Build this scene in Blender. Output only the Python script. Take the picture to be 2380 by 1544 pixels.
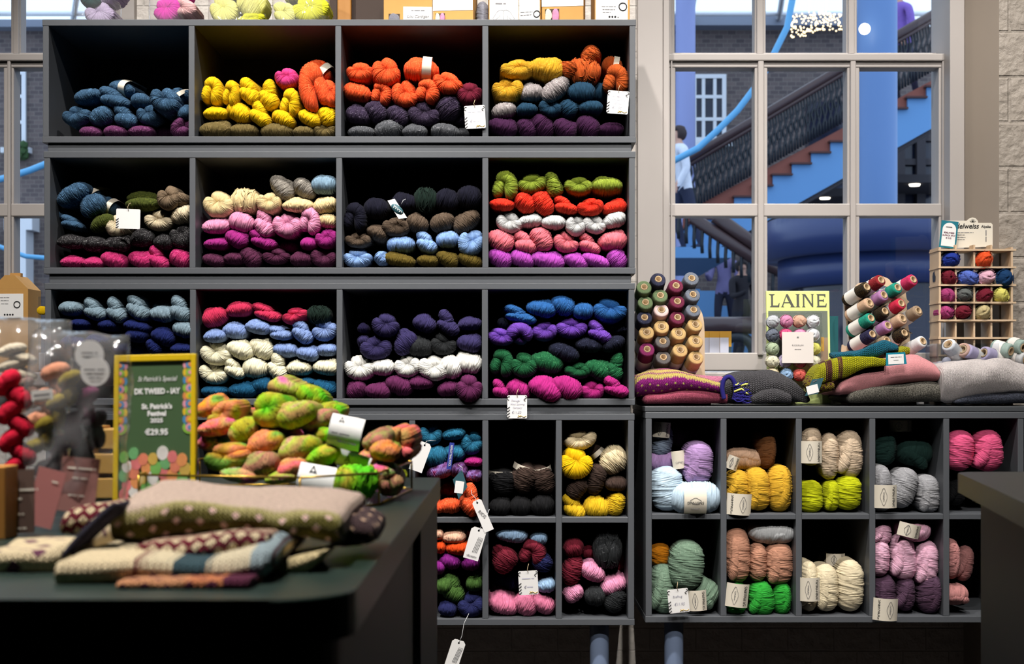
import bpy, bmesh, math, random
from math import sin, cos, pi, radians, sqrt, atan2, exp, floor
from mathutils import Vector, Matrix, noise as mnoise

SC = bpy.context.scene
for o in list(bpy.data.objects):
    bpy.data.objects.remove(o)
COL = SC.collection

# ------------------------------------------------------------------ camera
CAMD, CAMZ = 3.2, 1.05            # the camera stands 3.2 m from the shelf fronts (y = 0), lens 1.05 m up
cam_data = bpy.data.cameras.new('camera')
cam = bpy.data.objects.new('camera', cam_data)
COL.objects.link(cam)
cam.location = (0, -CAMD, CAMZ)
cam.rotation_euler = (pi / 2, 0, 0)
cam_data.sensor_width = 36
cam_data.lens = 36 * CAMD / 2.38
cam_data.shift_y = 118 / 2380
cam_data.clip_start = 0.05
cam_data.dof.use_dof = True
cam_data.dof.focus_distance = 3.2
cam_data.dof.aperture_fstop = 9.5
SC.camera = cam

# ------------------------------------------------------------------ view, sampling details
SC.view_settings.view_transform = 'Standard'
SC.view_settings.look = 'None'
SC.view_settings.exposure = 0.0
SC.view_settings.gamma = 1.0
SC.cycles.use_denoising = True
SC.cycles.max_bounces = 6
SC.cycles.diffuse_bounces = 1
SC.cycles.glossy_bounces = 3
SC.cycles.transparent_max_bounces = 16
SC.cycles.transmission_bounces = 4
SC.cycles.caustics_reflective = False
SC.cycles.caustics_refractive = False
SC.cycles.sample_clamp_indirect = 4.0

# ------------------------------------------------------------------ world: blue evening daylight over the courtyard
W = bpy.data.worlds.new('evening_sky')
SC.world = W
W.use_nodes = True
_nt = W.node_tree
_bg = _nt.nodes['Background']
_tc = _nt.nodes.new('ShaderNodeTexCoord')
_sep = _nt.nodes.new('ShaderNodeSeparateXYZ')
_rmp = _nt.nodes.new('ShaderNodeValToRGB')
_nt.links.new(_tc.outputs['Generated'], _sep.inputs[0])
_nt.links.new(_sep.outputs['Z'], _rmp.inputs[0])
_rmp.color_ramp.elements[0].position = 0.0
_rmp.color_ramp.elements[0].color = (0.60, 0.76, 1.0, 1)
_rmp.color_ramp.elements[1].position = 0.5
_rmp.color_ramp.elements[1].color = (0.66, 0.82, 1.0, 1)
_nt.links.new(_rmp.outputs[0], _bg.inputs[0])
_bg.inputs[1].default_value = 1.7


# ------------------------------------------------------------------ shop lights: ceiling track spots, plus added frontal fill
def spot(x, y, z, tx, ty, tz, watts, angle, blend=0.5, rad=0.03, col=(1.0, 0.955, 0.90)):
    d = bpy.data.lights.new('track_or_fill_spot', 'SPOT')
    d.energy = watts
    d.color = col
    d.spot_size = radians(angle)
    d.spot_blend = blend
    d.shadow_soft_size = rad
    o = bpy.data.objects.new('track_or_fill_spot', d)
    o.location = (x, y, z)
    o.rotation_euler = (Vector((tx, ty, tz)) - Vector((x, y, z))).to_track_quat('-Z', 'Y').to_euler()
    COL.objects.link(o)
    return o


TOPZ = 3.3
spot(-0.95, -1.02, TOPZ, -0.75, 0, 1.40, 135, 62)
spot(-0.15, -1.05, TOPZ, -0.10, 0, 1.40, 120, 64)
spot(0.55, -1.02, TOPZ, 0.60, 0.1, 1.20, 115, 62)
spot(1.25, -1.00, TOPZ, 1.05, 0.2, 0.92, 100, 58)
spot(-0.85, -2.20, TOPZ, -0.80, 0, 1.10, 190, 44, 0.8)     # two added spots: frontal fill for the skeins' lower halves
spot(0.15, -2.25, TOPZ, 0.00, 0, 1.05, 190, 44, 0.8)
spot(0.55, -3.10, TOPZ, 1.30, 0.2, 1.00, 230, 44, 0.7)      # from the middle of the room, low across the window side
spot(-0.50, -2.35, TOPZ, -0.36, -1.72, 1.0, 330, 44, 0.6)     # over the counter, its yarn and sign
spot(-1.25, -2.25, TOPZ, -0.75, -1.95, 0.95, 200, 42, 0.6)


# ================================================================== helpers
def lin(c):
    c = c / 255.0
    return c / 12.92 if c <= 0.04045 else ((c + 0.055) / 1.055) ** 2.4


def rgb(r, g, b):
    return (lin(r), lin(g), lin(b), 1.0)


def P(px, py, y=0.0):
    """Point at depth y behind the shelf fronts that the lens sees at pixel (px, py)."""
    k = (CAMD + y) / CAMD / 1000.0
    return Vector(((px - 1190) * k, y, CAMZ + (890 - py) * k))


def K(y):
    return (CAMD + y) / CAMD / 1000.0


MATS = {}


def new_mat(name):
    m = bpy.data.materials.new(name)
    m.use_nodes = True
    nt = m.node_tree
    return m, nt, nt.nodes, nt.links, nt.nodes['Principled BSDF']


def nd(nodes, kind, **kw):
    n = nodes.new('ShaderNode' + kind)
    for k, v in kw.items():
        if k.startswith('i_'):
            n.inputs[k[2:].replace('_', ' ')].default_value = v
        else:
            setattr(n, k, v)
    return n


def plain(name, col, rough=0.6, metal=0.0, spec=0.5, var=0.12, scale=30.0, bump=0.0, emit=None, alpha=None, trans=0.0):
    """Painted / moulded / printed surface: a base colour with slight mottling and optional bump."""
    if name in MATS:
        return MATS[name]
    m, nt, N, L, b = new_mat(name)
    if len(col) == 3:
        col = rgb(*col)
    b.inputs['Roughness'].default_value = rough
    b.inputs['Metallic'].default_value = metal
    b.inputs['Specular IOR Level'].default_value = spec
    tc = nd(N, 'TexCoord')
    nz = nd(N, 'TexNoise', i_Scale=scale, i_Detail=3.0)
    L.new(tc.outputs['Object'], nz.inputs['Vector'])
    mx = nd(N, 'Mix', data_type='RGBA')
    mx.inputs[6].default_value = tuple(min(1, c * (1 - var)) for c in col[:3]) + (1,)
    mx.inputs[7].default_value = tuple(min(1, c * (1 + var)) for c in col[:3]) + (1,)
    L.new(nz.outputs['Fac'], mx.inputs[0])
    L.new(mx.outputs[2], b.inputs['Base Color'])
    if bump:
        bp = nd(N, 'Bump', i_Strength=bump, i_Distance=0.002)
        L.new(nz.outputs['Fac'], bp.inputs['Height'])
        L.new(bp.outputs[0], b.inputs['Normal'])
    if emit:
        b.inputs['Emission Color'].default_value = rgb(*emit[:3])
        b.inputs['Emission Strength'].default_value = emit[3]
    if trans:
        b.inputs['Transmission Weight'].default_value = trans
    MATS[name] = m
    return m


def clear(name, tint=(1, 1, 1), gloss=0.10, rough=0.03, bump=0.0, scale=8.0, haze=0.0):
    """Thin clear film or pane: mostly see-through, with real glossy reflection and a little haze."""
    if name in MATS:
        return MATS[name]
    m, nt, N, L, b = new_mat(name)
    out = N['Material Output']
    tr = nd(N, 'BsdfTransparent')
    tr.inputs[0].default_value = (*tint, 1)
    gl = nd(N, 'BsdfGlossy', i_Roughness=rough)
    fr = nd(N, 'LayerWeight', i_Blend=0.5)
    pw = nd(N, 'Math', operation='POWER')
    pw.inputs[1].default_value = 5.0
    L.new(fr.outputs['Facing'], pw.inputs[0])
    ma = nd(N, 'Math', operation='MULTIPLY_ADD')
    ma.inputs[1].default_value = 0.6
    ma.inputs[2].default_value = gloss
    ma.use_clamp = True
    L.new(pw.outputs[0], ma.inputs[0])
    ms = nd(N, 'MixShader')
    L.new(ma.outputs[0], ms.inputs[0])
    last = tr
    if haze:
        df = nd(N, 'BsdfDiffuse')
        df.inputs[0].default_value = (.9, .9, .92, 1)
        mh = nd(N, 'MixShader')
        mh.inputs[0].default_value = haze
        L.new(tr.outputs[0], mh.inputs[1])
        L.new(df.outputs[0], mh.inputs[2])
        last = mh
    L.new(last.outputs[0], ms.inputs[1])
    L.new(gl.outputs[0], ms.inputs[2])
    if bump:
        tc = nd(N, 'TexCoord')
        nz = nd(N, 'TexNoise', i_Scale=scale, i_Detail=2.0)
        L.new(tc.outputs['Object'], nz.inputs['Vector'])
        bp = nd(N, 'Bump', i_Strength=bump, i_Distance=0.02)
        L.new(nz.outputs['Fac'], bp.inputs['Height'])
        L.new(bp.outputs[0], gl.inputs['Normal'])
    L.new(ms.outputs[0], out.inputs[0])
    N.remove(b)
    MATS[name] = m
    return m


# ------------------------------------------------------------------ mesh building
def mesh_obj(name, bm, mat=None, parent=None, smooth=False):
    me = bpy.data.meshes.new(name)
    bm.normal_update()
    bm.to_mesh(me)
    bm.free()
    o = bpy.data.objects.new(name, me)
    COL.objects.link(o)
    if mat:
        for m in (mat if isinstance(mat, (list, tuple)) else [mat]):
            me.materials.append(m)
    if smooth:
        for p in me.polygons:
            p.use_smooth = True
    if parent:
        o.parent = parent
    return o


def tag(o, label, cat, group=None, kind=None):
    o['label'] = label
    if cat:
        o['category'] = cat
    if group:
        o['group'] = group
    if kind:
        o['kind'] = kind
    return o


def thing(name, label, cat, loc=(0, 0, 0), rot=(0, 0, 0), group=None):
    o = bpy.data.objects.new(name, None)
    o.empty_display_size = 0.02
    COL.objects.link(o)
    o.location = loc
    o.rotation_euler = rot
    return tag(o, label, cat, group)


def struct(o):
    o['kind'] = 'structure'
    return o


def box(bm, x0, x1, y0, y1, z0, z1, bev=0.0, mi=0):
    v = [bm.verts.new((x, y, z)) for x in (x0, x1) for y in (y0, y1) for z in (z0, z1)]
    idx = ((0, 1, 3, 2), (4, 6, 7, 5), (0, 4, 5, 1), (2, 3, 7, 6), (0, 2, 6, 4), (1, 5, 7, 3))
    fs = [bm.faces.new([v[i] for i in f]) for f in idx]
    for f in fs:
        f.material_index = mi
    if bev:
        es = list({e for f in fs for e in f.edges})
        bmesh.ops.bevel(bm, geom=es, offset=bev, segments=2, profile=0.5, affect='EDGES', material=-1)
    return fs


def bxo(name, x0, x1, y0, y1, z0, z1, mat, parent=None, bev=0.0):
    bm = bmesh.new()
    box(bm, min(x0, x1), max(x0, x1), y0, y1, min(z0, z1), max(z0, z1), bev)
    bmesh.ops.recalc_face_normals(bm, faces=bm.faces)
    return mesh_obj(name, bm, mat, parent)


def pxbox(name, px0, px1, py0, py1, y0, y1, mat, parent=None, bev=0.0):
    """A box whose front face (at depth y0) spans the given pixels."""
    a, b = P(px0, py1, y0), P(px1, py0, y0)
    return bxo(name, a.x, b.x, y0, y1, a.z, b.z, mat, parent, bev)


def tube(bm, pts, r, seg=8, cap=True, mi=0):
    pts = [Vector(p) for p in pts]
    n = len(pts)
    rr = r if isinstance(r, (list, tuple)) else [r] * n
    t0 = (pts[1] - pts[0]).normalized()
    up = Vector((0, 0, 1)) if abs(t0.z) < 0.9 else Vector((1, 0, 0))
    a = t0.cross(up).normalized()
    rings = []
    for i in range(n):
        t = (pts[min(i + 1, n - 1)] - pts[max(i - 1, 0)])
        t = t.normalized() if t.length > 1e-9 else t0
        a = (a - t * a.dot(t))
        a = a.normalized() if a.length > 1e-6 else t.orthogonal().normalized()
        b = t.cross(a)
        rings.append([bm.verts.new(pts[i] + (a * cos(2 * pi * k / seg) + b * sin(2 * pi * k / seg)) * rr[i]) for k in range(seg)])
    for i in range(n - 1):
        for k in range(seg):
            f = bm.faces.new((rings[i][k], rings[i][(k + 1) % seg], rings[i + 1][(k + 1) % seg], rings[i + 1][k]))
            f.smooth = True
            f.material_index = mi
    if cap:
        for rg in (rings[0][::-1], rings[-1]):
            f = bm.faces.new(rg)
            f.material_index = mi
    return rings


def lathe(bm, prof, seg=24, M=None, mi=0, smooth=True):
    """Revolve (r, h) pairs about the local z axis, placed by M."""
    M = M or Matrix.Identity(4)
    rings = []
    for r, h in prof:
        if r < 1e-6:
            rings.append([bm.verts.new(M @ Vector((0, 0, h)))])
        else:
            rings.append([bm.verts.new(M @ Vector((r * cos(2 * pi * k / seg), r * sin(2 * pi * k / seg), h))) for k in range(seg)])
    for A, B in zip(rings, rings[1:]):
        for k in range(seg):
            q = [A[k % len(A)], A[(k + 1) % len(A)], B[(k + 1) % len(B)], B[k % len(B)]]
            q = [v for i, v in enumerate(q) if v not in q[:i]]
            if len(q) > 2:
                f = bm.faces.new(q)
                f.smooth = smooth
                f.material_index = mi


def prism(bm, pts, y0, y1, mi=0):
    """Extrude an outline of (x, z) points from y0 to y1."""
    A = [bm.verts.new((x, y0, z)) for x, z in pts]
    B = [bm.verts.new((x, y1, z)) for x, z in pts]
    n = len(pts)
    fs = [bm.faces.new(A), bm.faces.new(B[::-1])]
    for i in range(n):
        fs.append(bm.faces.new((A[i], B[i], B[(i + 1) % n], A[(i + 1) % n])))
    for f in fs:
        f.material_index = mi
    bmesh.ops.recalc_face_normals(bm, faces=fs)
    return fs


def rounded(x0, x1, z0, z1, r, n=5):
    pts = []
    for cx, cz, a0 in ((x1 - r, z1 - r, 0), (x0 + r, z1 - r, 90), (x0 + r, z0 + r, 180), (x1 - r, z0 + r, 270)):
        for i in range(n + 1):
            a = radians(a0 + 90 * i / n)
            pts.append((cx + r * cos(a), cz + r * sin(a)))
    return pts


def text(name, s, size, loc, mat, parent=None, rot=(pi / 2, 0, 0), align='CENTER', sx=1.0, shear=0.0, ext=0.0001, bold=0.0, spacing=1.0):
    if s.startswith('~'):                           # print too fine to read: a broken line of ink
        n, seed = len(s) - 1, sum(map(ord, s))
        rn_ = random.Random(seed)
        w = n * size * .52 * sx
        x = -w / 2 if align == 'CENTER' else 0
        x1 = x + w
        bm = bmesh.new()
        h = size * .19
        vs = []
        while x < x1:
            l = min(x1 - x, size * rn_.uniform(1.2, 3.4))
            vs += [(x, x + l)]
            x += l + size * .45
        A = []
        for k, (a, b) in enumerate(vs):               # words joined by a hairline into one line of print
            A += [(a, h), (b, h)] + ([(b, h * .12), (vs[k + 1][0], h * .12)] if k + 1 < len(vs) else [])
        pts = A + [(p, -q) for p, q in A[::-1]]
        bm.faces.new([bm.verts.new((p, q, 0)) for p, q in pts])
        bmesh.ops.triangulate(bm, faces=bm.faces[:])
        o = mesh_obj('fine_print', bm, mat, parent)
        o.location = loc
        o.rotation_euler = rot
        return o
    c = bpy.data.curves.new(name, 'FONT')
    c.body = s
    c.size = size
    c.align_x = align
    c.align_y = 'CENTER'
    c.extrude = ext
    c.shear = shear
    c.offset = bold
    c.space_character = spacing
    c.resolution_u = 3
    o = bpy.data.objects.new(name, c)
    COL.objects.link(o)
    o.location = loc
    o.rotation_euler = rot
    o.scale = (sx, 1, 1)
    c.materials.append(mat)
    if parent:
        o.parent = parent
    return o


def copy_tree(o, parent=None):
    c = o.copy()
    COL.objects.link(c)
    if parent:
        c.parent = parent
    for ch in list(o.children):
        copy_tree(ch, c)
    return c


ORD = ['first', 'second', 'third', 'fourth', 'fifth', 'sixth', 'seventh', 'eighth', 'ninth', 'tenth']

# ------------------------------------------------------------------ materials of the setting
M_SHELF = plain('shelf_grey', (84, 87, 92), 0.5, var=0.05, scale=60, bump=0.05)
M_BACK = plain('back_panel_shade', (26, 26, 27), 0.8, var=0.05, scale=40)  # near-black puts the deep shade inside the compartments into the colour
M_TOPBOARD = plain('worktop_grey', (72, 75, 79), 0.45, var=0.05, scale=60)
M_TRIM = plain('trim_paint', (176, 169, 165), 0.45, var=0.03, scale=14, bump=0.12)
M_PLASTER = plain('reveal_paint', (160, 147, 134), 0.7, var=0.04, scale=8, bump=0.15)
M_DARKWALL = plain('dark_shop_paint', (60, 56, 54), 0.9, var=0.05, scale=3)
M_FLOOR = plain('dark_floor', (40, 36, 34), 0.6, var=0.15, scale=6)
M_LEG = plain('leg_steel_blue', (126, 142, 172), 0.4, var=0.05)
M_GLASS = clear('window_glass', (0.97, 0.98, 1.0), 0.045, 0.01, bump=0.15, scale=5)
M_WHITE = plain('white_card', (248, 246, 244), 0.7, var=0.01)
M_CREAM = plain('cream_card', (236, 228, 212), 0.7, var=0.02)
M_BLACKINK = plain('black_ink', (22, 22, 24), 0.7, var=0.02)
M_GREYINK = plain('grey_ink', (120, 118, 120), 0.7, var=0.02)
M_PALEINK = plain('pale_violet_ink', (208, 206, 224), 0.7, var=0.02)
M_STRING = plain('string', (200, 178, 140), 0.9, var=0.1)
M_KRAFT = plain('kraft_card', (200, 150, 82), 0.8, var=0.06, scale=50)
M_PLY = plain('birch_ply', (216, 188, 156), 0.6, var=0.06, scale=20)


def brick_paint(name, col, bumpy=0.6, scale=4.2, dark=0.93):
    m, nt, N, L, b = new_mat(name)
    tc = nd(N, 'TexCoord')
    mp = nd(N, 'Mapping')
    mp.inputs['Rotation'].default_value = (pi / 2, 0, 0)
    L.new(tc.outputs['Object'], mp.inputs[0])
    br = nd(N, 'TexBrick', i_Scale=scale)
    br.inputs['Color1'].default_value = rgb(*col)
    br.inputs['Color2'].default_value = rgb(*[c * 0.97 for c in col])
    br.inputs['Mortar'].default_value = rgb(*[c * dark for c in col])
    br.inputs['Mortar Size'].default_value = 0.012
    br.inputs['Mortar Smooth'].default_value = 0.6
    L.new(mp.outputs[0], br.inputs['Vector'])
    nz = nd(N, 'TexNoise', i_Scale=38.0, i_Detail=5.0)
    L.new(tc.outputs['Object'], nz.inputs['Vector'])
    ma = nd(N, 'Math', operation='MULTIPLY_ADD')
    L.new(nz.outputs['Fac'], ma.inputs[0])
    ma.inputs[1].default_value = 0.7
    L.new(br.outputs['Fac'], ma.inputs[2])
    mm = nd(N, 'Math', operation='SUBTRACT')
    mm.inputs[1].default_value = 0
    sb = nd(N, 'Math', operation='MULTIPLY_ADD')
    L.new(br.outputs['Fac'], sb.inputs[0])
    sb.inputs[1].default_value = -0.2
    L.new(nz.outputs['Fac'], sb.inputs[2])
    bp = nd(N, 'Bump', i_Strength=bumpy, i_Distance=0.012)
    L.new(sb.outputs[0], bp.inputs['Height'])
    L.new(bp.outputs[0], b.inputs['Normal'])
    L.new(br.outputs['Color'], b.inputs['Base Color'])
    b.inputs['Roughness'].default_value = 0.6
    return m


M_WHITEBRICK = brick_paint('painted_brick', (222, 214, 206), 0.5)
M_ROUGHBRICK = brick_paint('rough_painted_stone', (164, 154, 143), 0.9, 2.2, .97)

# ================================================================== the shop's shell
WY = 0.36                                   # face of the back wall
FZ, CZ = 0.0, 3.4
struct(bxo('floor', -3.2, 3.2, -5.2, 0.7, FZ - 0.1, FZ, M_FLOOR))
struct(bxo('ceiling', -3.2, 3.2, -5.2, 0.7, CZ, CZ + 0.1, M_DARKWALL))
struct(bxo('wall_left', -3.3, -3.2, -5.2, 0.7, FZ, CZ, M_DARKWALL))
struct(bxo('wall_right', 3.2, 3.3, -5.2, 0.7, FZ, CZ, M_DARKWALL))
struct(bxo('wall_front', -3.3, 3.3, -5.3, -5.2, FZ, CZ, M_DARKWALL))

kw = K(WY)
XL0, XL1 = (-215 - 1190) * kw, (300 - 1190) * kw        # left window opening
XR0, XR1 = (1540 - 1190) * kw, (2236 - 1190) * kw        # right window opening
SILLZ = CAMZ + (890 - 866) * kw
HEADZ = 3.0
bm = bmesh.new()
for x0, x1, z0, z1 in ((-3.2, XL0, FZ, CZ), (XL1, XR0, FZ, CZ), (XL0, XL1, FZ, SILLZ), (XL0, XL1, HEADZ, CZ),
                       (XR0, XR1 + .12, FZ, SILLZ), (XR0, XR1 + .12, HEADZ, CZ), (XR1 + .12, 3.2, FZ, CZ)):
    box(bm, x0, x1, WY, WY + 0.3, z0, z1)
struct(mesh_obj('wall_back', bm, M_WHITEBRICK))
# rough pier to the right of the window, standing forward of it
bm = bmesh.new()
a, b_ = P(2322, 0, 0.26).x, P(2240, 0, WY - .004).x
pts = [(b_, WY + .002), (a, 0.26), (3.19, 0.26), (3.19, WY + .002)]
vb = [bm.verts.new((x, y, FZ)) for x, y in pts]
vt = [bm.verts.new((x, y, CZ)) for x, y in pts]
for i in range(4):
    f = bm.faces.new((vb[i], vb[(i + 1) % 4], vt[(i + 1) % 4], vt[i]))
    f.material_index = 1 if i == 0 else 0
bm.faces.new(vt)
bm.faces.new(vb[::-1])
bmesh.ops.recalc_face_normals(bm, faces=bm.faces)
struct(mesh_obj('wall_right_pier', bm, [M_ROUGHBRICK, M_PLASTER]))
# smooth painted boards beside the window
struct(pxbox('trim_1', 1482, 1541, -700, 862, 0.335, 0.362, M_TRIM, bev=0.002))
struct(pxbox('trim_2', 1541, 1556, -700, 862, 0.345, 0.50, M_TRIM, bev=0.002))
struct(pxbox('trim_3', 2208, 2242, -700, 862, 0.34, 0.50, M_TRIM, bev=0.002))
struct(pxbox('trim_4', 276, 312, -700, 862, 0.335, 0.50, M_TRIM, bev=0.002))
struct(bxo('trim_5', XR0 - .02, XR1 + .02, 0.30, 0.52, SILLZ - .035, SILLZ, M_TRIM, bev=.004))     # the window boards
struct(bxo('trim_6', XL0 - .02, XL1 + .02, 0.30, 0.52, SILLZ - .035, SILLZ, M_TRIM, bev=.004))


def sash_window(name, xs_up, xs_lo):
    """Two-part sash window: bars given as pixel spans (upper sash further out than the lower one)."""
    root = bpy.data.objects.new(name, None)
    COL.objects.link(root)
    struct(root)
    yu0, yu1, yl0, yl1 = 0.455, 0.50, 0.40, 0.45
    bm = bmesh.new()

    def bar(px0, px1, py0, py1, y0, y1, bev=0.003):
        a, b = P(px0, py1, y0), P(px1, py0, y0)
        box(bm, a.x, b.x, y0, y1, a.z, b.z, bev)

    for x0, x1 in xs_up:                       # upper sash: stiles and glazing bars
        bar(x0, x1, -520, 126, yu0, yu1)
        if x1 - x0 < 30:
            bar(x0 + 5, x1 - 5, -520, 126, yu0 - .008, yu1)
    X0, X1 = xs_up[0][0], xs_up[-1][1]
    bar(X0, X1, 122, 150, yu0 - .002, yu1 - .002)
    bar(X0, X1, -255, -228, yu0, yu1)
    bar(X0, X1, -560, -520, yu0, yu1)
    mesh_obj('upper_sash', bm, M_TRIM, root)
    bm = bmesh.new()
    for x0, x1 in xs_lo:
        bar(x0, x1, 140, 826, yl0, yl1)
        if x1 - x0 < 32:
            bar(x0 + 8, x1 - 8, 140, 826, yl0 - .010, yl1)
    X0, X1 = xs_lo[0][0], xs_lo[-1][1]
    bar(X0, X1, 124, 141, yl0 - .012, yl1)      # meeting rail with its lip
    bar(X0, X1, 138, 157, yl0 - .002, yl1 - .002)
    bar(X0, X1, 473, 503, yl0 - .002, yl1 - .002)
    bar(X0, X1, 820, 862, yl0 - .002, yl1 - .002)
    mesh_obj('lower_sash', bm, M_TRIM, root)
    for spans, y, py0, py1, hs in ((xs_up, yu1 - .02, -520, 126, (-240,)), (xs_lo, yl1 - .02, 150, 826, (488,))):
        for (a0, a1), (b0, b1) in zip(spans, spans[1:]):
            lv = [py0, *hs, py1]
            for p0, p1 in zip(lv, lv[1:]):
                a, b = P(a1 - 4, p1, y), P(b0 + 4, p0, y)
                bm = bmesh.new()
                vs = [bm.verts.new(q) for q in ((a.x, y, a.z), (b.x, y, a.z), (b.x, y, b.z), (a.x, y, b.z))]
                bm.faces.new(vs)
                mesh_obj('pane', bm, M_GLASS, root)
    return root


sash_window('window_1', [(-215, -168), (25, 48), (238, 280)],
            [(-215, -190), (8, 32), (222, 280)])
sash_window('window_2', [(1540, 1568), (1754, 1780), (1967, 1992), (2178, 2212)], [(1552, 1570), (1754, 1784), (1969, 1998), (2182, 2212)])

# ================================================================== shelving
UD = 0.34                                    # depth of a unit


def shelf_unit(name, label, px0, px1, py0, py1, divs, board=15, side=14, mids=(), plinth=None, legs=(), depth=UD):
    root = thing(name, label, 'shelving', (P((px0 + px1) / 2, py1, 0).x, depth / 2, P(0, py1, 0).z))
    bx, by, bz = root.location

    def part(nm, a0, a1, b0, b1, y0=0.0, y1=depth, mat=M_SHELF, bev=.0012):
        p, q = P(a0, b1, 0), P(a1, b0, 0)
        return bxo(nm, p.x - bx, q.x - bx, y0 - by, y1 - by, p.z - bz, q.z - bz, mat, root, bev)

    part('top_board', px0, px1, py0, py0 + board, y1=depth)
    part('bottom_board', px0, px1, py1 - board, py1)
    for a in (px0 + 1, px1 - side - 1):
        part('side_panel', a, a + side, py0 + board, py1 - board, .001)
    for d in divs:
        part('divider', d, d + side, py0 + board, py1 - board, .001)
    part('back_panel', px0 + 1, px1 - 1, py0 + board, py1 - board, depth - .008, depth, M_BACK)
    cols = [px0 + side + 1] + [v for d in divs for v in (d, d + side)] + [px1 - side - 1]
    for m in mids:
        for c0, c1 in zip(cols[::2], cols[1::2]):
            part('middle_shelf', c0, c1, m, m + 13, .001, depth - .008)
    if plinth:
        part('plinth', px0 + 11, px1 - 10, py1, plinth, .007, depth - .02)
    for lx in legs:
        bm = bmesh.new()
        z0 = P(0, py1, 0).z
        x = P(lx, 0, .05).x - bx
        lathe(bm, [(0, FZ - bz + .001), (.022, FZ - bz + .001), (.0225, FZ - bz + .02), (.0225, z0 - bz)], 24, Matrix.Translation((x, .05 - by, 0)))
        mesh_obj('leg', bm, M_LEG, root)
    return root


shelf_unit('shelf_module', 'grey four-compartment shelf module topmost in the tall yarn bookcase', 98, 1478, 45, 332, (438, 779, 1121), plinth=352)
shelf_unit('shelf_module', 'grey four-compartment shelf module second from top in the tall yarn bookcase', 101, 1477, 352, 637, (440, 781, 1121), plinth=658)
shelf_unit('shelf_module', 'grey four-compartment shelf module third from top, behind the price sign', 103, 1476, 658, 942, (441, 782, 1120), plinth=962)
shelf_unit('shelf_module', 'grey two-row pigeonhole module on legs at the bottom of the tall bookcase', 105, 1475, 962, 1454, (272, 442, 612, 782, 951, 1121, 1292), mids=(1203,), legs=(160, 1393))
shelf_unit('pigeonhole_cabinet', 'low grey two-row pigeonhole cabinet on legs under the window', 1500, 2552, 958, 1448, (1675, 1850, 2021, 2193, 2366), mids=(1195,), legs=(1566, 2480), depth=.33)
o = pxbox('worktop', 1499, 2553, 945, 957.6, 0, .335, M_TOPBOARD, bev=.0015)
tag(o, 'dark grey worktop slab on the low cabinet, carrying folded knits', 'worktop')

# ================================================================== wool
def wool(name, col, fleck=None, var=0.42, soft=0.35):
    """Wool yarn: per-strand colour variation along the winding, fine fuzz, optional tweed flecks."""
    key = 'wool_' + name
    if key in MATS:
        return MATS[key]
    m, nt, N, L, b = new_mat(key)
    c = rgb(*col)
    uv = nd(N, 'UVMap')
    mp = nd(N, 'Mapping')
    mp.inputs['Scale'].default_value = (0.9, 1.6, 1)
    oi = nd(N, 'ObjectInfo')
    cb = nd(N, 'CombineXYZ')
    L.new(oi.outputs['Random'], cb.inputs[2])
    sc_ = nd(N, 'VectorMath', operation='SCALE')
    sc_.inputs['Scale'].default_value = 60.0
    L.new(cb.outputs[0], sc_.inputs[0])
    ad = nd(N, 'VectorMath', operation='ADD')
    L.new(uv.outputs[0], mp.inputs[0])
    L.new(mp.outputs[0], ad.inputs[0])
    L.new(sc_.outputs[0], ad.inputs[1])
    nz = nd(N, 'TexNoise', i_Scale=1.0, i_Detail=3.0, i_Roughness=0.7)
    L.new(ad.outputs[0], nz.inputs['Vector'])
    mx = nd(N, 'Mix', data_type='RGBA')
    mx.inputs[6].default_value = tuple(max(0, v * (1 - var)) for v in c[:3]) + (1,)
    mx.inputs[7].default_value = tuple(min(1, v * (1 + var)) for v in c[:3]) + (1,)
    L.new(nz.outputs['Fac'], mx.inputs[0])
    last = mx.outputs[2]
    if fleck:
        mp2 = nd(N, 'Mapping')
        mp2.inputs['Scale'].default_value = (1.0, 9.0, 1)
        L.new(ad.outputs[0], mp2.inputs[0])
        n2 = nd(N, 'TexNoise', i_Scale=1.6, i_Detail=1.0)
        L.new(mp2.outputs[0], n2.inputs['Vector'])
        rp = nd(N, 'ValToRGB')
        rp.color_ramp.elements[0].position = 0.61
        rp.color_ramp.elements[1].position = 0.74
        L.new(n2.outputs['Fac'], rp.inputs[0])
        m2 = nd(N, 'Mix', data_type='RGBA')
        m2.inputs[7].default_value = rgb(*fleck)
        L.new(rp.outputs[0], m2.inputs[0])
        L.new(last, m2.inputs[6])
        last = m2.outputs[2]
    L.new(last, b.inputs['Base Color'])
    b.inputs['Roughness'].default_value = 0.85
    b.inputs['Specular IOR Level'].default_value = 0.12
    b.inputs['Sheen Weight'].default_value = 0.02
    b.inputs['Sheen Roughness'].default_value = 0.5
    mp3 = nd(N, 'Mapping')
    mp3.inputs['Scale'].default_value = (5.0, 26.0, 1)
    L.new(uv.outputs[0], mp3.inputs[0])
    n3 = nd(N, 'TexNoise', i_Scale=1.0, i_Detail=2.0)
    L.new(mp3.outputs[0], n3.inputs['Vector'])
    bp = nd(N, 'Bump', i_Strength=soft, i_Distance=0.0015)
    L.new(n3.outputs['Fac'], bp.inputs['Height'])
    L.new(bp.outputs[0], b.inputs['Normal'])
    MATS[key] = m
    return m


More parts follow.
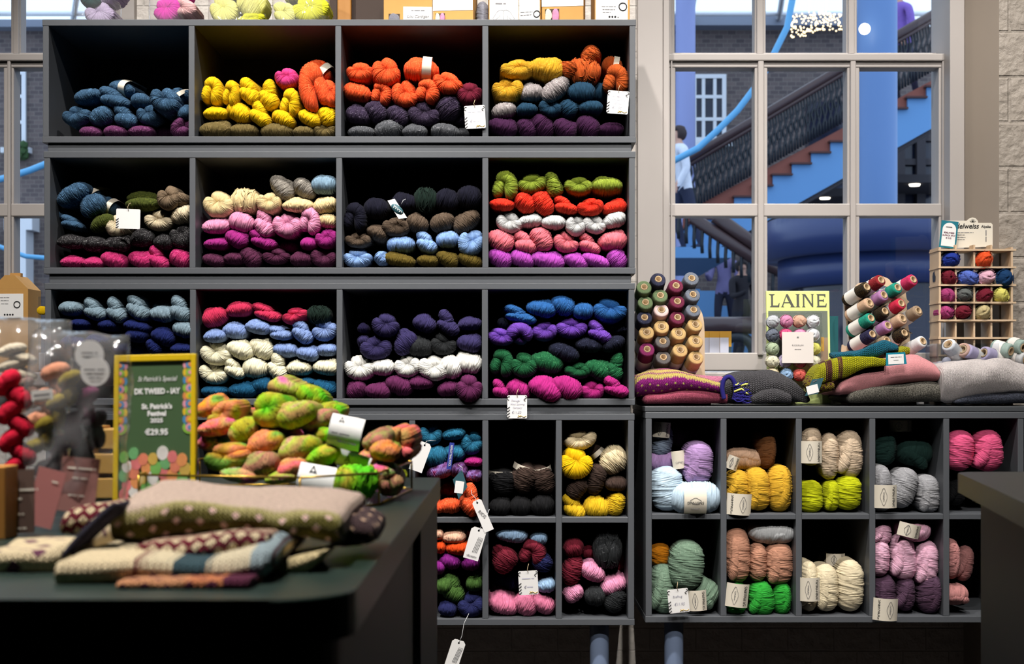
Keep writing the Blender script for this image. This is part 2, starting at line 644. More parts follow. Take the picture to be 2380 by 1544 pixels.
def dyed(name, cols, speck=(50, 45, 20), scale=9.0):
    """Hand-dyed yarn: patches of several colours along the skein, with dark dye specks."""
    key = 'wool_' + name
    if key in MATS:
        return MATS[key]
    m, nt, N, L, b = new_mat(key)
    tc = nd(N, 'TexCoord')
    oi = nd(N, 'ObjectInfo')
    sc_ = nd(N, 'VectorMath', operation='SCALE')
    cb = nd(N, 'CombineXYZ')
    for k in range(3):
        L.new(oi.outputs['Random'], cb.inputs[k])
    sc_.inputs['Scale'].default_value = 37.0
    L.new(cb.outputs[0], sc_.inputs[0])
    ad = nd(N, 'VectorMath', operation='ADD')
    L.new(tc.outputs['Object'], ad.inputs[0])
    L.new(sc_.outputs[0], ad.inputs[1])
    nz = nd(N, 'TexNoise', i_Scale=scale, i_Detail=1.0, i_Roughness=0.4)
    L.new(ad.outputs[0], nz.inputs['Vector'])
    rp = nd(N, 'ValToRGB')
    el = rp.color_ramp.elements
    n = len(cols)
    for i, cc in enumerate(cols):
        p = 0.28 + 0.44 * i / (n - 1)
        e = el[i] if i < 2 else el.new(p)
        e.position = p
        e.color = rgb(*cc)
    L.new(nz.outputs['Fac'], rp.inputs[0])
    n2 = nd(N, 'TexNoise', i_Scale=24.0, i_Detail=0.0)
    L.new(ad.outputs[0], n2.inputs['Vector'])
    r2 = nd(N, 'ValToRGB')
    r2.color_ramp.elements[0].position = 0.70
    r2.color_ramp.elements[1].position = 0.75
    L.new(n2.outputs['Fac'], r2.inputs[0])
    mx = nd(N, 'Mix', data_type='RGBA')
    mx.inputs[7].default_value = rgb(*speck)
    L.new(r2.outputs[0], mx.inputs[0])
    L.new(rp.outputs[0], mx.inputs[6])
    uv = nd(N, 'UVMap')
    n3 = nd(N, 'TexNoise', i_Scale=1.2, i_Detail=3.0)
    L.new(uv.outputs[0], n3.inputs['Vector'])
    m3 = nd(N, 'Mix', data_type='RGBA', blend_type='MULTIPLY')
    m3.inputs[0].default_value = 1.0
    r3 = nd(N, 'ValToRGB')
    r3.color_ramp.elements[0].color = (.62, .62, .62, 1)
    r3.color_ramp.elements[1].color = (1.15, 1.15, 1.15, 1)
    L.new(n3.outputs['Fac'], r3.inputs[0])
    L.new(mx.outputs[2], m3.inputs[6])
    L.new(r3.outputs[0], m3.inputs[7])
    L.new(m3.outputs[2], b.inputs['Base Color'])
    b.inputs['Roughness'].default_value = 0.8
    b.inputs['Specular IOR Level'].default_value = 0.3
    MATS[key] = m
    return m


def h01(*a):
    x = 0.0
    for i, v in enumerate(a):
        x += v * (12.9898 + 65.233 * i)
    x = sin(x) * 43758.5453
    return x - floor(x)


def strand_sweep(bm, uvl, cl, tk, N, skew, seed, dep=2.4, inner=None, amp=0.10, per=6, M=None, y0=0.0, nf=15, uoff=0.0):
    """Sweep a stadium section (round front, straight flanks, round rear) along a flat centre line; the surface is
    ridged strand by strand, each strand going once round the section."""
    ns = int(N * per)
    T = max(tk(i / 40) for i in range(41))
    rings = []
    e = 1e-3
    front = [(pi / 2 - pi * i / (nf - 1)) for i in range(nf)]
    sec = [(sin(a), 'f', cos(a)) for a in front] + [(-1, 'm', .33), (-1, 'm', .7)] + \
          [(sin(a), 'r', cos(a)) for a in [-pi / 2 + pi * i / 5 for i in range(6)]] + [(1, 'm', .7), (1, 'm', .33)]
    m = len(sec)
    for i in range(ns + 1):
        s = i / ns
        x, z = cl(s)
        x1, z1 = cl(min(1, s + e))
        x0, z0 = cl(max(0, s - e))
        dx, dz = x1 - x0, z1 - z0
        l = sqrt(dx * dx + dz * dz) or 1
        nx, nz = -dz / l, dx / l
        t = max(tk(s), 0.004)
        ring = []
        for j, (v, zone, q) in enumerate(sec):
            u = N * s + skew * v * N * 0.5 + 0.7 * sin(2.1 * v + seed) + 0.6 * sin(5 * s * pi + seed * 1.7 + 1.6 * v) + 0.35 * sin(11 * s * pi - 2.7 * v + seed)
            k = floor(u)
            fr = u - k
            pr = sqrt(max(0.0, 1 - (2 * fr - 1) ** 2)) - 0.6
            g = 1 + amp * pr * T / max(t, .35 * T) + 0.07 * (h01(k, seed) - .5)
            off = v * t * g
            if inner is not None and off > inner:
                off = inner + (off - inner) * 0.06
            if zone == 'f':
                y = T - q * t * g
            elif zone == 'm':
                y = T + (dep - 2 * T) * q
            else:
                y = dep - T + q * t
            p = Vector((x + nx * off, y + y0, z + nz * off))
            ring.append((bm.verts.new(M @ p if M else p), u + uoff, j / m * 3))
        rings.append(ring)
    for A, B in zip(rings, rings[1:]):
        for j in range(m):
            a, b_, c, d = A[j], A[(j + 1) % m], B[(j + 1) % m], B[j]
            f = bm.faces.new((a[0], d[0], c[0], b_[0]))
            f.smooth = True
            for lp, q in zip(f.loops, (a, d, c, b_)):
                vv = q[2] if not (j == m - 1 and q in (b_, c)) else 3.0
                lp[uvl].uv = (q[1], vv)
    for rg, rev in ((rings[0], False), (rings[-1], True)):
        vs = [v[0] for v in rg]
        bm.faces.new(vs[::-1] if rev else vs).smooth = True


def bean(L, t, bow=0.1, p=2.6, lop=0.0):
    """Centre line and thickness of a gently bowed bean of half-length L."""
    def cl(s):
        q = 2 * s - 1
        return q * L, -bow * q * q

    def tk(s):
        q = abs(2 * s - 1)
        return t * (max(0, 1 - q ** p)) ** 0.5 * (1 + lop * (2 * s - 1))
    return cl, tk


def arc(R, t, a0, a1, grow=0.0, shrink=0.0):
    def cl(s):
        a = radians(a0 + (a1 - a0) * s)
        r = R * (1 - shrink * s)
        return r * cos(a), r * sin(a)

    def tk(s):
        q = abs(2 * s - 1)
        return t * (max(0, 1 - q ** 4.5)) ** 0.5 * (1 + grow * (2 * s - 1))
    return cl, tk


def finish(bm, name, unit_depth=True):
    """Normalise to a unit box: x and z centred, front at y = 0, depth 1."""
    xs = [v.co.x for v in bm.verts]
    ys = [v.co.y for v in bm.verts]
    zs = [v.co.z for v in bm.verts]
    cx, cz = (min(xs) + max(xs)) / 2, (min(zs) + max(zs)) / 2
    sx, sy, sz = max(xs) - min(xs), max(ys) - min(ys), max(zs) - min(zs)
    for v in bm.verts:
        v.co = Vector(((v.co.x - cx) / sx, (v.co.y - min(ys)) / sy, (v.co.z - cz) / sz))
    bmesh.ops.recalc_face_normals(bm, faces=bm.faces)
    me = bpy.data.meshes.new(name)
    bm.to_mesh(me)
    bm.free()
    me.materials.append(None)
    return me


def skein_mesh(kind, seed):
    rnd = random.Random(seed * 7 + ord(kind))
    bm = bmesh.new()
    uvl = bm.loops.layers.uv.new('UVMap')
    u = rnd.uniform
    if kind == 'L':                                  # one fold seen end on
        cl, tk = bean(.5, .33 + u(-.03, .03), u(-.06, .10), 2.4 + u(-.3, .5), u(-.18, .18))
        strand_sweep(bm, uvl, cl, tk, 15, u(.10, .24) * rnd.choice((-1, 1)), seed, amp=.17)
        if seed % 2:                                 # the other half of the fold showing behind
            cl, tk = bean(.34, .24, .04)
            M = Matrix.Translation((u(.04, .16) * rnd.choice((-1, 1)), .16, .15)) @ Matrix.Rotation(radians(u(-25, 25)), 4, 'Y')
            strand_sweep(bm, uvl, cl, tk, 11, u(-.2, .2), seed + 4, dep=2.0, M=M, amp=.16)
    elif kind == 'K':                                # fold curled on itself, strands meeting at a notch
        sp = u(205, 250)
        a0 = 90 + u(48, 70)
        cl, tk = arc(.27, .25, a0, a0 + sp, u(-.15, .15))
        strand_sweep(bm, uvl, cl, tk, 32, u(.05, .09) * rnd.choice((-1, 1)), seed, inner=.255, amp=.10)
        cl, tk = bean(.3, .22, .05)
        M = Matrix.Translation((0, .22, .12)) @ Matrix.Rotation(radians(u(-30, 30)), 4, 'Y')
        strand_sweep(bm, uvl, cl, tk, 10, .15, seed + 3, dep=2.0, M=M)
    elif kind == 'T':                                # two lobes of the twist crossing
        cl, tk = bean(.40, .25, .06)
        M = Matrix.Translation((-.13, .09, .19)) @ Matrix.Rotation(radians(u(25, 45)), 4, 'Y')
        strand_sweep(bm, uvl, cl, tk, 13, u(.1, .2), seed + 5, M=M, amp=.16)
        cl, tk = bean(.47, .29, u(.0, .10), 2.5, u(-.1, .2))
        M = Matrix.Translation((.06, 0, -.12)) @ Matrix.Rotation(radians(u(2, 18)), 4, 'Y')
        strand_sweep(bm, uvl, cl, tk, 15, u(-.22, -.1), seed, M=M, amp=.17)
    elif kind == 'H':                                # hook: small curl growing into a fat lobe
        cl, tk = arc(.27, .24, 30, 30 + u(215, 245), .28)
        strand_sweep(bm, uvl, cl, tk, 30, u(-.07, .07), seed, inner=.255, amp=.10)
        cl, tk = bean(.34, .23, .04)
        M = Matrix.Translation((.16, .12, -.02)) @ Matrix.Rotation(radians(60), 4, 'Y')
        strand_sweep(bm, uvl, cl, tk, 11, .15, seed + 3, dep=2.1, M=M)
    elif kind == 'M':                                # untidy hank: fold plus slipping loops
        cl, tk = bean(.46, .36, .04)
        strand_sweep(bm, uvl, cl, tk, 15, u(-.2, .2), seed, amp=.17)
        for k in range(9):
            a, b_ = u(-.30, .30), u(.24, .42)
            pts = []
            ph, tl = u(0, 6.3), u(-.8, .8)
            for i in range(15):
                q = pi * i / 14
                x = a + .30 * sin(q) * sin(tl) + .02 * sin(5 * q + ph)
                z = b_ * cos(q) * (1 + .05 * sin(3 * q + ph))
                y = .34 - sqrt(max(0, 1 - (x / .52) ** 2 - (z / .46) ** 2)) * .36 if (x / .52) ** 2 + (z / .46) ** 2 < 1 else .34
                pts.append((x, y - .002, z * .92))
            n0 = len(bm.faces)
            tube(bm, pts, .015, 5)
    elif kind == 'B':                                # wound ball: upright barrel, strands wrapped in slanting bands
        cl, tk = bean(.5, .37, 0, 3.2)
        R = Matrix.Rotation(pi / 2, 4, 'Y')
        strand_sweep(bm, uvl, cl, tk, 20, u(.14, .30) * rnd.choice((-1, 1)), seed, dep=1.3, M=R, amp=.07)
        if seed % 3:
            cl, tk = bean(.40, .17, .12, 3)
            M = Matrix.Translation((u(.06, .13) * rnd.choice((-1, 1)), -.015, u(-.08, .08))) @ Matrix.Rotation(pi / 2 + radians(u(-28, 28)), 4, 'Y')
            strand_sweep(bm, uvl, cl, tk, 16, u(-.3, .3), seed + 9, dep=1.1, M=M, amp=.10)
    elif kind == 'O':                                # small ball seen end on: strands spiral into the middle
        cl, tk = arc(.25, .245, 0, 358)
        tk = lambda q, t=.245: t * (1 + .06 * sin(2 * pi * q * 2))
        strand_sweep(bm, uvl, cl, tk, 22, u(.10, .16), seed, inner=.24, dep=1.0, amp=.10)
        for v in bm.verts:                           # swell the front into a dome with a small dimple
            q = v.co.xz.length
            if v.co.y < .245 and q < .495:
                ring = .245 - sqrt(max(0, .245 ** 2 - (q - .25) ** 2))
                v.co.y += (.5 - sqrt(max(0, .5 ** 2 - q * q))) * .9 + .10 * exp(-(q / .05) ** 2) - ring
        cl, tk = bean(.36, .13, u(.12, .2), 3)
        M = Matrix.Translation((u(-.10, .10), .01, u(.06, .12))) @ Matrix.Rotation(radians(u(-40, 40)), 4, 'Y')
        strand_sweep(bm, uvl, cl, tk, 12, u(.5, .8), seed + 9, dep=.6, M=M, amp=.12)
    return finish(bm, {'O': 'small_ball', 'L': 'folded_hank', 'K': 'curled_hank', 'T': 'twisted_hank', 'H': 'hooked_hank', 'M': 'loose_hank', 'B': 'wound_ball'}[kind])


SK = {k: [skein_mesh(k, 11 * i + 3) for i in range(n)] for k, n in (('L', 5), ('K', 4), ('T', 3), ('H', 3), ('M', 2), ('B', 5), ('O', 3))}

WC = {  # yarn colours: name -> (colour, fleck)
    'denim blue': ((52, 80, 106), (110, 150, 190)), 'plum tweed': ((92, 44, 82), (150, 110, 140)), 'yellow': ((246, 182, 16), None),
    'olive brown': ((100, 86, 50), (150, 130, 90)), 'hot pink': ((204, 62, 126), None), 'orange': ((228, 80, 38), (255, 140, 90)),
    'rust': ((176, 78, 30), (210, 120, 60)), 'burgundy': ((100, 24, 44), None), 'aubergine': ((46, 36, 56), (110, 100, 120)),
    'charcoal': ((70, 72, 76), (150, 150, 155)), 'mustard': ((194, 144, 34), (230, 200, 90)), 'grey tweed': ((140, 132, 132), (215, 210, 205)),
    'dark teal': ((28, 58, 80), None), 'dark purple': ((56, 24, 56), None), 'dark green': ((62, 70, 26), (120, 125, 50)),
    'brown grey': ((122, 104, 84), None), 'oatmeal': ((212, 196, 166), (150, 130, 100)), 'black tweed': ((36, 34, 36), (170, 170, 170)),
    'raspberry': ((176, 42, 100), (240, 110, 160)), 'stone grey': ((130, 124, 116), (170, 165, 155)), 'pale blue': ((118, 144, 164), None),
    'beige': ((222, 196, 148), (180, 150, 100)), 'pink': ((218, 142, 176), None), 'magenta': ((150, 40, 118), None),
    'dark plum': ((76, 32, 58), (120, 70, 100)), 'navy': ((18, 18, 32), None), 'bottle green': ((20, 36, 30), None),
    'brown': ((84, 70, 58), (120, 105, 90)), 'light blue': ((124, 156, 204), (170, 200, 240)), 'olive': ((84, 70, 24), (120, 105, 50)),
    'moss green': ((122, 138, 44), (160, 175, 80)), 'red': ((204, 44, 28), (240, 100, 60)), 'silver': ((190, 190, 190), (225, 225, 225)),
    'rose': ((208, 106, 118), None), 'violet': ((160, 66, 162), None), 'steel blue': ((112, 132, 144), (160, 178, 190)),
    'royal navy': ((22, 32, 84), None), 'crimson': ((186, 46, 80), None), 'periwinkle': ((118, 140, 188), (160, 180, 225)),
    'cream': ((248, 230, 192), None), 'teal': ((18, 72, 104), (50, 110, 145)), 'ink violet': ((50, 44, 84), None),
    'graphite': ((36, 38, 40), (80, 82, 84)), 'ivory': ((255, 250, 232), None), 'plum': ((92, 36, 76), None),
    'blue': ((34, 82, 138), (80, 130, 200)), 'purple': ((96, 58, 152), (140, 95, 205)), 'midnight': ((18, 21, 38), (60, 64, 90)),
    'forest green': ((22, 80, 48), (70, 140, 90)), 'fuchsia': ((160, 36, 112), None), 'sea blue': ((34, 98, 128), (70, 150, 185)),
    'coral orange': ((244, 86, 44), (255, 150, 110)), 'peach': ((236, 176, 150), None), 'burnt orange': ((222, 76, 26), None),
    'bright violet': ((128, 34, 124), None), 'leaf green': ((66, 98, 44), (100, 140, 70)), 'ink navy': ((36, 40, 84), None),
    'black': ((22, 22, 24), None), 'dark brown': ((62, 48, 42), None), 'wine': ((110, 30, 46), None), 'ice blue': ((150, 180, 212), None),
    'dusty pink': ((206, 116, 148), None), 'sand': ((214, 196, 160), None), 'gold': ((248, 184, 16), None), 'ochre': ((206, 168, 32), None),
    'greyed blue': ((112, 124, 142), None), 'lilac': ((166, 134, 182), None), 'baby blue': ((184, 206, 232), None), 'deep plum': ((78, 50, 78), None),
    'apricot': ((208, 170, 142), None), 'chestnut': ((112, 72, 42), None), 'golden': ((206, 160, 48), None), 'fawn': ((206, 184, 158), (170, 145, 120)),
    'lime': ((184, 190, 22), None), 'pine green': ((28, 52, 48), None), 'grey': ((150, 150, 154), (190, 190, 190)), 'bubblegum': ((232, 90, 134), None),
    'amber': ((206, 128, 24), None), 'sage': ((108, 132, 112), (140, 160, 140)), 'tan': ((184, 134, 110), None), 'emerald': ((44, 150, 52), None),
    'ecru': ((226, 206, 174), None), 'candy pink': ((255, 178, 202), None), 'dark mauve': ((84, 60, 80), None), 'old rose': ((180, 124, 122), None),
    'light grey': ((196, 198, 200), None),
}


def wool_of(c):
    col, fl = WC[c]
    return wool(c.replace(' ', '_'), col, fl)


DYE = {
    'purple-streaked': lambda: dyed('streaked', [(70, 30, 70), (110, 60, 120), (150, 120, 190), (150, 40, 100)], (40, 20, 40), 3),
}
M_BANDPAPER = plain('band_paper', (216, 207, 190), 0.7, var=0.03)
M_TIE = plain('tie_thread', (214, 216, 218), 0.8, var=0.05)
N_SK = [0]
PEND = []      # skeins waiting for their labels


def put_skein(kind, px, py, w, h, rot, colour, yf, flags='', name='yarn_skein', dep=None):
    N_SK[0] += 1
    i = N_SK[0]
    mir = kind.islower()
    k = kind.upper()
    me = SK[k][(i * 7 + int(px)) % len(SK[k])]
    o = bpy.data.objects.new(name, me)
    COL.objects.link(o)
    kk = K(yf)
    d = dep or 0.15
    o.location = P(px, py, yf)
    o.scale = (w * kk * (-1 if mir else 1), d, h * kk)
    o.rotation_euler = (radians((h01(i, 1) - .5) * 8), -radians(rot), radians((h01(i, 2) - .5) * 10))
    o.material_slots[0].link = 'OBJECT'
    o.material_slots[0].material = DYE[colour]() if colour in DYE else wool_of(colour)
    if 'b' in flags:
        bm = bmesh.new()
        cl, tk = bean(.15, .5, 0, 20)
        sec = [(sin(a) * .60, .36 - .33 * cos(a)) for a in [pi / 2 - pi * q / 12 for q in range(13)]]
        rows = []
        for x in (-.13, .13):
            rows.append([bm.verts.new((x, y, z)) for z, y in sec + [(-.60, .8), (.60, .8)]])
        nn = len(rows[0])
        for q in range(nn):
            f = bm.faces.new((rows[0][q], rows[1][q], rows[1][(q + 1) % nn], rows[0][(q + 1) % nn]))
            f.smooth = True
        bmesh.ops.recalc_face_normals(bm, faces=bm.faces)
        bd = mesh_obj('paper_band', bm, M_BANDPAPER, o)
        bd.location = (0.16, -.06, 0)
        if 't' in flags:
            bd.location = (0.34, .03, 0)
            bd.scale = (.8, 1, .86)
    return o


def rows(x0, y0, s, shelf, comp, data, base=0.012, dflt_dep=None, name='yarn_skein'):
    """data: 'row name | colour | KIND cx cy w h rot [flags] ; ...' lines, in the pixels of a detail view (x0, y0, scale s)."""
    out = []
    for line in data.strip().splitlines():
        rn, colour, items = [t.strip() for t in line.split('|')]
        for it in items.split(';'):
            t = it.split()
            if not t:
                continue
            k, cx, cy, w, h = t[0], *map(float, t[1:5])
            rot = float(t[5]) if len(t) > 5 else 0.0
            fl = t[6] if len(t) > 6 else ''
            yf = base + 0.010 * h01(cx, cy)
            if 'd' in fl:
                yf += .045
            if 'D' in fl:
                yf += .10
            if 'f' in fl:
                yf -= .022
            dep = dflt_dep or (.19 if 'D' in fl else .22 if yf < 0.03 else .2)
            o = put_skein(k, x0 + cx / s, y0 + cy / s, w / s * 1.04, h / s * 1.06, rot, colour, yf, fl, dep=dep, name=name)
            PEND.append((o, colour, rn, comp, shelf, cx, 'b' in fl))
            out.append(o)
    return out


def label_pending(noun='wool skein'):
    groups = {}
    for r in PEND:
        groups.setdefault((r[1], r[2], r[3], r[4]), []).append(r)
    for (colour, rn, comp, shelf), rs in groups.items():
        rs.sort(key=lambda r: r[5])
        cubby = f'{comp} compartment of {shelf}' if comp else shelf
        for i, r in enumerate(rs):
            w = ' with paper band' if r[6] else ''
            if len(rs) == 1:
                lab = f'{colour} {noun}{w}, {rn}, {cubby}'
            else:
                lab = f'{ORD[i]} {colour} {noun} from left, {rn}, {cubby}'
            tag(r[0], lab, 'yarn', f'{colour} skeins, {cubby}')
    PEND.clear()


# ---- top shelf
rows(90, 40, 3.4, 'top shelf', 'first', '''
upper row | denim blue | L 360 600 225 125 12; T 580 620 255 160 -8; L 785 635 150 120; K 975 635 240 200 -30 f; L 1165 600 80 110 60 d; L 625 540 190 120 -15 bd; L 1090 600 130 150 -50 bd
middle row | denim blue | K 270 755 225 170 10; L 460 765 190 150 25; T 665 770 195 185 -5; K 840 755 180 165 -10; L 1125 745 125 125 20
bottom row | plum tweed | L 385 890 175 110 -5; L 590 890 195 100; L 780 880 205 105; L 985 890 190 90 0 d; K 1115 855 150 200 -60
''')
rows(90, 40, 3.4, 'top shelf', 'second', '''
upper row | yellow | h 1358 562 180 220 0; h 1500 588 145 205 -5; T 1645 572 195 190 -20; T 1818 600 195 215 -35; h 1972 660 165 220 -5; L 2055 612 110 110 0 d
upper row | hot pink | K 1945 460 190 170 -10
top | orange | H 2165 530 235 380 10 f; K 2290 580 175 235 20; L 2215 400 200 150 -40 bd
middle row | yellow | L 1375 740 195 115 0; L 1565 740 215 155 -25; T 1738 752 205 175 -28; L 1925 785 195 130 -30; L 2128 778 195 140 -30; L 2275 765 170 170 -45; L 1800 700 130 100 -30 d
bottom row | olive brown | L 1375 862 255 145 0; L 1615 875 235 120; L 1862 880 255 125; L 2080 885 175 105; K 2255 880 190 140
''')
rows(780, 40, 3.352, 'top shelf', 'third', '''
top row | orange | K 182 408 215 165 0; K 395 400 225 230 -20; L 665 378 270 180 -4 b; K 870 490 240 175 -15
upper row | burgundy | K 1040 578 205 185 0
upper row | orange | L 160 560 220 155 -15; h 350 582 170 190 0; K 537 582 220 205 -25; h 707 560 200 190 0
middle row | aubergine | L 165 745 205 155 -15; L 320 708 190 165 -35; L 480 742 185 170 -38; K 690 740 255 195 0; L 872 690 175 210 -50; L 985 760 110 180 -60 d
bottom row | charcoal | L 190 880 215 100; L 400 852 225 145 10; L 610 872 195 120; L 858 868 225 125 -8; L 985 890 110 90 0 d
''')
rows(780, 40, 3.352, 'top shelf', 'fourth', '''
top row | mustard | K 1418 385 265 165 0; L 1650 362 275 190 -12
top row | rust | M 1935 400 270 210 0; L 1985 285 175 150 60; L 1815 390 130 165 70; h 2185 470 205 230 0; L 2160 355 160 150 -10 bd
upper row | mustard | K 1335 538 245 200 0
upper row | grey tweed | L 1525 565 185 155 10; L 1720 545 255 155 40
upper row | dark teal | L 1922 572 215 165 0; L 2075 570 160 150 0 d
middle row | grey tweed | L 1315 705 195 135 15
middle row | dark teal | L 1495 698 165 115; K 1668 695 185 145 -20; L 1825 688 150 165 -45; L 2000 690 190 115
bottom row | dark purple | L 1310 830 235 150 -15; L 1490 842 175 160 -40; L 1622 832 210 165 -38; L 1790 840 195 165 -38; L 1965 832 195 170 -35; L 2160 865 205 110
''')
# ---- second shelf
rows(90, 345, 3.4, 'second shelf', 'first', '''
top | denim blue | L 230 350 275 155 28; L 400 440 210 190 40; L 385 350 130 130 -40 bd; L 530 440 150 130 -30 bd; L 185 515 130 110 0 d; T 235 575 185 115 -8
upper row | dark green | L 785 430 270 110 0; L 800 375 250 120 0 d; L 470 575 200 140 30
upper row | brown grey | K 1000 380 175 190 -15 f; L 1100 395 110 130 60
upper row | oatmeal | K 610 590 200 195 0; K 930 565 225 165 -5; L 1110 512 200 140 22
middle row | black tweed | L 225 730 225 120; L 410 742 205 120; L 600 742 210 140; L 800 700 195 150 10; L 965 722 160 130; K 1110 675 200 205
bottom row | raspberry | L 235 888 195 105; L 400 898 175 95; L 580 862 220 150 -15; L 772 865 195 150 -18; T 932 855 195 175 -20; L 1108 868 190 155 -25
''')
rows(90, 345, 3.4, 'second shelf', 'second', '''
top | stone grey | L 1910 290 230 170 -50; L 2095 302 200 140 -40
top | pale blue | L 2242 278 215 155
upper row | beige | K 1400 425 245 215 0; M 1612 405 225 200; K 1806 412 195 180 -15; L 2025 438 245 125; L 2247 432 205 140 15; L 2275 562 165 125 -15
middle row | pink | L 1390 602 225 140 5; L 1592 568 205 160 -15; T 1772 582 190 205 -30; K 1952 592 230 205 -12; h 2125 572 180 215 0
lower row | magenta | L 1390 737 205 105; L 1552 700 185 150 -28; T 1757 715 230 145 -8; L 1950 762 160 85 0 d; L 2115 752 135 105; K 2262 702 185 165
bottom row | dark plum | L 1360 882 185 105 -12; L 1525 862 175 100; L 1675 842 190 160 -38; K 1870 852 215 130; L 2062 862 180 120; K 2242 852 215 165 -15
''')
rows(780, 345, 3.352, 'second shelf', 'third', '''
top row | navy | h 140 522 195 225 0; L 300 460 190 165; L 530 402 195 165; L 872 392 190 180 -15; L 1042 362 190 185 -15
top row | bottle green | M 700 388 185 205
upper row | brown | K 470 602 215 160 -8; L 325 642 185 125 -22; L 642 562 180 150 -22; L 816 562 195 145 22; L 1015 552 230 155 38
middle row | brown | K 165 712 205 125 -4
middle row | light blue | L 510 732 220 135; T 700 718 185 165 -15; L 866 702 185 135 5; K 1052 722 200 215 -25
bottom row | light blue | K 166 852 225 155; L 345 855 120 110 -45
bottom row | olive | L 490 862 255 115 -10; L 705 872 175 100 -5; L 870 852 185 130 -30; L 1040 862 200 125 -22
''')
rows(780, 345, 3.352, 'second shelf', 'fourth', '''
top row | moss green | h 1312 272 205 225 0; K 1530 260 228 165 10; L 1715 265 205 140 -75; K 1890 282 220 148 -8; L 2115 266 245 145
upper row | red | L 1290 432 195 100 -4; L 1475 412 185 150 -38; L 1625 412 205 165 -50; T 1796 432 195 132 -8; K 1990 442 205 145 4; L 2182 442 195 132 10
middle row | silver | K 1346 567 205 168 -12; L 1515 546 195 115 4; L 1706 571 190 115; K 1872 592 168 168 -30; K 2017 586 185 148 -15; L 2186 551 185 125 20
lower row | rose | L 1296 702 215 185 -32; T 1490 722 205 175 -4; L 1622 690 205 170 -50; K 1806 722 200 165 -15; T 1992 732 190 145 -18; L 2166 697 230 165 4
bottom row | violet | L 1285 847 195 150 -28; L 1460 852 205 142 -18; L 1662 852 272 155 -14; L 1876 862 205 132 -22; L 2042 867 232 115 -18; L 2205 852 170 160 -45
''')
# ---- third shelf
rows(90, 650, 3.4, 'third shelf', 'first', '''
top row | steel blue | L 220 222 185 115; T 416 228 200 175 -10; T 588 242 180 185 -18; T 754 212 220 190 -20; L 946 276 208 132 -4; L 965 208 170 90 0 d; T 1108 226 190 195 -18
upper row | steel blue | L 1130 397 185 135 -12
middle row | royal navy | L 300 345 170 85; L 520 350 160 100; L 742 360 210 110 -10; L 752 432 175 135; L 966 442 195 145 -18; L 892 525 150 130 -45; L 1112 545 200 95
lower row | royal navy | L 240 490 200 120; L 440 480 190 120; L 640 540 200 120 0 d
''', base=-0.010)
rows(90, 650, 3.4, 'third shelf', 'second', '''
top row | crimson | L 1375 282 205 165 22; L 1566 226 215 132 8; T 1787 262 235 135 -8; K 2006 276 205 135 18
top row | bottle green | M 2205 268 195 155
upper row | periwinkle | L 1370 442 185 115 5; L 1530 392 205 145 -8; L 1711 367 205 122 -8; T 1887 422 195 125 4; T 2078 402 200 175 -20; K 2258 402 200 175 15
middle row | periwinkle | L 1930 546 205 125 -4; L 2116 576 185 132 -10; L 2268 556 175 105
middle row | cream | K 1392 582 255 192 -4; L 1572 542 225 162 -18; L 1752 532 210 180 -32
lower row | cream | K 1366 742 235 172 -18; T 1537 702 195 155 -12; L 1702 692 205 165 -8; T 1882 692 195 195 -35; L 2042 692 205 132; L 2252 687 215 142 -4
bottom row | teal | L 1370 887 215 95; L 1592 872 235 142; L 1752 842 175 140; L 2092 812 165 85; L 2252 852 210 135 -18
''', base=-0.004)
rows(780, 650, 3.352, 'third shelf', 'third', '''
top row | ink violet | L 205 372 90 85 0 d; K 387 352 215 185 -12; L 696 337 190 145 -18; T 882 342 200 175 -22; L 1050 337 190 115 5
upper row | ink violet | L 215 472 100 95 0 d; K 312 532 245 185; L 540 490 205 185 45; L 1036 482 195 155 -12
upper row | graphite | L 656 512 205 165 -4; K 842 502 205 172
lower row | ivory | K 181 682 245 195 -4; L 361 672 195 155; K 551 672 205 185; K 757 692 245 195 -20; L 897 672 190 185 -18; L 1036 642 220 190 -6
bottom row | plum | L 142 852 165 155 30; L 316 857 205 145 -8; L 492 822 225 155 -18; L 666 802 205 115; L 872 852 180 125 10; K 1046 842 205 215 0 f
''', base=-0.004)
rows(780, 650, 3.352, 'third shelf', 'fourth', '''
top row | blue | T 1450 272 255 135 -10; L 1601 212 235 145 -10; L 1776 202 195 155 -25; L 1936 242 165 135; K 2146 227 265 185
top row | midnight | L 1312 342 115 90 -20 d
upper row | purple | K 1296 447 200 135 -4; k 1441 422 200 175 180; K 1631 402 200 155; K 1846 372 245 165; T 2061 402 200 155 -15
middle row | midnight | L 1791 572 245 135 -18; L 1986 517 215 115 -4; L 2181 502 185 115 25; L 2220 390 120 70 10 d
lower row | forest green | h 1292 642 190 215 0; K 1461 662 215 195; L 1656 647 255 165 -14; K 1891 707 215 125 -4; L 2051 692 210 165 -28; T 2196 692 165 215 -45
bottom row | fuchsia | T 1282 852 140 140 -10; L 1437 852 200 155 -22; L 1641 852 275 185 -22 f; L 1811 842 250 180 -22 f; K 2011 862 185 155; T 2196 842 205 155 -8 f
''', base=-0.004)
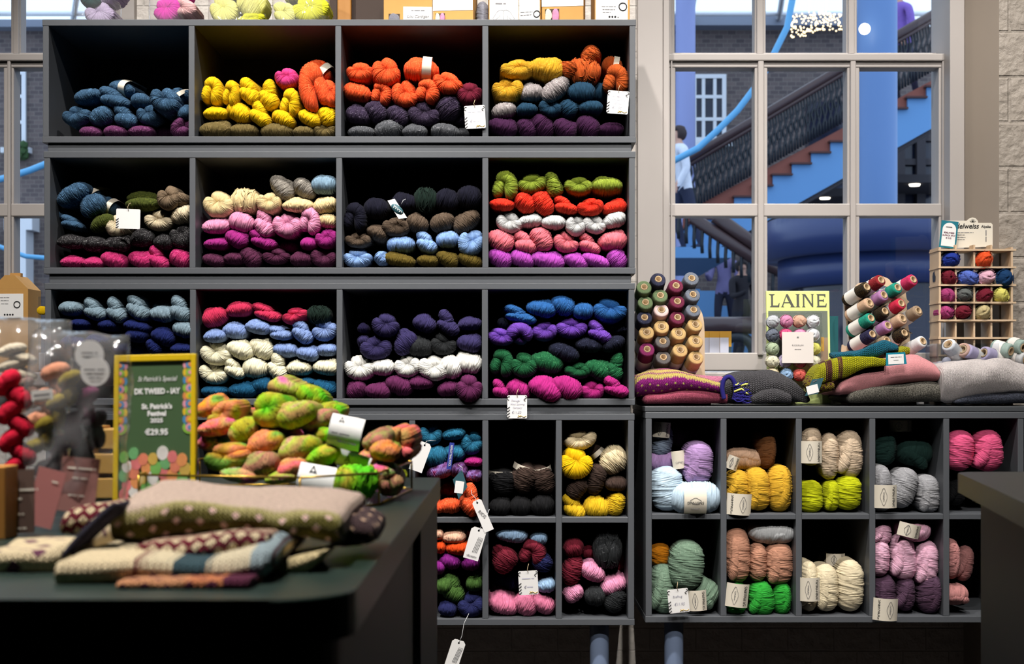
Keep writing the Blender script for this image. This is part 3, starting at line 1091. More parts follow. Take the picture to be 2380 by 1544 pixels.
# ---- bottom module
rows(940, 950, 2.6, 'bottom module', 'half-hidden', '''
upper row | lime | L 0 178 60 50; L -90 190 150 90; L -30 300 150 95; L -60 410 150 110; L -40 520 160 110; L -70 605 170 80
''', base=0.02)
rows(940, 950, 2.6, 'bottom module', 'upper left', '''
top row | sea blue | K 155 155 145 135 -20; L 292 156 145 85 10; K 406 212 135 145 -25; L 180 288 145 135 10; L 300 266 130 115 -10
second row | fuchsia | L 415 322 115 65 0
second row | purple-streaked | L 200 374 155 115 20; L 342 372 105 105 -20; L 412 402 105 95 10
bottom row | coral orange | L 272 592 145 95; T 410 562 145 185 -25 f; L 207 605 60 80; L 280 500 150 90 0 D
''', base=0.0)
rows(940, 950, 2.6, 'bottom module', 'lower left', '''
top row | peach | L 292 782 150 95; L 205 762 60 80; L 382 742 100 70 0 d
second row | burnt orange | L 202 837 90 95; L 312 847 150 100
middle row | bright violet | L 277 927 135 105 -10; L 402 942 115 95; L 210 967 80 85
lower row | leaf green | T 297 1095 155 160 -20; L 230 1082 110 110; L 416 1062 105 105
bottom row | ink navy | L 252 1217 115 105; K 397 1202 165 135
''', base=0.0)
rows(940, 950, 2.6, 'bottom module', 'upper centre', '''
upper row | black | L 588 455 150 160 88 bt
upper row | dark brown | L 716 432 170 155 72 bt; L 850 442 170 138 104 bt
lower row | black | L 572 592 130 120; L 702 592 130 125; L 832 588 140 130
''')
rows(940, 950, 2.6, 'bottom module', 'lower centre', '''
top row | ice blue | L 650 767 195 110 -5; L 815 782 110 105
upper row | wine | L 598 922 165 165 60; h 772 880 165 155 0
upper row | ink navy | L 842 942 110 125 70; L 620 1050 170 110 0 D
middle row | ice blue | L 862 1077 110 92 10
bottom row | dusty pink | L 606 1197 185 125 -15; L 727 1192 155 135 -25; L 852 1190 135 125 -18
''')
rows(940, 950, 2.6, 'bottom module', 'upper right', '''
top row | sand | K 1072 187 195 125 15; L 1265 322 175 165 40
top row | gold | K 1042 327 205 195 0 f
top row | dark brown | L 1150 262 110 95 -50 bd
middle row | dark brown | L 1030 482 150 135 60; L 1155 432 185 135 75; L 1290 466 135 95
bottom row | ochre | T 1022 602 155 145 -10; L 1161 597 165 145 -12; L 1286 586 145 115 70
''')
rows(940, 950, 2.6, 'bottom module', 'lower right', '''
top row | wine | L 1030 847 125 115 20; L 1110 872 85 85 0 d; L 1020 985 195 125 75; L 1310 930 160 110 70 D
top row | graphite | M 1225 862 175 225
middle row | pink | L 1150 992 160 120 -28; L 1262 1077 165 125 22; L 1030 1130 125 110 45
bottom row | graphite | L 1150 1142 130 125; L 1272 1168 150 135 60
''')
label_pending()

# ================================================================== low cabinet: wound balls
def attach(child, parent):
    """Parent without moving: the child keeps the world placement it was built with."""
    child.parent = parent
    child.matrix_parent_inverse = parent.matrix_basis.inverted()


def curved_label(parent, px, py, w, h, yf, rot=0, lines=(), curve=0.62, mat=None, name='paper_band', badge=False, lie=False):
    """A paper band bowed round the front of a ball; lines: (text, size, x, z, turn)."""
    k = K(yf)
    w, h = w * k, h * k
    bm = bmesh.new()
    R = (h if lie else w) * curve
    half = math.asin(min(.98, (h if lie else w) / 2 / R))
    n = 14
    A = []
    for i in range(n + 1):
        a = -half + 2 * half * i / n
        q, y = R * sin(a), R * (1 - cos(a))
        A.append([bm.verts.new((-w / 2, y, q) if lie else (q, y, -h / 2)), bm.verts.new((w / 2, y, q) if lie else (q, y, h / 2))])
    for a, b in zip(A, A[1:]):
        bm.faces.new((a[0], b[0], b[1], a[1])).smooth = True
    bmesh.ops.recalc_face_normals(bm, faces=bm.faces)
    if bm.faces[len(bm.faces) // 2].normal.y > 0:
        bmesh.ops.reverse_faces(bm, faces=bm.faces[:])
    o = mesh_obj(name, bm, mat or M_BANDPAPER)
    o.location = P(px, py, yf)
    o.rotation_euler = (0, -radians(rot), 0)
    attach(o, parent)
    Mx = o.matrix_basis
    if badge:
        bw, bh, bx = badge
        bm = bmesh.new()
        pts = []
        for i in range(33):
            a = 2 * pi * i / 32
            r = 1 + .10 * cos(4 * a)
            x, z = bx + bw * r * cos(a), bh * r * sin(a)
            q = z if lie else x
            pts.append((x, R - sqrt(max(1e-6, R * R - q * q)) - .0009, z))
        tube(bm, pts, .0004, 5, cap=False)
        b = mesh_obj('emblem', bm, M_GREYINK)
        b.matrix_basis = Mx.copy()
        attach(b, o)
    for s, size, x, z, turn in lines:
        q = z if lie else x
        t = text('lettering', s, size, (0, 0, 0), M_BLACKINK if size > .006 else M_GREYINK)
        y = R - sqrt(max(1e-6, R * R - q * q)) - .0010
        t.matrix_basis = Mx @ Matrix.Translation((x, y, z)) @ Matrix.Rotation(radians(-turn), 4, 'Y') @ Matrix.Rotation(pi / 2, 4, 'X')
        attach(t, o)
    return o


CAB = 'low cabinet'
BD = .125


def balls(comp, data, base=.006):
    return rows(1480, 930, 2.514, CAB, comp, data, base=base, dflt_dep=BD, name='yarn_ball')


def snef(ball, X, Y, w, h, rot=0, side=1, yf=-.006, flip=0):
    """The maker's band with its name running up the side."""
    k = K(yf) / 2.514
    W_, H_ = w * k, h * k
    t = 90 if not flip else -90
    curved_label(ball, 1480 + X / 2.514, 930 + Y / 2.514, w / 2.514, h / 2.514, yf, rot,
                 [('SNEFNUG', min(.0105, H_ * .20), side * W_ * .30, 0, t), ('CaMaRose', .0050, -side * W_ * .14, 0, t)],
                 badge=(W_ * .13, H_ * .34, -side * W_ * .14))


b = balls('upper first', '''
back | greyed blue | B 148 245 130 190 -8 d
back | deep plum | B 285 215 130 175 85 D
middle | lilac | B 150 365 130 170 90 d; B 368 378 180 240 -3
front | baby blue | B 182 525 205 250 12; B 348 580 195 290 92 f
''')
snef(b[0], 148, 175, 100, 90, -5, yf=.045)
curved_label(b[2], 1480 + 247 / 2.514, 930 + 350 / 2.514, 78 / 2.514, 105 / 2.514, .030, 8, [('CaMaRose', .006, .004, -.006, 0)])
curved_label(b[5], 1480 + 344 / 2.514, 930 + 592 / 2.514, 132 / 2.514, 150 / 2.514, -.026, 0,
             [('SNEFNUG', .0088, 0, -.004, 180), ('CaMaRose', .005, 0, -.018, 180)], badge=(.012, .007, 0), lie=True, curve=.7)
b = balls('upper second', '''
back | chestnut | B 778 300 115 215 0 d
back | apricot | B 635 350 130 215 85 d
front | golden | B 600 505 145 170 5; B 716 532 150 240 4; B 845 522 150 265 -2
''')
snef(b[1], 563, 368, 70, 80, -20, yf=.028, flip=1)
snef(b[2], 602, 612, 145, 125, -4, yf=-.010, flip=1, side=-1)
b = balls('upper third', '''
top | fawn | B 1032 265 125 230 2; B 1143 340 112 265 0; B 1265 325 165 275 3
front | lime | B 1036 565 150 190 4; B 1150 560 100 180 0; B 1252 552 162 200 0
''')
snef(b[0], 1028, 306, 122, 130, 0, yf=-.012)
b = balls('upper fourth', '''
back | pine green | B 1465 285 145 200 0 d; B 1642 312 170 205 80 d; B 1550 150 110 130 85 D
front | grey | B 1452 525 125 265 2; B 1575 515 165 230 -18; B 1718 555 145 215 4
''')
snef(b[2], 1550, 152, 130, 66, 0, yf=.086)
snef(b[3], 1462, 566, 132, 135, 0, yf=-.012)
b = balls('upper fifth', '''
top | bubblegum | B 1918 305 175 230 -4; B 2078 305 185 235 5
front | black | B 1885 520 120 200 0 d
''')
b = balls('lower first', '''
back | amber | B 142 915 125 135 0 d
upper | sage | B 300 978 205 275 -4 f
front | sage | B 160 1115 165 280 3; B 402 1140 170 175 60
''')
snef(b[3], 357, 1175, 108, 120, 3, yf=-.004, flip=1)
b = balls('lower second', '''
top | light grey | B 612 755 95 165 70 d; B 795 782 140 265 88
middle | tan | B 600 918 155 315 2; B 715 962 110 225 0; B 842 968 172 245 2
front | emerald | B 588 1170 130 195 0; B 735 1172 155 195 8; B 860 1168 115 185 0
''')
snef(b[5], 592, 1145, 132, 138, -6, yf=-.012, flip=1)
b = balls('lower third', '''
back | ecru | B 1170 960 110 130 90 D
front | ecru | B 1022 1102 125 285 0; B 1125 1108 150 265 2; B 1266 1100 165 290 0
''')
snef(b[0], 1168, 935, 110, 70, 0, yf=.08)
snef(b[1], 1018, 1110, 115, 138, 0, yf=-.012)
b = balls('lower fourth', '''
top | candy pink | B 1448 780 125 140 0; B 1652 768 140 190 86
middle | candy pink | B 1446 932 115 215 0; B 1570 922 160 270 6; B 1710 958 150 255 -4
front | dark mauve | B 1466 1150 145 225 0; B 1592 1146 120 205 0; B 1730 1150 150 225 0
''')
snef(b[1], 1600, 765, 130, 80, -14, yf=-.010, flip=1)
snef(b[5], 1462, 1228, 145, 130, -3, yf=-.022, flip=1, side=-1)
b = balls('lower fifth', '''
top | old rose | B 1865 940 95 225 0; B 1930 970 110 200 -8 d
front | old rose | B 1882 1148 125 175 90
''')
label_pending('wool ball')


# ================================================================== hanging tags
M_PENINK = plain('grey_pen_ink', (190, 188, 202), 0.7, var=0.02)
M_BLACKSTITCH = plain('black_stitch', (20, 20, 24), 0.8, var=0.02)
M_GOLDSTITCH = plain('ochre_stitch', (196, 160, 60), 0.8, var=0.02)
M_TEALCARD = plain('teal_card', (52, 92, 102), 0.5, var=0.03)


def string_to(parent, pts, r=.0005, mat=None, name='string'):
    bm = bmesh.new()
    tube(bm, pts, r, 5)
    o = mesh_obj(name, bm, mat or M_STRING)
    attach(o, parent)
    return o


def price_tag(px, py, w, h, rot, lines, label, yf, blank=False, sx=1.0):
    k = K(yf)
    w, h = w * k, h * k
    root = thing('price_tag', label, 'price tag', P(px, py, yf), (radians(3), -radians(rot), 0), 'handmade price tags')
    bm = bmesh.new()
    prism(bm, rounded(-w / 2, w / 2, -h / 2, h / 2, .003, 3), -.0006, .0006)
    mesh_obj('card', bm, M_WHITE, root)
    for i in range(4):                          # overcast stitches up the side
        z = -h / 2 + h * (.06 + .13 * i)
        bm = bmesh.new()
        tube(bm, [(-w / 2 + .006, -.0012, z + .003), (-w / 2 + .001, -.0016, z - .001), (-w / 2 - .001, 0, z - .001), (-w / 2 + .0006, .0009, z - .001)], .0007, 5)
        mesh_obj('stitch', bm, M_BLACKSTITCH, root)
    if not blank:
        bm = bmesh.new()
        tube(bm, [(w / 2 - .004 + .0035 * sin(q * .9), -.0012, h / 2 - .002 - q * .0016) for q in range(8)], .0006, 5)
        mesh_obj('stitched_curl', bm, M_BLACKSTITCH, root)
        bm = bmesh.new()
        tube(bm, [(-w / 2 + .004 + .004 * cos(a), -.0012, h / 2 - .007 + .004 * sin(a)) for a in [radians(60 + 30 * q) for q in range(8)]], .0006, 5)
        mesh_obj('stitched_curl', bm, M_BLACKSTITCH, root)
    if not blank:
        bm = bmesh.new()
        tube(bm, [(w * (.02 + .44 * q / 8), -.0012, -h / 2 + .003 + .0035 * sin(q * .55) ** 2) for q in range(9)], .0006, 5)
        tube(bm, [(w * .06, -.0012, -h / 2 + .0075), (w * .18, -.0012, -h / 2 + .003)], .0006, 5)
        mesh_obj('ochre_stitching', bm, M_GOLDSTITCH, root)
        for s, size, x, z in lines:
            text('handwriting', s, size, (x, -.0010, z), M_PALEINK if size < .0078 else M_PENINK, root, shear=.25, sx=.9)
    bm = bmesh.new()
    tube(bm, [(.001, -.001, h / 2 - .005), (-.001, -.004, h / 2 + .004), (.002, .0, h / 2 + .013), (.003, .012, h / 2 + .014)], .0006, 5)
    mesh_obj('string', bm, M_STRING, root)
    return root


WS = [('Donegal', .0068, -.004, .014), ('Wool Spinning', .0062, 0, .006), ('Company', .0062, 0, -.002), ('€11.50', .0085, -.002, -.013)]
price_tag(1104, 272, 48, 53, 3, [('~Soft Donegal', .0060, 0, .012), ('€', .0095, -.010, -.010), ('~12.00', .0060, .002, -.010)], 'white handmade price tag hanging at the right end of the third top-shelf compartment', -.006)
price_tag(1436, 238, 50, 53, -4, WS, 'white handmade price tag below the rust skein in the fourth top-shelf compartment', -.006)
price_tag(298, 509, 56, 46, -2, [], 'blank white card over the oatmeal skein on the second shelf', -.012, blank=True)
price_tag(1202, 946, 46, 54, 0, WS, 'white handmade price tag hanging over the front edge of the third shelf', -.014)
price_tag(1228, 1355, 45, 56, 3, [('~kidsi wool', .0060, 0, .010), ('€', .0095, -.008, -.010), ('~10.00', .0060, .003, -.010)], 'white handmade price tag over burgundy skeins in the lower centre pigeonhole', -.020)
price_tag(1577, 1397, 48, 56, 6, [('Snefnug', .0078, -.002, .010), ('€11.95', .0092, .001, -.008)], 'white handmade price tag leaning on the sage balls in the low cabinet', -.024)


def swing_tag(name, label, px, py, w, h, rot, yf, lines=(), mat=None, hole=True, string=None, panel=None, pts=None, group=None):
    k = K(yf)
    w, h = w * k, h * k
    root = thing(name, label, 'swing tag', P(px, py, yf), (radians(2), -radians(rot), radians(4)), group)
    bm = bmesh.new()
    c = .18 * w
    prism(bm, pts and [(x * w, z * h) for x, z in pts] or [(-w / 2, -h / 2), (w / 2, -h / 2), (w / 2, h / 2 - c), (w / 2 - c, h / 2), (-w / 2 + c, h / 2), (-w / 2, h / 2 - c)], -.0005, .0005)
    mesh_obj('card', bm, mat or M_WHITE, root)
    if hole:
        bm = bmesh.new()
        lathe(bm, [(0, 0), (.0022, 0), (.0022, .0003), (0, .0003)], 14, Matrix.Translation((0, -.0006, h / 2 - .006)) @ Matrix.Rotation(pi / 2, 4, 'X'))
        mesh_obj('eyelet', bm, M_BLACKINK, root)
    if panel:
        x0, x1, z0, z1 = [v * q for v, q in zip(panel, (w, w, h, h))]
        bxo('sticker', x0, x1, -.0012, -.0005, z0, z1, M_WHITE, root)
    for s, size, x, z, turn in lines:
        t = text('lettering', s, size, (x * w, -.0014, z * h), M_GREYINK, root, rot=(pi / 2, 0, 0))
        t.rotation_euler = (pi / 2, -radians(turn), 0)
        t.matrix_basis = Matrix.Translation((x * w, -.0014, z * h)) @ Matrix.Rotation(-radians(turn), 4, 'Y') @ Matrix.Rotation(pi / 2, 4, 'X')
    if string:
        bm = bmesh.new()
        tube(bm, [(0, -.001, h / 2 - .006)] + [(x * k, y, h / 2 + z * k) for x, y, z in string], .0006, 5)
        mesh_obj('string', bm, M_TIE, root)
    return root


small = [('~machine wash cold', .0032, .0, .10 - .06 * i, 90) for i in range(1)]
T1 = [('~soft pure merino wool', .0034, .05 + .09 * i, -.02, 82) for i in range(4)]
swing_tag('swing_tag', 'white swing tag hanging beside the teal skeins at the counter corner', 977, 1062, 32, 70, -20, -.03, [], string=[(1, 0, 4), (10, .01, 8), (22, .03, 10)], group='white swing tags')
swing_tag('swing_tag', 'white swing tag with one large word, hanging across the middle shelf edge', 1122, 1199, 23, 78, 23, -.03, [('RIOS', .0105, 0, .05, -67 + 23 - 23)], string=[(0, 0, 6), (-4, .01, 16), (0, .03, 26)], group='white swing tags')
swing_tag('swing_tag', 'white swing tag with columns of fine print, half under another white tag', 1104, 1264, 36, 76, -16, -.028, [('malabrigo', .0060, .0, -.40, 180)] + T1, string=[(4, 0, 8), (8, 0, 30), (10, .0, 48)], group='white swing tags')
swing_tag('swing_tag', 'white swing tag dangling on long strings below the bottom shelf', 1058, 1520, 32, 66, -18, -.04, T1, string=[(2, 0, 10), (-2, .005, 40), (3, .02, 62)], group='white swing tags')
swing_tag('swing_tag', 'dark teal diamond-shaped tag with white sticker, before the purple skeins', 1069, 1126, 36, 70, -8, -.02, [], M_TEALCARD, False, string=[(0, 0, 4), (-10, .02, 8)],
          pts=[(-.5, .12), (.0, .5), (.5, -.05), (.05, -.5)], panel=(-.30, .26, -.30, .10))
M_ROYAL = plain('royal_ink', (44, 60, 150), 0.6, var=0.03)
t_ = swing_tag('swing_tag', 'narrow royal blue tag with white capitals on the sea blue skeins', 1047, 1060, 11, 62, -7, -.012, [], M_ROYAL, False, pts=[(-.5, -.5), (.5, -.5), (.5, .5), (-.5, .5)])
tt = text('lettering', 'REFLECTING POOL', .0068, (0, -.0014, 0), M_WHITE, t_, sx=.85)
tt.matrix_basis = Matrix.Translation((0, -.0014, 0)) @ Matrix.Rotation(pi / 2, 4, 'Y') @ Matrix.Rotation(pi / 2, 4, 'X') @ Matrix.Scale(.85, 4, (1, 0, 0))
t_ = swing_tag('swing_tag', 'white diamond tag with teal oval badge before the navy skeins', 923, 487, 54, 44, -38, -.004, [], None, False,
               pts=[(-.56, .05), (-.36, .36), (.56, -.02), (.30, -.34)], string=[(-2, .0, 4), (0, .012, 10)])
bm = bmesh.new()
lathe(bm, [(0, 0), (.0165, 0), (.0165, .0005), (0, .0005)], 28, Matrix.Translation((0, -.0006, .0006)) @ Matrix.Scale(.52, 4, (0, 0, 1)) @ Matrix.Rotation(pi / 2, 4, 'X'))
mesh_obj('badge', bm, M_TEALCARD, t_)
bm = bmesh.new()
tube(bm, [(-.012 + .0011 * q + .0022 * sin(q * 1.25), -.0014, .0006 + (.0042 if q < 5 else .0024) * cos(q * 1.25)) for q in range(23)], .0005, 5)
mesh_obj('script_mark', bm, M_WHITE, t_)

# ================================================================== knitted cloth
def knit(name, cols, cell=(.0042, .0036), axis='v', bands=None, dots=None, dotcol=None, strength=.9, marl=0.2):
    """Stocking stitch over UVs in metres: a V per stitch as bump; colours in bands along u or v; dots on a grid."""
    key = 'knit_' + name
    if key in MATS:
        return MATS[key]
    m, nt, N, L, b = new_mat(key)

    def math_(op, a, b_=None, c=None):
        n = nd(N, 'Math', operation=op)
        for i, v in enumerate((a, b_, c)):
            if v is None:
                continue
            if isinstance(v, (int, float)):
                n.inputs[i].default_value = v
            else:
                L.new(v, n.inputs[i])
        return n.outputs[0]
    uv = nd(N, 'UVMap')
    sp = nd(N, 'SeparateXYZ')
    L.new(uv.outputs[0], sp.inputs[0])
    U = math_('DIVIDE', sp.outputs[0], cell[0])
    V = math_('DIVIDE', sp.outputs[1], cell[1])
    tri = math_('ABSOLUTE', math_('SUBTRACT', math_('FRACT', U), .5))            # 0 in the V's foot .. .5 at its edges
    leg = math_('ABSOLUTE', math_('SUBTRACT', math_('FRACT', math_('MULTIPLY', U, 2.0)), .5))
    row = math_('SINE', math_('MULTIPLY', math_('MULTIPLY_ADD', tri, -1.5, V), 2 * pi))
    hgt = math_('MULTIPLY_ADD', row, .45, math_('MULTIPLY', leg, -1.6))
    bp = nd(N, 'Bump', i_Strength=strength, i_Distance=cell[0] * .35)
    L.new(hgt, bp.inputs['Height'])
    L.new(bp.outputs[0], b.inputs['Normal'])
    nz = nd(N, 'TexNoise', i_Scale=1.0, i_Detail=2.0)
    mp = nd(N, 'Mapping')
    mp.inputs['Scale'].default_value = (260, 420, 1)
    L.new(uv.outputs[0], mp.inputs[0])
    L.new(mp.outputs[0], nz.inputs['Vector'])
    if bands:
        rp = nd(N, 'ValToRGB')
        rp.color_ramp.interpolation = 'CONSTANT'
        el = rp.color_ramp.elements
        for i, (p, cc) in enumerate(bands):
            e = el[i] if i < 2 else el.new(p)
            e.position = p
            e.color = rgb(*cc)
        src = sp.outputs[1] if axis == 'v' else sp.outputs[0]
        wob = math_('MULTIPLY_ADD', math_('SUBTRACT', tri, .25), .012, src)
        L.new(math_('MULTIPLY', wob, 1.0), rp.inputs[0])
        base = rp.outputs[0]
    else:
        c0 = nd(N, 'RGB')
        c0.outputs[0].default_value = rgb(*cols)
        base = c0.outputs[0]
    if dots:
        du = math_('FRACT', math_('ADD', math_('DIVIDE', sp.outputs[0], dots[0]), math_('MULTIPLY', math_('FLOOR', math_('DIVIDE', sp.outputs[1], dots[1])), .5)))
        dv = math_('FRACT', math_('DIVIDE', sp.outputs[1], dots[1]))
        d = math_('ADD', math_('MULTIPLY', math_('ABSOLUTE', math_('SUBTRACT', du, .5)), dots[0] / dots[2]), math_('MULTIPLY', math_('ABSOLUTE', math_('SUBTRACT', dv, .5)), dots[1] / dots[2]))
        dd = math_('LESS_THAN', d, 1.0)
        if len(dots) > 3:
            dd = math_('MULTIPLY', dd, math_('MULTIPLY', math_('GREATER_THAN', sp.outputs[1], dots[3]), math_('LESS_THAN', sp.outputs[1], dots[4])))
        mxd = nd(N, 'Mix', data_type='RGBA')
        L.new(dd, mxd.inputs[0])
        L.new(base, mxd.inputs[6])
        mxd.inputs[7].default_value = rgb(*dotcol)
        base = mxd.outputs[2]
    mx = nd(N, 'Mix', data_type='RGBA', blend_type='MULTIPLY')
    mx.inputs[0].default_value = 1
    rr = nd(N, 'ValToRGB')
    rr.color_ramp.elements[0].position = .3
    rr.color_ramp.elements[1].position = .7
    rr.color_ramp.elements[0].color = (1 - marl * 2, 1 - marl * 2, 1 - marl * 2, 1)
    rr.color_ramp.elements[1].color = (1 + marl * .4,) * 3 + (1,)
    L.new(nz.outputs['Fac'], rr.inputs[0])
    L.new(base, mx.inputs[6])
    L.new(rr.outputs[0], mx.inputs[7])
    L.new(mx.outputs[2], b.inputs['Base Color'])
    b.inputs['Roughness'].default_value = .9
    b.inputs['Specular IOR Level'].default_value = .12
    b.inputs['Sheen Weight'].default_value = .04
    MATS[key] = m
    return m


def catmull(pts, n):
    out = []
    m = len(pts)
    for i in range(m - 1):
        p0, p1, p2, p3 = pts[max(i - 1, 0)], pts[i], pts[i + 1], pts[min(i + 2, m - 1)]
        for k in range(n):
            t = k / n
            out.append(tuple(.5 * ((2 * b) + (-a + c) * t + (2 * a - 5 * b + 4 * c - d) * t * t + (-a + 3 * b - 3 * c + d) * t ** 3) for a, b, c, d in zip(p0, p1, p2, p3)))
    out.append(tuple(pts[-1]))
    return out


def fold(name, stations, mat, parent=None, yf=.03, depth=.2, n=8, wob=.0025, seed=1, endr=.5, back=0.0, uscale=1.0, nose=1.0):
    """A folded layer of cloth lying across the view: stations are (px, py top, py bottom[, y shift]) at depth yf.
    The front edge is a round fold; the layer runs back by depth (rising by back)."""
    st = catmull([tuple(s) + ((0,) if len(s) == 3 else ()) for s in stations], n)
    k = K(yf)
    bm = bmesh.new()
    uvl = bm.loops.layers.uv.new('UVMap')
    rings = []
    ulen = 0.0
    last = None
    N = len(st)
    for i, (px, pt, pb, ys) in enumerate(st):
        x = (px - 1190) * k
        zt, zb = CAMZ + (890 - pt) * k, CAMZ + (890 - pb) * k
        if last is not None:
            ulen += sqrt((x - last[0]) ** 2 + (zt - last[1]) ** 2)
        last = (x, zt)
        hh, zc = (zt - zb) / 2, (zt + zb) / 2
        e = min(i, N - 1 - i) / (N * .06)
        sh = min(1, e) ** endr if endr else 1
        hs = hh * (.25 + .75 * sh)
        inset = (1 - sh) * .02
        ring = []
        sec = []
        m1 = 14
        for q in range(m1 + 1):                      # front fold, top -> front -> bottom
            a = pi / 2 - pi * q / m1
            sec.append((hs * sin(a), yf + ys + inset + hh * nose * (1 - cos(a))))
        sec += [(-hs, yf + ys + depth * f) for f in (.4, .7)]
        sec += [(-hs * .7, yf + ys + depth - inset), (hs * .7 + back * .9, yf + ys + depth - inset)]
        sec += [(hs + back * f, yf + ys + depth * f) for f in (.85, .6, .4, .25)]
        vlen = 0.0
        lp = None
        for z, y in sec[::-1][:4] + []:
            pass
        for z, y in [sec[-(j + 1)] for j in range(4)][::-1] + sec[:-4]:
            nzv = mnoise.noise(Vector((x * 16, y * 20, z * 20 + seed * 7.1))) * wob * 2 + mnoise.noise(Vector((x * 55, y * 50, z * 60 + seed))) * wob * .5
            p = Vector((x, y - nzv, zc + z + nzv * .7))
            if lp is not None:
                vlen += (p - lp).length
            lp = p
            ring.append((bm.verts.new(p), ulen * uscale, vlen))
        rings.append(ring)
    for A, B in zip(rings, rings[1:]):
        M_ = len(A)
        for j in range(M_):
            q = (A[j], B[j], B[(j + 1) % M_], A[(j + 1) % M_])
            f = bm.faces.new([v[0] for v in q])
            f.smooth = True
            for lpp, v in zip(f.loops, q):
                vv = v[2] if not (j == M_ - 1 and v in (q[2], q[3])) else q[0][2] + .02
                lpp[uvl].uv = (v[1], vv)
    for rg in (rings[0], rings[-1]):
        f = bm.faces.new([v[0] for v in rg])
        f.smooth = True
    bmesh.ops.recalc_face_normals(bm, faces=bm.faces)
    return mesh_obj(name, bm, mat, parent)


def z3(*st):
    """stations read in the detail view of the sill's left half"""
    return [(1480 + s[0] / 4.678, 620 + s[1] / 4.678, 620 + s[2] / 4.678) + tuple(s[3:]) for s in st]


def z4(*st):
    return [(1880 + s[0] / 4.678, 620 + s[1] / 4.678, 620 + s[2] / 4.678) + tuple(s[3:]) for s in st]


WZ = CAMZ + (890 - 945) * K(0)          # top of the worktop

# ---- cone racks
M_CONECORE = plain('cone_core_card', (190, 162, 126), 0.8, var=0.06)
M_HOLE = plain('cone_hole', (24, 18, 14), 0.9, var=0.0)
M_PAPER = plain('cone_label_paper', (238, 232, 226), 0.6, var=0.02)


def make_cone(r0, r1, ln, core, lab):
    """Yarn cone along +z (far end at z = 0, near face at z = ln)."""
    root = thing('yarn_cone', 'yarn cone', 'yarn cone')
    bm = bmesh.new()
    uvl = bm.loops.layers.uv.new('UVMap')
    prof = [(core * .9, 0.0), (r0 * .9, 0.0), (r0, .003)]
    n = 26
    for i in range(n + 1):
        t = i / n
        prof.append((r0 + (r1 - r0) * t + .0005 * (i % 2), .004 + (ln - .008) * t))
    prof += [(r1 * .96, ln - .001), (r1 * .86, ln), (core * 1.12, ln + .0006)]
    lathe(bm, prof, 30)
    for f in bm.faces:
        for lp in f.loops:
            v = lp.vert.co
            lp[uvl].uv = (v.z * 700 + v.xy.length * 500, atan2(v.y, v.x))
    mesh_obj('wound_yarn', bm, [None], root)
    bm = bmesh.new()
    lathe(bm, [(core * .74, ln - .04), (core * .74, ln + .002), (core, ln + .002), (core * 1.05, ln - .012)], 24)
    mesh_obj('core', bm, M_CONECORE, root)
    bm = bmesh.new()
    lathe(bm, [(0, ln - .03), (core * .73, ln - .03)], 20)
    mesh_obj('hole', bm, M_HOLE, root)
    bm = bmesh.new()
    t0, t1 = lab
    lathe(bm, [(r0 + (r1 - r0) * t + .0013, .004 + (ln - .008) * t) for t in (t0, t0 * .66 + t1 * .33, t0 * .33 + t1 * .66, t1)], 30)
    mesh_obj('paper_label', bm, M_PAPER, root)
    return root


def place_cone(proto, first, px, py, y, axis, colour, label, group, s=1.0, L=.1):
    c = proto if first else copy_tree(proto)
    ax = Vector(axis).normalized()
    c.matrix_basis = Matrix.Translation(P(px, py, y) - ax * L * s) @ ax.to_track_quat('Z', 'Y').to_matrix().to_4x4() @ Matrix.Scale(s, 4)
    for ch in c.children:
        if ch.name.startswith('wound_yarn'):
            ch.material_slots[0].link = 'OBJECT'
            ch.material_slots[0].material = colour if not isinstance(colour, str) else wool_of(colour)
    tag(c, label, 'yarn cone', group)
    return c


for nm, v in {'cone green': ((100, 118, 84), (150, 165, 130)), 'cone wine': ((104, 38, 62), (150, 80, 105)), 'slate': ((104, 110, 122), (170, 175, 185)),
              'cone navy': ((44, 46, 66), (110, 112, 130)), 'blush': ((222, 190, 186), None), 'jute': ((194, 160, 108), (235, 205, 150)),
              'ash': ((92, 88, 88), (160, 158, 158)), 'berry': ((124, 42, 88), (170, 90, 130)),
              'dark red': ((136, 30, 38), (220, 120, 120)), 'cerise': ((196, 40, 90), (240, 140, 170)), 'sequin black': ((28, 24, 22), (190, 150, 80)),
              'jade': ((30, 140, 118), (120, 220, 200)), 'mauve': ((170, 118, 168), (215, 180, 215)), 'biscuit': ((200, 164, 136), (230, 205, 180)),
              'scarlet': ((196, 36, 66), (240, 130, 150)), 'taupe': ((150, 128, 106), (200, 180, 160)), 'dark navy': ((34, 32, 62), (110, 110, 140)),
              'white': ((240, 240, 242), None), 'pale lilac': ((196, 182, 210), None), 'seafoam': ((160, 180, 172), None), 'salmon': ((226, 178, 158), None)}.items():
    WC[nm] = v

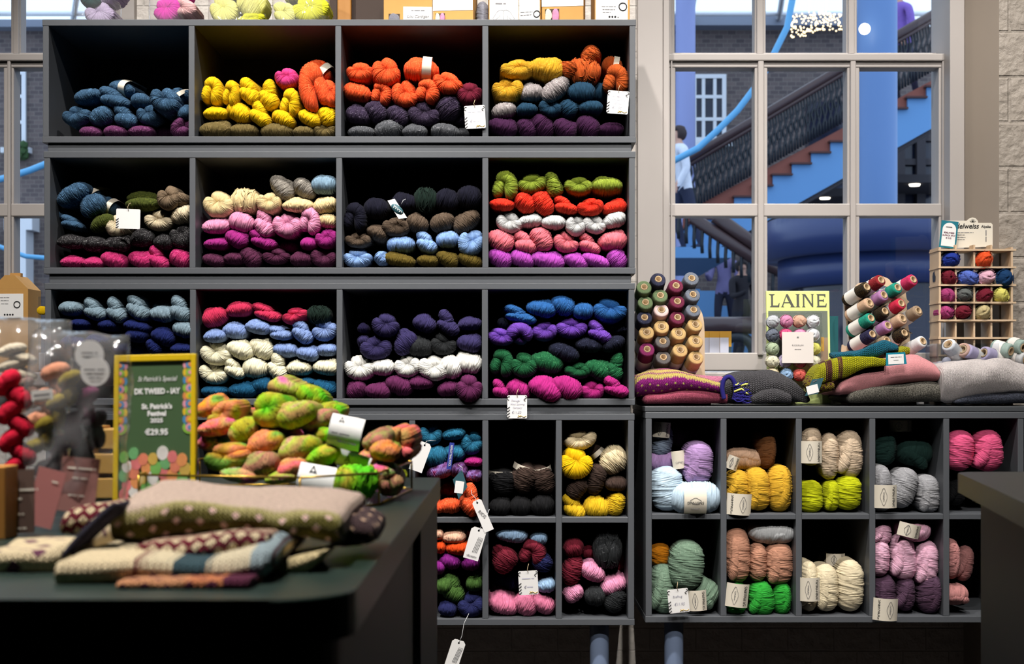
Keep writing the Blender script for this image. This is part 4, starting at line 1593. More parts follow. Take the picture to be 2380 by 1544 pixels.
GRID = [(80, 222, 'cone green'), (235, 137, 'cone navy'), (428, 207, 'cone wine'), (598, 127, 'slate'), (95, 388, 'cone green'), (258, 313, 'cone green'),
        (443, 377, 'cone wine'), (612, 303, 'slate'), (85, 552, 'cone navy'), (268, 470, 'blush'), (445, 552, 'cone wine'), (618, 470, 'slate'),
        (108, 713, 'jute'), (272, 652, 'jute'), (458, 722, 'jute'), (638, 628, 'jute'), (113, 898, 'berry'), (284, 812, 'ash'), (475, 907, 'jute'),
        (643, 808, 'jute'), (290, 985, 'ash'), (648, 985, 'jute')]
DESC = {'cone green': 'moss green', 'cone navy': 'navy', 'cone wine': 'wine red', 'slate': 'slate grey', 'blush': 'blush pink', 'jute': 'jute tan', 'ash': 'ash grey', 'berry': 'berry red'}
LBL = ['top moss green cone in the outer column of the left rack', 'navy cone topmost in the second column of the left rack', 'topmost wine red cone on the left rack',
       'topmost slate grey cone on the left rack', 'lower moss green cone in the outer column of the left rack', 'moss green cone above the blush pink one on the left rack',
       'middle wine red cone on the left rack', 'middle slate grey cone on the left rack', 'navy cone low in the outer column, above the jute one', 'blush pink yarn cone on the left rack',
       'lowest wine red cone on the left rack', 'lowest slate grey cone on the left rack', 'jute tan cone in the outer column above the berry red one', 'jute tan cone directly below the blush pink cone',
       'jute tan cone directly below the wine red cones', 'jute tan cone directly below the slate grey cones', 'berry red cone with label at lower left of the rack',
       'ash grey cone directly below a jute tan one, second column', 'lower jute tan cone in the third column of the left rack', 'middle jute tan cone in the rack\'s inner column',
       'lowest ash grey cone at the foot of the left rack', 'lowest jute tan cone in the rack\'s inner column, label showing']
proto = make_cone(.0190, .0186, .098, .0084, (.12, .62))
for i, ((X, Y, c), lb) in enumerate(zip(GRID, LBL)):
    ax = (.10 + (X - 360) * .00025, -.885, .46)
    place_cone(proto, i == 0, 1480 + X / 4.678, 620 + Y / 4.678, .165, ax, c, lb, 'yarn cones on the left rack', L=.098)
# its plywood board
rk = thing('cone_rack', 'curved birch plywood rack holding the cones beside the bookcase', 'display rack', (P(1562, 0, .262).x, .262, WZ))
k_ = K(.262)
out = [(-82, 0), (-82, 175), (-60, 205), (-20, 235), (-10, 258), (14, 252), (22, 236), (58, 228), (74, 190), (76, 75), (84, 62), (86, 0)]
bm = bmesh.new()
o_ = catmull([(x * k_, z * k_) for x, z in out], 5)
prism(bm, o_, -.003, .003)
mesh_obj('board', bm, M_PLY, rk)
bxo('foot', -.08, .09, -.06, .012, 0, .012, M_PLY, rk, .002)
bm = bmesh.new()
prism(bm, rounded(-.008, .008, .222 * 1.08, .238 * 1.08, .004), -.0045, -.003)
mesh_obj('badge', bm, M_WHITE, rk)

R2 = [(785, 145, 'dark red', 'dark red glitter cone topmost on the right rack'), (1135, 140, 'cerise', 'cerise glitter cone at the upper right of the right rack'),
      (630, 222, 'sequin black', 'black glitter cone at the upper left of the right rack'), (965, 228, 'jade', 'jade green glitter cone below the cerise one'),
      (815, 308, 'mauve', 'mauve cone below the dark red one on the right rack'), (660, 395, 'biscuit', 'biscuit beige cone at the left of the right rack'),
      (1005, 400, 'scarlet', 'scarlet glitter cone below the upper jade one'), (828, 485, 'sequin black', 'black glitter cone in the middle of the right rack'),
      (1190, 480, 'taupe', 'taupe cone at the right edge of the right rack'), (675, 560, 'jade', 'jade green cone at the lower left of the right rack'),
      (1020, 565, 'biscuit', 'biscuit beige cone left of the taupe one'), (860, 640, 'mauve', 'lower mauve cone on the right rack'),
      (690, 735, 'dark navy', 'dark navy cone at the foot of the right rack'), (1040, 722, 'sequin black', 'black gold-sequin cone above the lime knit'),
      (850, 805, 'taupe', 'taupe sequin cone half hidden behind the teal knit'), (1240, 812, 'white', 'white cone lowest at the right of the right rack')]
proto = make_cone(.0165, .0150, .078, .0092, (.12, .66))
for i, (X, Y, c, lb) in enumerate(R2):
    place_cone(proto, i == 0, 1880 + X / 4.678, 620 + Y / 4.678, .19, (.44, -.78, .38), c, lb, 'glitter yarn cones on the right rack', L=.078)
rk = thing('cone_rack', 'tree-shaped birch plywood rack holding the glitter cones before the window', 'display rack', (P(2040, 0, .268).x, .268, WZ))
k_ = K(.268)
zoff = (CAMZ - WZ) / k_
out = [(360, 1240), (350, 900), (395, 865), (440, 835), (405, 600), (375, 345), (400, 290), (480, 270), (495, 225), (545, 180), (650, 165), (690, 120), (765, 100), (860, 132),
       (905, 180), (1000, 175), (1040, 230), (1060, 350), (1088, 385), (1062, 430), (1085, 690), (1128, 735), (1095, 785), (1110, 1240)]
pp = [((1880 + X / 4.678 - 2040) * k_, (890 - (620 + Y / 4.678) + zoff) * k_) for X, Y in out]
pp[0] = (pp[0][0], 0)
pp[-1] = (pp[-1][0], 0)
bm = bmesh.new()
prism(bm, catmull(pp, 4), -.003, .003)
mesh_obj('board', bm, M_PLY, rk)
bxo('foot', pp[0][0], pp[-1][0], -.05, .012, 0, .012, M_PLY, rk, .002)
bm = bmesh.new()
bx_, bz_ = (1880 + 790 / 4.678 - 2040) * k_, (890 - (620 + 250 / 4.678) + zoff) * k_
prism(bm, [(bx_ + .016 * cos(2 * pi * i / 20) * (1 + .08 * cos(5 * 2 * pi * i / 20)), bz_ + .010 * sin(2 * pi * i / 20)) for i in range(20)], -.0046, -.003)
bd = mesh_obj('badge', bm, plain('slate_badge', (88, 92, 108), .5), rk)
text('lettering', 'emke', .0085, (bx_ + .002, -.0052, bz_), M_WHITE, bd)

# ---- magazine, clear box of little balls, leaflets
M_LIME = plain('lime_cover', (226, 238, 146), 0.35, var=0.02)
mg = thing('magazine', 'pale lime magazine with a big dark five-letter title, standing against the window', 'magazine', P(1857, 880, .245) + Vector((0, 0, 0)), (radians(-4), 0, 0))
mw, mh = 147.5 * K(.245), 205 * K(.245)
mg.location.z = WZ + .002
mh = CAMZ + (890 - 677) * K(.245) - WZ
bm = bmesh.new()
box(bm, -mw / 2, mw / 2, -.004, .004, 0, mh, .0008)
mesh_obj('cover', bm, M_LIME, mg)
u_ = mw / 690.0                                   # units of the detail view


def mx_(X):
    return (X - 1765) * u_


def mz_(Y):
    return mh - (Y - 268) * u_


bm = bmesh.new()


def stroke(*pts):
    prism(bm, [(mx_(x), mz_(y)) for x, y in pts], -.0047, -.004)


stroke((1450, 302), (1512, 302), (1512, 308), (1494, 318), (1494, 428), (1545, 428), (1560, 400), (1566, 402), (1560, 446), (1460, 446), (1460, 440), (1472, 434), (1472, 318), (1450, 308))
stroke((1640, 302), (1656, 302), (1722, 436), (1736, 446), (1680, 446), (1692, 436), (1638, 330), (1604, 436), (1616, 446), (1578, 446), (1590, 436))
stroke((1610, 392), (1680, 392), (1680, 402), (1610, 402))
stroke((1738, 302), (1790, 302), (1778, 312), (1778, 436), (1790, 446), (1738, 446), (1752, 436), (1752, 312))
stroke((1806, 302), (1846, 302), (1916, 408), (1916, 312), (1904, 302), (1944, 302), (1932, 312), (1932, 446), (1920, 446), (1836, 322), (1836, 436), (1848, 446), (1808, 446), (1820, 436), (1820, 312))
stroke((1966, 302), (2066, 302), (2066, 338), (2058, 338), (2050, 318), (1998, 318), (1998, 366), (2040, 366), (2044, 356), (2050, 356), (2050, 390), (2044, 390), (2040, 380), (1998, 380),
       (1998, 430), (2062, 430), (2074, 404), (2080, 406), (2074, 446), (1966, 446), (1978, 436), (1978, 312))
mesh_obj('title_lettering', bm, plain('title_ink', (78, 78, 72), .5, var=.02), mg)
ph = bxo('cover_photo', mx_(1440), mx_(2086), -.0046, -.0039, mz_(1060), mz_(487), plain('photo_grey', (108, 116, 104), .4, var=.3, scale=16), mg)
bxo('cover_photo', mx_(2004), mx_(2086), -.0049, -.0045, mz_(1060), mz_(780), plain('photo_fawn', (150, 128, 104), .4, var=.3, scale=16), mg)
bxo('cover_photo', mx_(2010), mx_(2042), -.0052, -.0048, mz_(930), mz_(775), plain('photo_ochre', (196, 150, 60), .4, var=.1), mg)
tag(pxbox('teal_card', 1929, 1948, 735, 900, .285, .288, plain('teal_print', (22, 92, 98), .5, var=.05)), 'tall dark teal card standing behind the lime magazine', 'card')

BXY = .185
kb = K(BXY)
bxr = thing('yarn_box', 'clear box of small pastel balls with a square white card, before the magazine', 'boxed yarn set', (P(1845, 0, BXY).x, BXY, WZ))
bw, bh0 = 132 * kb, CAMZ + (890 - 727) * kb - WZ
bm = bmesh.new()
box(bm, -bw / 2, bw / 2, -.004, .045, .001, bh0, .001)
mesh_obj('clear_case', bm, clear('clear_plastic', (.97, .98, 1), .05, .04, .2, 30), bxr)
bm = bmesh.new()
box(bm, -82 * kb, 32 * kb, -.0062, -.0048, CAMZ + (890 - (620 + 1050 / 4.678)) * kb - WZ, CAMZ + (890 - (620 + 712 / 4.678)) * kb - WZ, .0004)
for v in bm.verts:
    v.co.x += .0 + 22 * kb
cd = mesh_obj('card', bm, plain('box_card', (226, 218, 212), .6, var=.02), bxr)
for v in cd.data.vertices:
    v.co.x = (-36 * kb) + (v.co.x - (-60 * kb)) / (114 * kb) * 73 * kb + .008
czm = CAMZ + (890 - (620 + 857 / 4.678)) * kb - WZ
cxm = sum(v.co.x for v in cd.data.vertices) / len(cd.data.vertices)
text('lettering', 'RICORUMI', .0052, (cxm, -.0068, czm), M_GREYINK, cd, spacing=1.25)
text('lettering', '~dk  cotton', .0030, (cxm, -.0068, czm - .010), M_GREYINK, cd)
bxo('emblem', cxm - .0022, cxm + .0022, -.0069, -.0062, czm + .018, czm + .0215, M_GREYINK, cd)
cols_ = [['light grey', 'pink', 'peach', 'white'], ['slate', 'bubblegum', 'pink', 'white'], ['sage', 'lime', 'sand', 'yellow'], ['cream', 'pale lilac', 'rose', 'cream'], ['sand', 'ice blue', 'coral orange', 'peach']]
names_ = ['top', 'second', 'third', 'fourth', 'bottom']
WC['pastel yellow'] = ((232, 216, 110), None)
WC['pastel green'] = ((176, 190, 156), None)
WC['coral'] = ((226, 104, 92), None)
cols_[2] = ['pastel green', 'pastel green', 'pastel yellow', 'pastel yellow']
cols_[4][2] = 'coral'
YS = [590, 740, 890, 1030, 1175]
for r in range(5):
    for c in range(4):
        if r in (2, 3) and c in (1, 2) and r == 2:
            continue
        X = (1490, 1635, 1785, 1935)[c]
        o = put_skein('O', 1480 + X / 4.678, 620 + YS[r] / 4.678, 31, 31, 40 * r + 70 * c, cols_[r][c], BXY + .001, name='cotton_ball', dep=.036)
        tag(o, f'{cols_[r][c]} cotton ball, {ORD[c]} from left in the {names_[r]} row of the clear box', 'yarn', 'small cotton balls in the clear box')
struct(bxo('trim_7', XR0 - .1, XR1 + .1, .60, .80, SILLZ - .05, CAMZ + (890 - 832) * K(.66), plain('outer_sill', (170, 176, 186), .6)))
M_MUSTARD = plain('mustard_print', (206, 150, 40), .5, var=.04)
M_DKTEAL = plain('dark_teal_print', (44, 66, 76), .5, var=.04)
for i, (X0, X1) in enumerate(((690, 830), (790, 940), (905, 1030))):
    y = .68 - .012 * i
    a, b_ = P(1480 + X0 / 4.678, 620 + 925 / 4.678, y), P(1480 + X1 / 4.678, 620 + 702 / 4.678, y)
    zb = CAMZ + (890 - 832) * K(.66)
    lf = thing('leaflet', ('mustard-edged leaflet nearest the cone rack, standing outside the pane', 'middle mustard-edged leaflet standing outside the pane', 'mustard-edged leaflet farthest from the cone rack, outside the pane')[i], 'leaflet', ((a.x + b_.x) / 2, y, zb), group='leaflets on the outer sill')
    w_ = b_.x - a.x
    h_ = b_.z - zb
    bxo('cover', -w_ / 2, w_ / 2, 0, .003, .001, h_, M_MUSTARD, lf)
    bxo('panel', -w_ / 2, w_ * .24, -.0006, 0, .001, h_ * .76, plain('pale_print', (206, 204, 214), .5), lf)
    bxo('corner', w_ * .24, w_ / 2, -.0006, 0, .001, h_ * .42, M_DKTEAL, lf)

# ---- ball rack
RY = .19
kr = K(RY)


def z5(X, Y, y=RY):
    return P(2140 + X / 4.175, 490 + Y / 4.175, y)


rk = thing('ball_rack', 'birch plywood pigeonhole rack of small balls in the window corner', 'display rack', (z5(530, 0).x, RY, WZ))
rx0, rx1 = z5(186, 0).x - rk.location.x, z5(885, 0).x - rk.location.x
dz = WZ
RD = .075
for Y in (380, 550, 722, 892, 1065, 1235, 1405):
    z = z5(0, Y).z - dz
    e = .010
    bxo('shelf', rx0 - .004, rx1 + e, -.002, RD, z - .0022, z + .0022, M_PLY, rk)
top = z5(0, 352).z - dz
bxo('side_panel', rx0 - .0025, rx0 + .0025, 0, RD, 0, top, M_PLY, rk)
bxo('side_panel', rx1 - .0025, rx1 + .0025, 0, RD, 0, top, M_PLY, rk)
for X in (345, 525, 692):
    x = z5(X, 0).x - rk.location.x
    bxo('divider', x - .0022, x + .0022, .004, RD, 0, top + .006, M_PLY, rk)
for i, (z0, z1) in enumerate(((0, 1),)):
    bm = bmesh.new()
    o_ = [(.0, .015), (.006, .012), (.009, .004), (.007, -.010), (-.007, -.010), (-.009, .002), (-.004, .010), (-.002, .019)]
    zc = z5(0, 640).z - dz
    A = [bm.verts.new((rx0 - .0034, .037 + q * 1.4, zc + z)) for q, z in o_]
    bm.faces.new(A)
    mesh_obj('cutout', bm, plain('cutout_navy', (26, 34, 58), .6), rk)
RB = [(325, 468, 172, 168, 'royal blue ball', 'royal'), (635, 463, 182, 165, 'orange', 'orange'), (300, 645, 178, 155, 'burgundy', 'wine'), (495, 650, 195, 170, 'periwinkle', 'hyacinth'),
      (672, 645, 178, 160, 'pale pink', 'ballet pink'), (857, 652, 192, 175, 'dark petrol', 'petrol'), (290, 812, 178, 152, 'rose mauve', 'mallow'), (455, 815, 155, 142, 'grey', 'pewter'),
      (660, 820, 180, 155, 'burgundy', 'wine'), (815, 815, 158, 145, 'pale yellow', 'primrose'), (265, 982, 155, 152, 'rose', 'mallow'), (440, 982, 172, 148, 'burgundy', 'wine'), (625, 982, 176, 152, 'khaki beige', 'khaki')]
for nm, c in {'royal': (34, 54, 140), 'hyacinth': (86, 108, 188), 'ballet pink': (222, 172, 190), 'petrol': (24, 58, 98), 'mallow': (168, 66, 118), 'pewter': (96, 100, 98), 'primrose': (222, 212, 112), 'khaki': (188, 172, 128)}.items():
    WC[nm] = (c, None)
for i, (X, Y, w, h, d, c) in enumerate(RB):
    pz = z5(X, Y, RY - .012)
    o = put_skein('O', 2140 + X / 4.175, 490 + Y / 4.175, w / 4.175, h / 4.175, 50 * i, c, RY - .012 - .004 * (i % 2), name='alpaca_ball', dep=.07)
    shelf_ = ('top', 'top', 'second', 'second', 'second', 'second', 'third', 'third', 'third', 'third', 'fourth', 'fourth', 'fourth')[i]
    d = d.replace(' ball', '')
    tag(o, f'{d} ball on the {shelf_} shelf of the plywood ball rack', 'yarn', 'balls in the plywood rack')
    if i in (0, 1, 2, 5, 6, 8):
        bm = bmesh.new()
        lathe(bm, [(.5, .0), (.52, .25), (.50, .55)], 28, Matrix.Rotation(-pi / 2, 4, 'X') @ Matrix.Translation((0, 0, .38)))
        pb = mesh_obj('paper_band', bm, M_PAPER, o)
sg = thing('header_card', 'white header card with black script lettering on top of the ball rack', 'sign', z5(500, 240, .225) , (0, 0, 0))
c_ = sg.location.copy()
pp = [(z5(X, Y, .225).x - c_.x, z5(X, Y, .225).z - c_.z) for X, Y in ((210, 368), (210, 95), (446, 97), (470, 75), (500, 66), (530, 72), (553, 97), (556, 118), (680, 118), (697, 135), (697, 346))]
bm = bmesh.new()
prism(bm, pp, -.0008, .0008)
mesh_obj('card', bm, M_CREAM, sg)


def sgt(s, X, Y, size, mat=M_BLACKINK, rot=0, **kw_):
    p = z5(X, Y, .225)
    t = text('lettering', s, size, (p.x - c_.x, -.0013, p.z - c_.z), mat, sg, **kw_)
    if rot:
        t.matrix_basis = Matrix.Translation(t.location) @ Matrix.Rotation(-radians(rot), 4, 'Y') @ Matrix.Rotation(pi / 2, 4, 'X')
    return t


sgt('edelweiss', 432, 152, .0178, shear=.25, sx=.95, bold=.0003)
sgt('Alpaka', 632, 155, .0088, bold=.0002)
sgt('~70% Alpaka 30% Merino', 430, 214, .0038, M_GREYINK)
sgt('~50 g  150 m', 385, 236, .0036, M_GREYINK)
sgt('~nadel 3 - 4', 392, 258, .0036, M_GREYINK)
sgt('~Made in Italy', 378, 280, .0036, M_GREYINK)
sgt('~edelweiss', 632, 245, .0062, M_GREYINK, 90)
bm = bmesh.new()
for a in (20, 65, 110, 155, 90):
    p = z5(503, 112, .225)
    v = Vector((cos(radians(a)), 0, sin(radians(a))))
    q = Vector((-v.z, 0, v.x))
    o0 = Vector((p.x - c_.x, -.0013, p.z - c_.z))
    tube(bm, [o0, o0 + v * .0045 + q * .0014, o0 + v * .0085, o0 + v * .0045 - q * .0014, o0], .0003, 4)
mesh_obj('emblem', bm, M_BLACKINK, sg)
pc = thing('price_card', 'teal-edged arched price card leaning on the white header card', 'sign', z5(272, 230, .205), (0, radians(6), 0))
M_PEACOCK = plain('peacock_print', (24, 120, 138), .5, var=.04)
w_, h_ = 165 / 4.175 * K(.205), 262 / 4.175 * K(.205)
bxo('card', -w_ / 2, w_ / 2, 0, .0012, -h_ / 2, h_ / 2, M_PEACOCK, pc)
bm = bmesh.new()
aw = w_ * .40
prism(bm, [(-aw, -h_ * .44), (aw, -h_ * .44), (aw, h_ * .18)] + [(aw * cos(a), h_ * .18 + aw * sin(a)) for a in [pi * i / 12 for i in range(1, 12)]] + [(-aw, h_ * .18)], -.0006, 0)
mesh_obj('arch_panel', bm, M_WHITE, pc)
M_WINEINK = plain('wine_ink', (120, 60, 90), .6)
text('lettering', '~Cushla', .0058, (0, -.0011, h_ * .27), M_GREYINK, pc)
for j, s in enumerate(('EDELWEISS', 'ALPACA 4PLY', '€ 9.95')):
    text('lettering', s, .0052, (0, -.0011, h_ * (.06 - .10 * j)), M_WINEINK, pc, bold=.00012)

# ---- acrylic tray with loose cones at the right end
tr = thing('acrylic_tray', 'clear acrylic tray of pastel cones before the ball rack', 'tray', P(2262, 0, .10) * 1.0)
tr.location.z = WZ + .07
k_ = K(.10)
bm = bmesh.new()
zt = CAMZ + (890 - (620 + 835 / 4.678)) * k_ - tr.location.z
for x0, x1, y0, y1 in ((-85 * k_, 60 * k_, 0, .002), (-85 * k_, -85 * k_ + .002, 0, .09), (-85 * k_, 60 * k_, .088, .09)):
    box(bm, x0, x1, y0, y1, 0, zt)
box(bm, -85 * k_, 60 * k_, 0, .09, 0, .002)
mesh_obj('clear_case', bm, clear('acrylic', (.93, .96, 1), .10, .03), tr)
for j in range(2):
    bm = bmesh.new()
    lathe(bm, [(0, 0), (.011, 0), (.011, .0004), (0, .0004)], 18, Matrix.Translation((-62 * k_ + j * .02, -.0006, zt * (.45 - .3 * j))) @ Matrix.Rotation(pi / 2, 4, 'X'))
    mesh_obj('printed_motif', bm, plain('motif_grey', (120, 124, 140), .6), tr)
for X0, Y0, X1, Y1, c, lb in ((1500, 830, 1650, 1010, 'white', 'white cone leaning in the acrylic tray'), (1690, 900, 1900, 1020, 'pale lilac', 'pale lilac cone lying in the acrylic tray behind the grey sweater'),
                              (1880, 930, 2130, 1030, 'pale lilac', 'second pale lilac cone lying nearer the window corner'), (1660, 890, 1780, 990, 'salmon', 'salmon cone between the lilac and white cones'),
                              (2215, 925, 2010, 880, 'seafoam', 'seafoam cone with its hole showing behind the grey sweater'), (2330, 880, 2200, 850, 'seafoam', 'seafoam cone cut off by the frame edge'),
                              (2360, 1010, 2210, 960, 'light grey', 'pale grey cone lowest at the frame edge')):
    a, b_ = z4((X0, Y0, Y0))[0], z4((X1, Y1, Y1))[0]
    p0, p1 = P(a[0], a[1], .13), P(b_[0], b_[1], .17)
    cn = copy_tree(proto)
    ax = (p0 - p1).normalized()
    cn.matrix_basis = Matrix.Translation(p1) @ ax.to_track_quat('Z', 'Y').to_matrix().to_4x4() @ Matrix.Diagonal((1.15, 1.15, max(.6, (p0 - p1).length / .085), 1))
    for ch in cn.children:
        if ch.name.startswith('wound_yarn'):
            ch.material_slots[0].material = wool_of(c)
    tag(cn, lb, 'yarn cone', 'pastel cones at the right end of the worktop')

# ---- folded knits on the worktop
M_K_PURPLE = knit('purple', (150, 40, 130), bands=[(0, (170, 140, 110)), (.06, (176, 90, 130)), (.135, (216, 190, 110)), (.150, (150, 40, 130)), (.154, (220, 196, 110)), (.165, (156, 40, 132))],
                  dots=(.020, .016, .0035, .168, .22), dotcol=(225, 205, 120))
M_K_ROSE = knit('rose', (186, 88, 112), (.0034, .0030))
M_K_LPINK = knit('light_pink', (214, 130, 160), (.0034, .0030))
o = fold('colourwork_wrap', z3((-30, 1200, 1420), (100, 1150, 1400), (260, 1110, 1390), (420, 1112, 1372), (600, 1165, 1352), (780, 1220, 1352), (945, 1275, 1372)), M_K_PURPLE, None, .035, .19, seed=2, wob=.003)
tag(o, 'purple knitted wrap with yellow bands and dots, folded below the cone rack', 'knitwear')
o = fold('knitted_sweater', z3((60, 1400, 1492), (300, 1385, 1490), (600, 1340, 1490), (900, 1300, 1492), (1003, 1340, 1494)), M_K_ROSE, None, .045, .2, seed=3)
tag(o, 'rose pink knit folded beneath the purple wrap', 'knitwear')
o = fold('knitted_sweater', z3((560, 1170, 1330), (760, 1175, 1330), (960, 1195, 1330)), M_K_LPINK, None, .12, .12, seed=4)
tag(o, 'light pink knit just showing behind the purple wrap', 'knitwear')
M_K_GREY = knit('charcoal_rib', (84, 82, 86), (.0062, .0052), strength=1.0, marl=.3)
gs = thing('fringed_scarf', 'charcoal chunky scarf with navy fringe, folded in the middle of the worktop', 'scarf')
fold('scarf_body', z3((860, 1330, 1490), (960, 1230, 1490), (1100, 1165, 1488), (1320, 1128, 1484), (1530, 1135, 1480), (1700, 1210, 1478), (1800, 1310, 1474), (1905, 1410, 1462)), M_K_GREY, gs, .05, .18, seed=6, wob=.004)
fold('folded_end', z3((1230, 1420, 1492), (1400, 1335, 1488), (1560, 1330, 1484), (1700, 1400, 1486)), M_K_GREY, gs, .030, .06, seed=8)
M_NAVYCORD = wool('navy_cord', (40, 36, 110), None)
M_LEMONCORD = wool('lemon_cord', (216, 214, 110), None)
bm = bmesh.new()
bl = bmesh.new()
rn = random.Random(5)
lp = z3((950, 1440, 0), (930, 1330, 0), (950, 1230, 0), (1010, 1200, 0), (1060, 1260, 0), (1075, 1360, 0), (1055, 1450, 0))
tube(bm, [P(a, b, .03) for a, b, _ in catmull(lp, 6)], .0055, 8)
for i in range(34):
    x0, y0 = 1060 + rn.uniform(-15, 25), 1300 + rn.uniform(-20, 150)
    pts = [(x0, y0)]
    for q in range(5):
        pts.append((pts[-1][0] + rn.uniform(15, 45), pts[-1][1] + rn.uniform(-18, 32)))
    pts = [(a, min(b, 1488)) for a, b in pts]
    tube(bl if i % 17 == 3 else bm, [P(1480 + a / 4.678, 620 + b / 4.678, .022 + .004 * rn.random()) for a, b in pts], (.0015 if i % 17 != 3 else .0024), 5)
mesh_obj('navy_fringe', bm, M_NAVYCORD, gs, True)
mesh_obj('lemon_strands', bl, M_LEMONCORD, gs, True)
M_K_TWEED = knit('grey_tweed', (128, 124, 114), (.0038, .0033), marl=.42)
M_K_PINK = knit('blush_pink', (222, 150, 154), (.0028, .0025), strength=.6, marl=.12)
M_K_OAT = knit('pale_grey', (236, 226, 224), (.0038, .0033), marl=.14)
M_K_DENIM = knit('dark_denim', (72, 76, 90), (.0032, .0028), marl=.4)
M_K_LIME = knit('lime', (170, 168, 24), (.0052, .0046), bands=[(0, (170, 166, 30)), (.045, (90, 50, 40)), (.060, (176, 172, 24)), (.078, (96, 52, 44)), (.084, (176, 174, 20))], axis='u', marl=.2)
M_K_TEAL = knit('teal', (26, 106, 132), (.0055, .005), marl=.25)
o = fold('knitted_sweater', z4((430, 1400, 1470), (540, 1330, 1482), (800, 1290, 1480), (1100, 1260, 1476), (1380, 1250, 1472), (1500, 1300, 1466)), M_K_TWEED, None, .035, .24, seed=11)
tag(o, 'grey tweed sweater folded beneath the pink one', 'knitwear')
o = fold('knitted_sweater', z4((310, 1300, 1410), (420, 1170, 1390), (620, 1110, 1380), (800, 1060, 1330), (1000, 990, 1290), (1180, 960, 1265), (1340, 1020, 1255), (1452, 1130, 1235)), M_K_PINK, None, .03, .24, seed=12, wob=.004)
tag(o, 'blush pink fine-knit sweater folded on top of the grey tweed one', 'knitwear')
o = fold('knitted_sweater', z4((1440, 1090, 1440), (1560, 1040, 1462), (1800, 1012, 1420), (2050, 1010, 1380), (2250, 1030, 1370), (2500, 1080, 1380)), M_K_OAT, None, .02, .2, seed=13, wob=.006, nose=.6)
tag(o, 'pale grey chunky sweater folded at the right end of the worktop', 'knitwear')
o = fold('knitted_sweater', z4((1585, 1460, 1490), (1750, 1400, 1494), (2000, 1376, 1492), (2500, 1376, 1492)), M_K_DENIM, None, .03, .2, seed=14)
tag(o, 'dark denim grey knit folded under the pale grey sweater', 'knitwear')
o = fold('knitted_cowl', z4((40, 1190, 1330), (120, 1080, 1290), (300, 1000, 1240), (560, 985, 1130), (740, 990, 1090), (860, 1000, 1080)), M_K_LIME, None, .012, .10, seed=15, wob=.006, nose=.5)
tag(o, 'lime green cowl with brown stripes slumped over the pink sweater', 'knitwear')
o = fold('knitted_hat', z4((-30, 1260, 1330), (60, 1190, 1370), (180, 1210, 1360), (290, 1290, 1350)), knit('lime_brown', (130, 110, 30), (.005, .0045), dots=(.012, .012, .004), dotcol=(80, 40, 40)), None, .018, .06, seed=16, wob=.006)
tag(o, 'lime and brown patterned hat below the lime cowl', 'knitwear')
o = fold('knitted_cowl', z4((285, 930, 1000), (420, 935, 975), (600, 900, 970), (760, 830, 970), (880, 800, 920), (1000, 850, 900)), M_K_TEAL, None, .05, .08, seed=17, wob=.005, nose=.6)
tag(o, 'teal chunky cowl lying behind the lime one', 'knitwear')
o = fold('knitted_headband', z4((870, 920, 960), (980, 885, 950), (1060, 862, 945), (1112, 880, 940)), knit('lime_rib', (172, 170, 30), (.005, .0045)), None, .06, .06, seed=18, wob=.004)
tag(o, 'lime ribbed piece curling up behind the turquoise tag', 'knitwear')
t_ = swing_tag('swing_tag', 'turquoise-edged tag with white sticker on the lime cowl', 1880 + 948 / 4.678, 620 + 1004 / 4.678, 50, 30, 3, .0, [('~hand knit cowl', .0036, 0, .14, 0), ('~in wool', .0036, 0, -.10, 0)], plain('turquoise_print', (20, 132, 156), .5),
               False, pts=[(-.5, -.5), (.5, -.44), (.44, .5), (-.46, .5)], panel=(-.38, .36, -.40, .36))
t_ = swing_tag('swing_tag', 'dark teal tag with white sticker lying against the charcoal scarf', 1480 + 1930 / 4.678, 620 + 1308 / 4.678, 46, 36, 14, -.004, [('~label', .0042, .10, .36, 14)], M_TEALCARD, False,
               pts=[(-.58, -.42), (.10, -.5), (.58, .42), (-.02, .5)], panel=(-.42, .18, -.40, .14))

# ================================================================== the courtyard outside the windows
def zw(X, Y, y):
    """point read in the detail view of the right window, at depth y"""
    return P(1470 + X / 2.615, Y / 2.615, y)


def zl(X, Y, y):
    return P(1560 + X / 3.72, 500 + Y / 3.72, y)


def prism_v(name, pts, depth, mat, parent=None):
    """Prism whose front outline is given by 3D points sharing one y."""
    y = pts[0].y
    bm = bmesh.new()
    prism(bm, [(p.x, p.z) for p in pts], y, y + depth)
    return mesh_obj(name, bm, mat, parent)


def brick(name, c1, c2, mortar, scale):
    m, nt, N, L, b = new_mat(name)
    tc = nd(N, 'TexCoord')
    mp = nd(N, 'Mapping')
    mp.inputs['Rotation'].default_value = (pi / 2, 0, 0)
    L.new(tc.outputs['Object'], mp.inputs[0])
    br = nd(N, 'TexBrick', i_Scale=scale)
    br.inputs['Color1'].default_value = rgb(*c1)
    br.inputs['Color2'].default_value = rgb(*c2)
    br.inputs['Mortar'].default_value = rgb(*mortar)
    L.new(mp.outputs[0], br.inputs['Vector'])
    L.new(br.outputs['Color'], b.inputs['Base Color'])
    b.inputs['Roughness'].default_value = .9
    return m


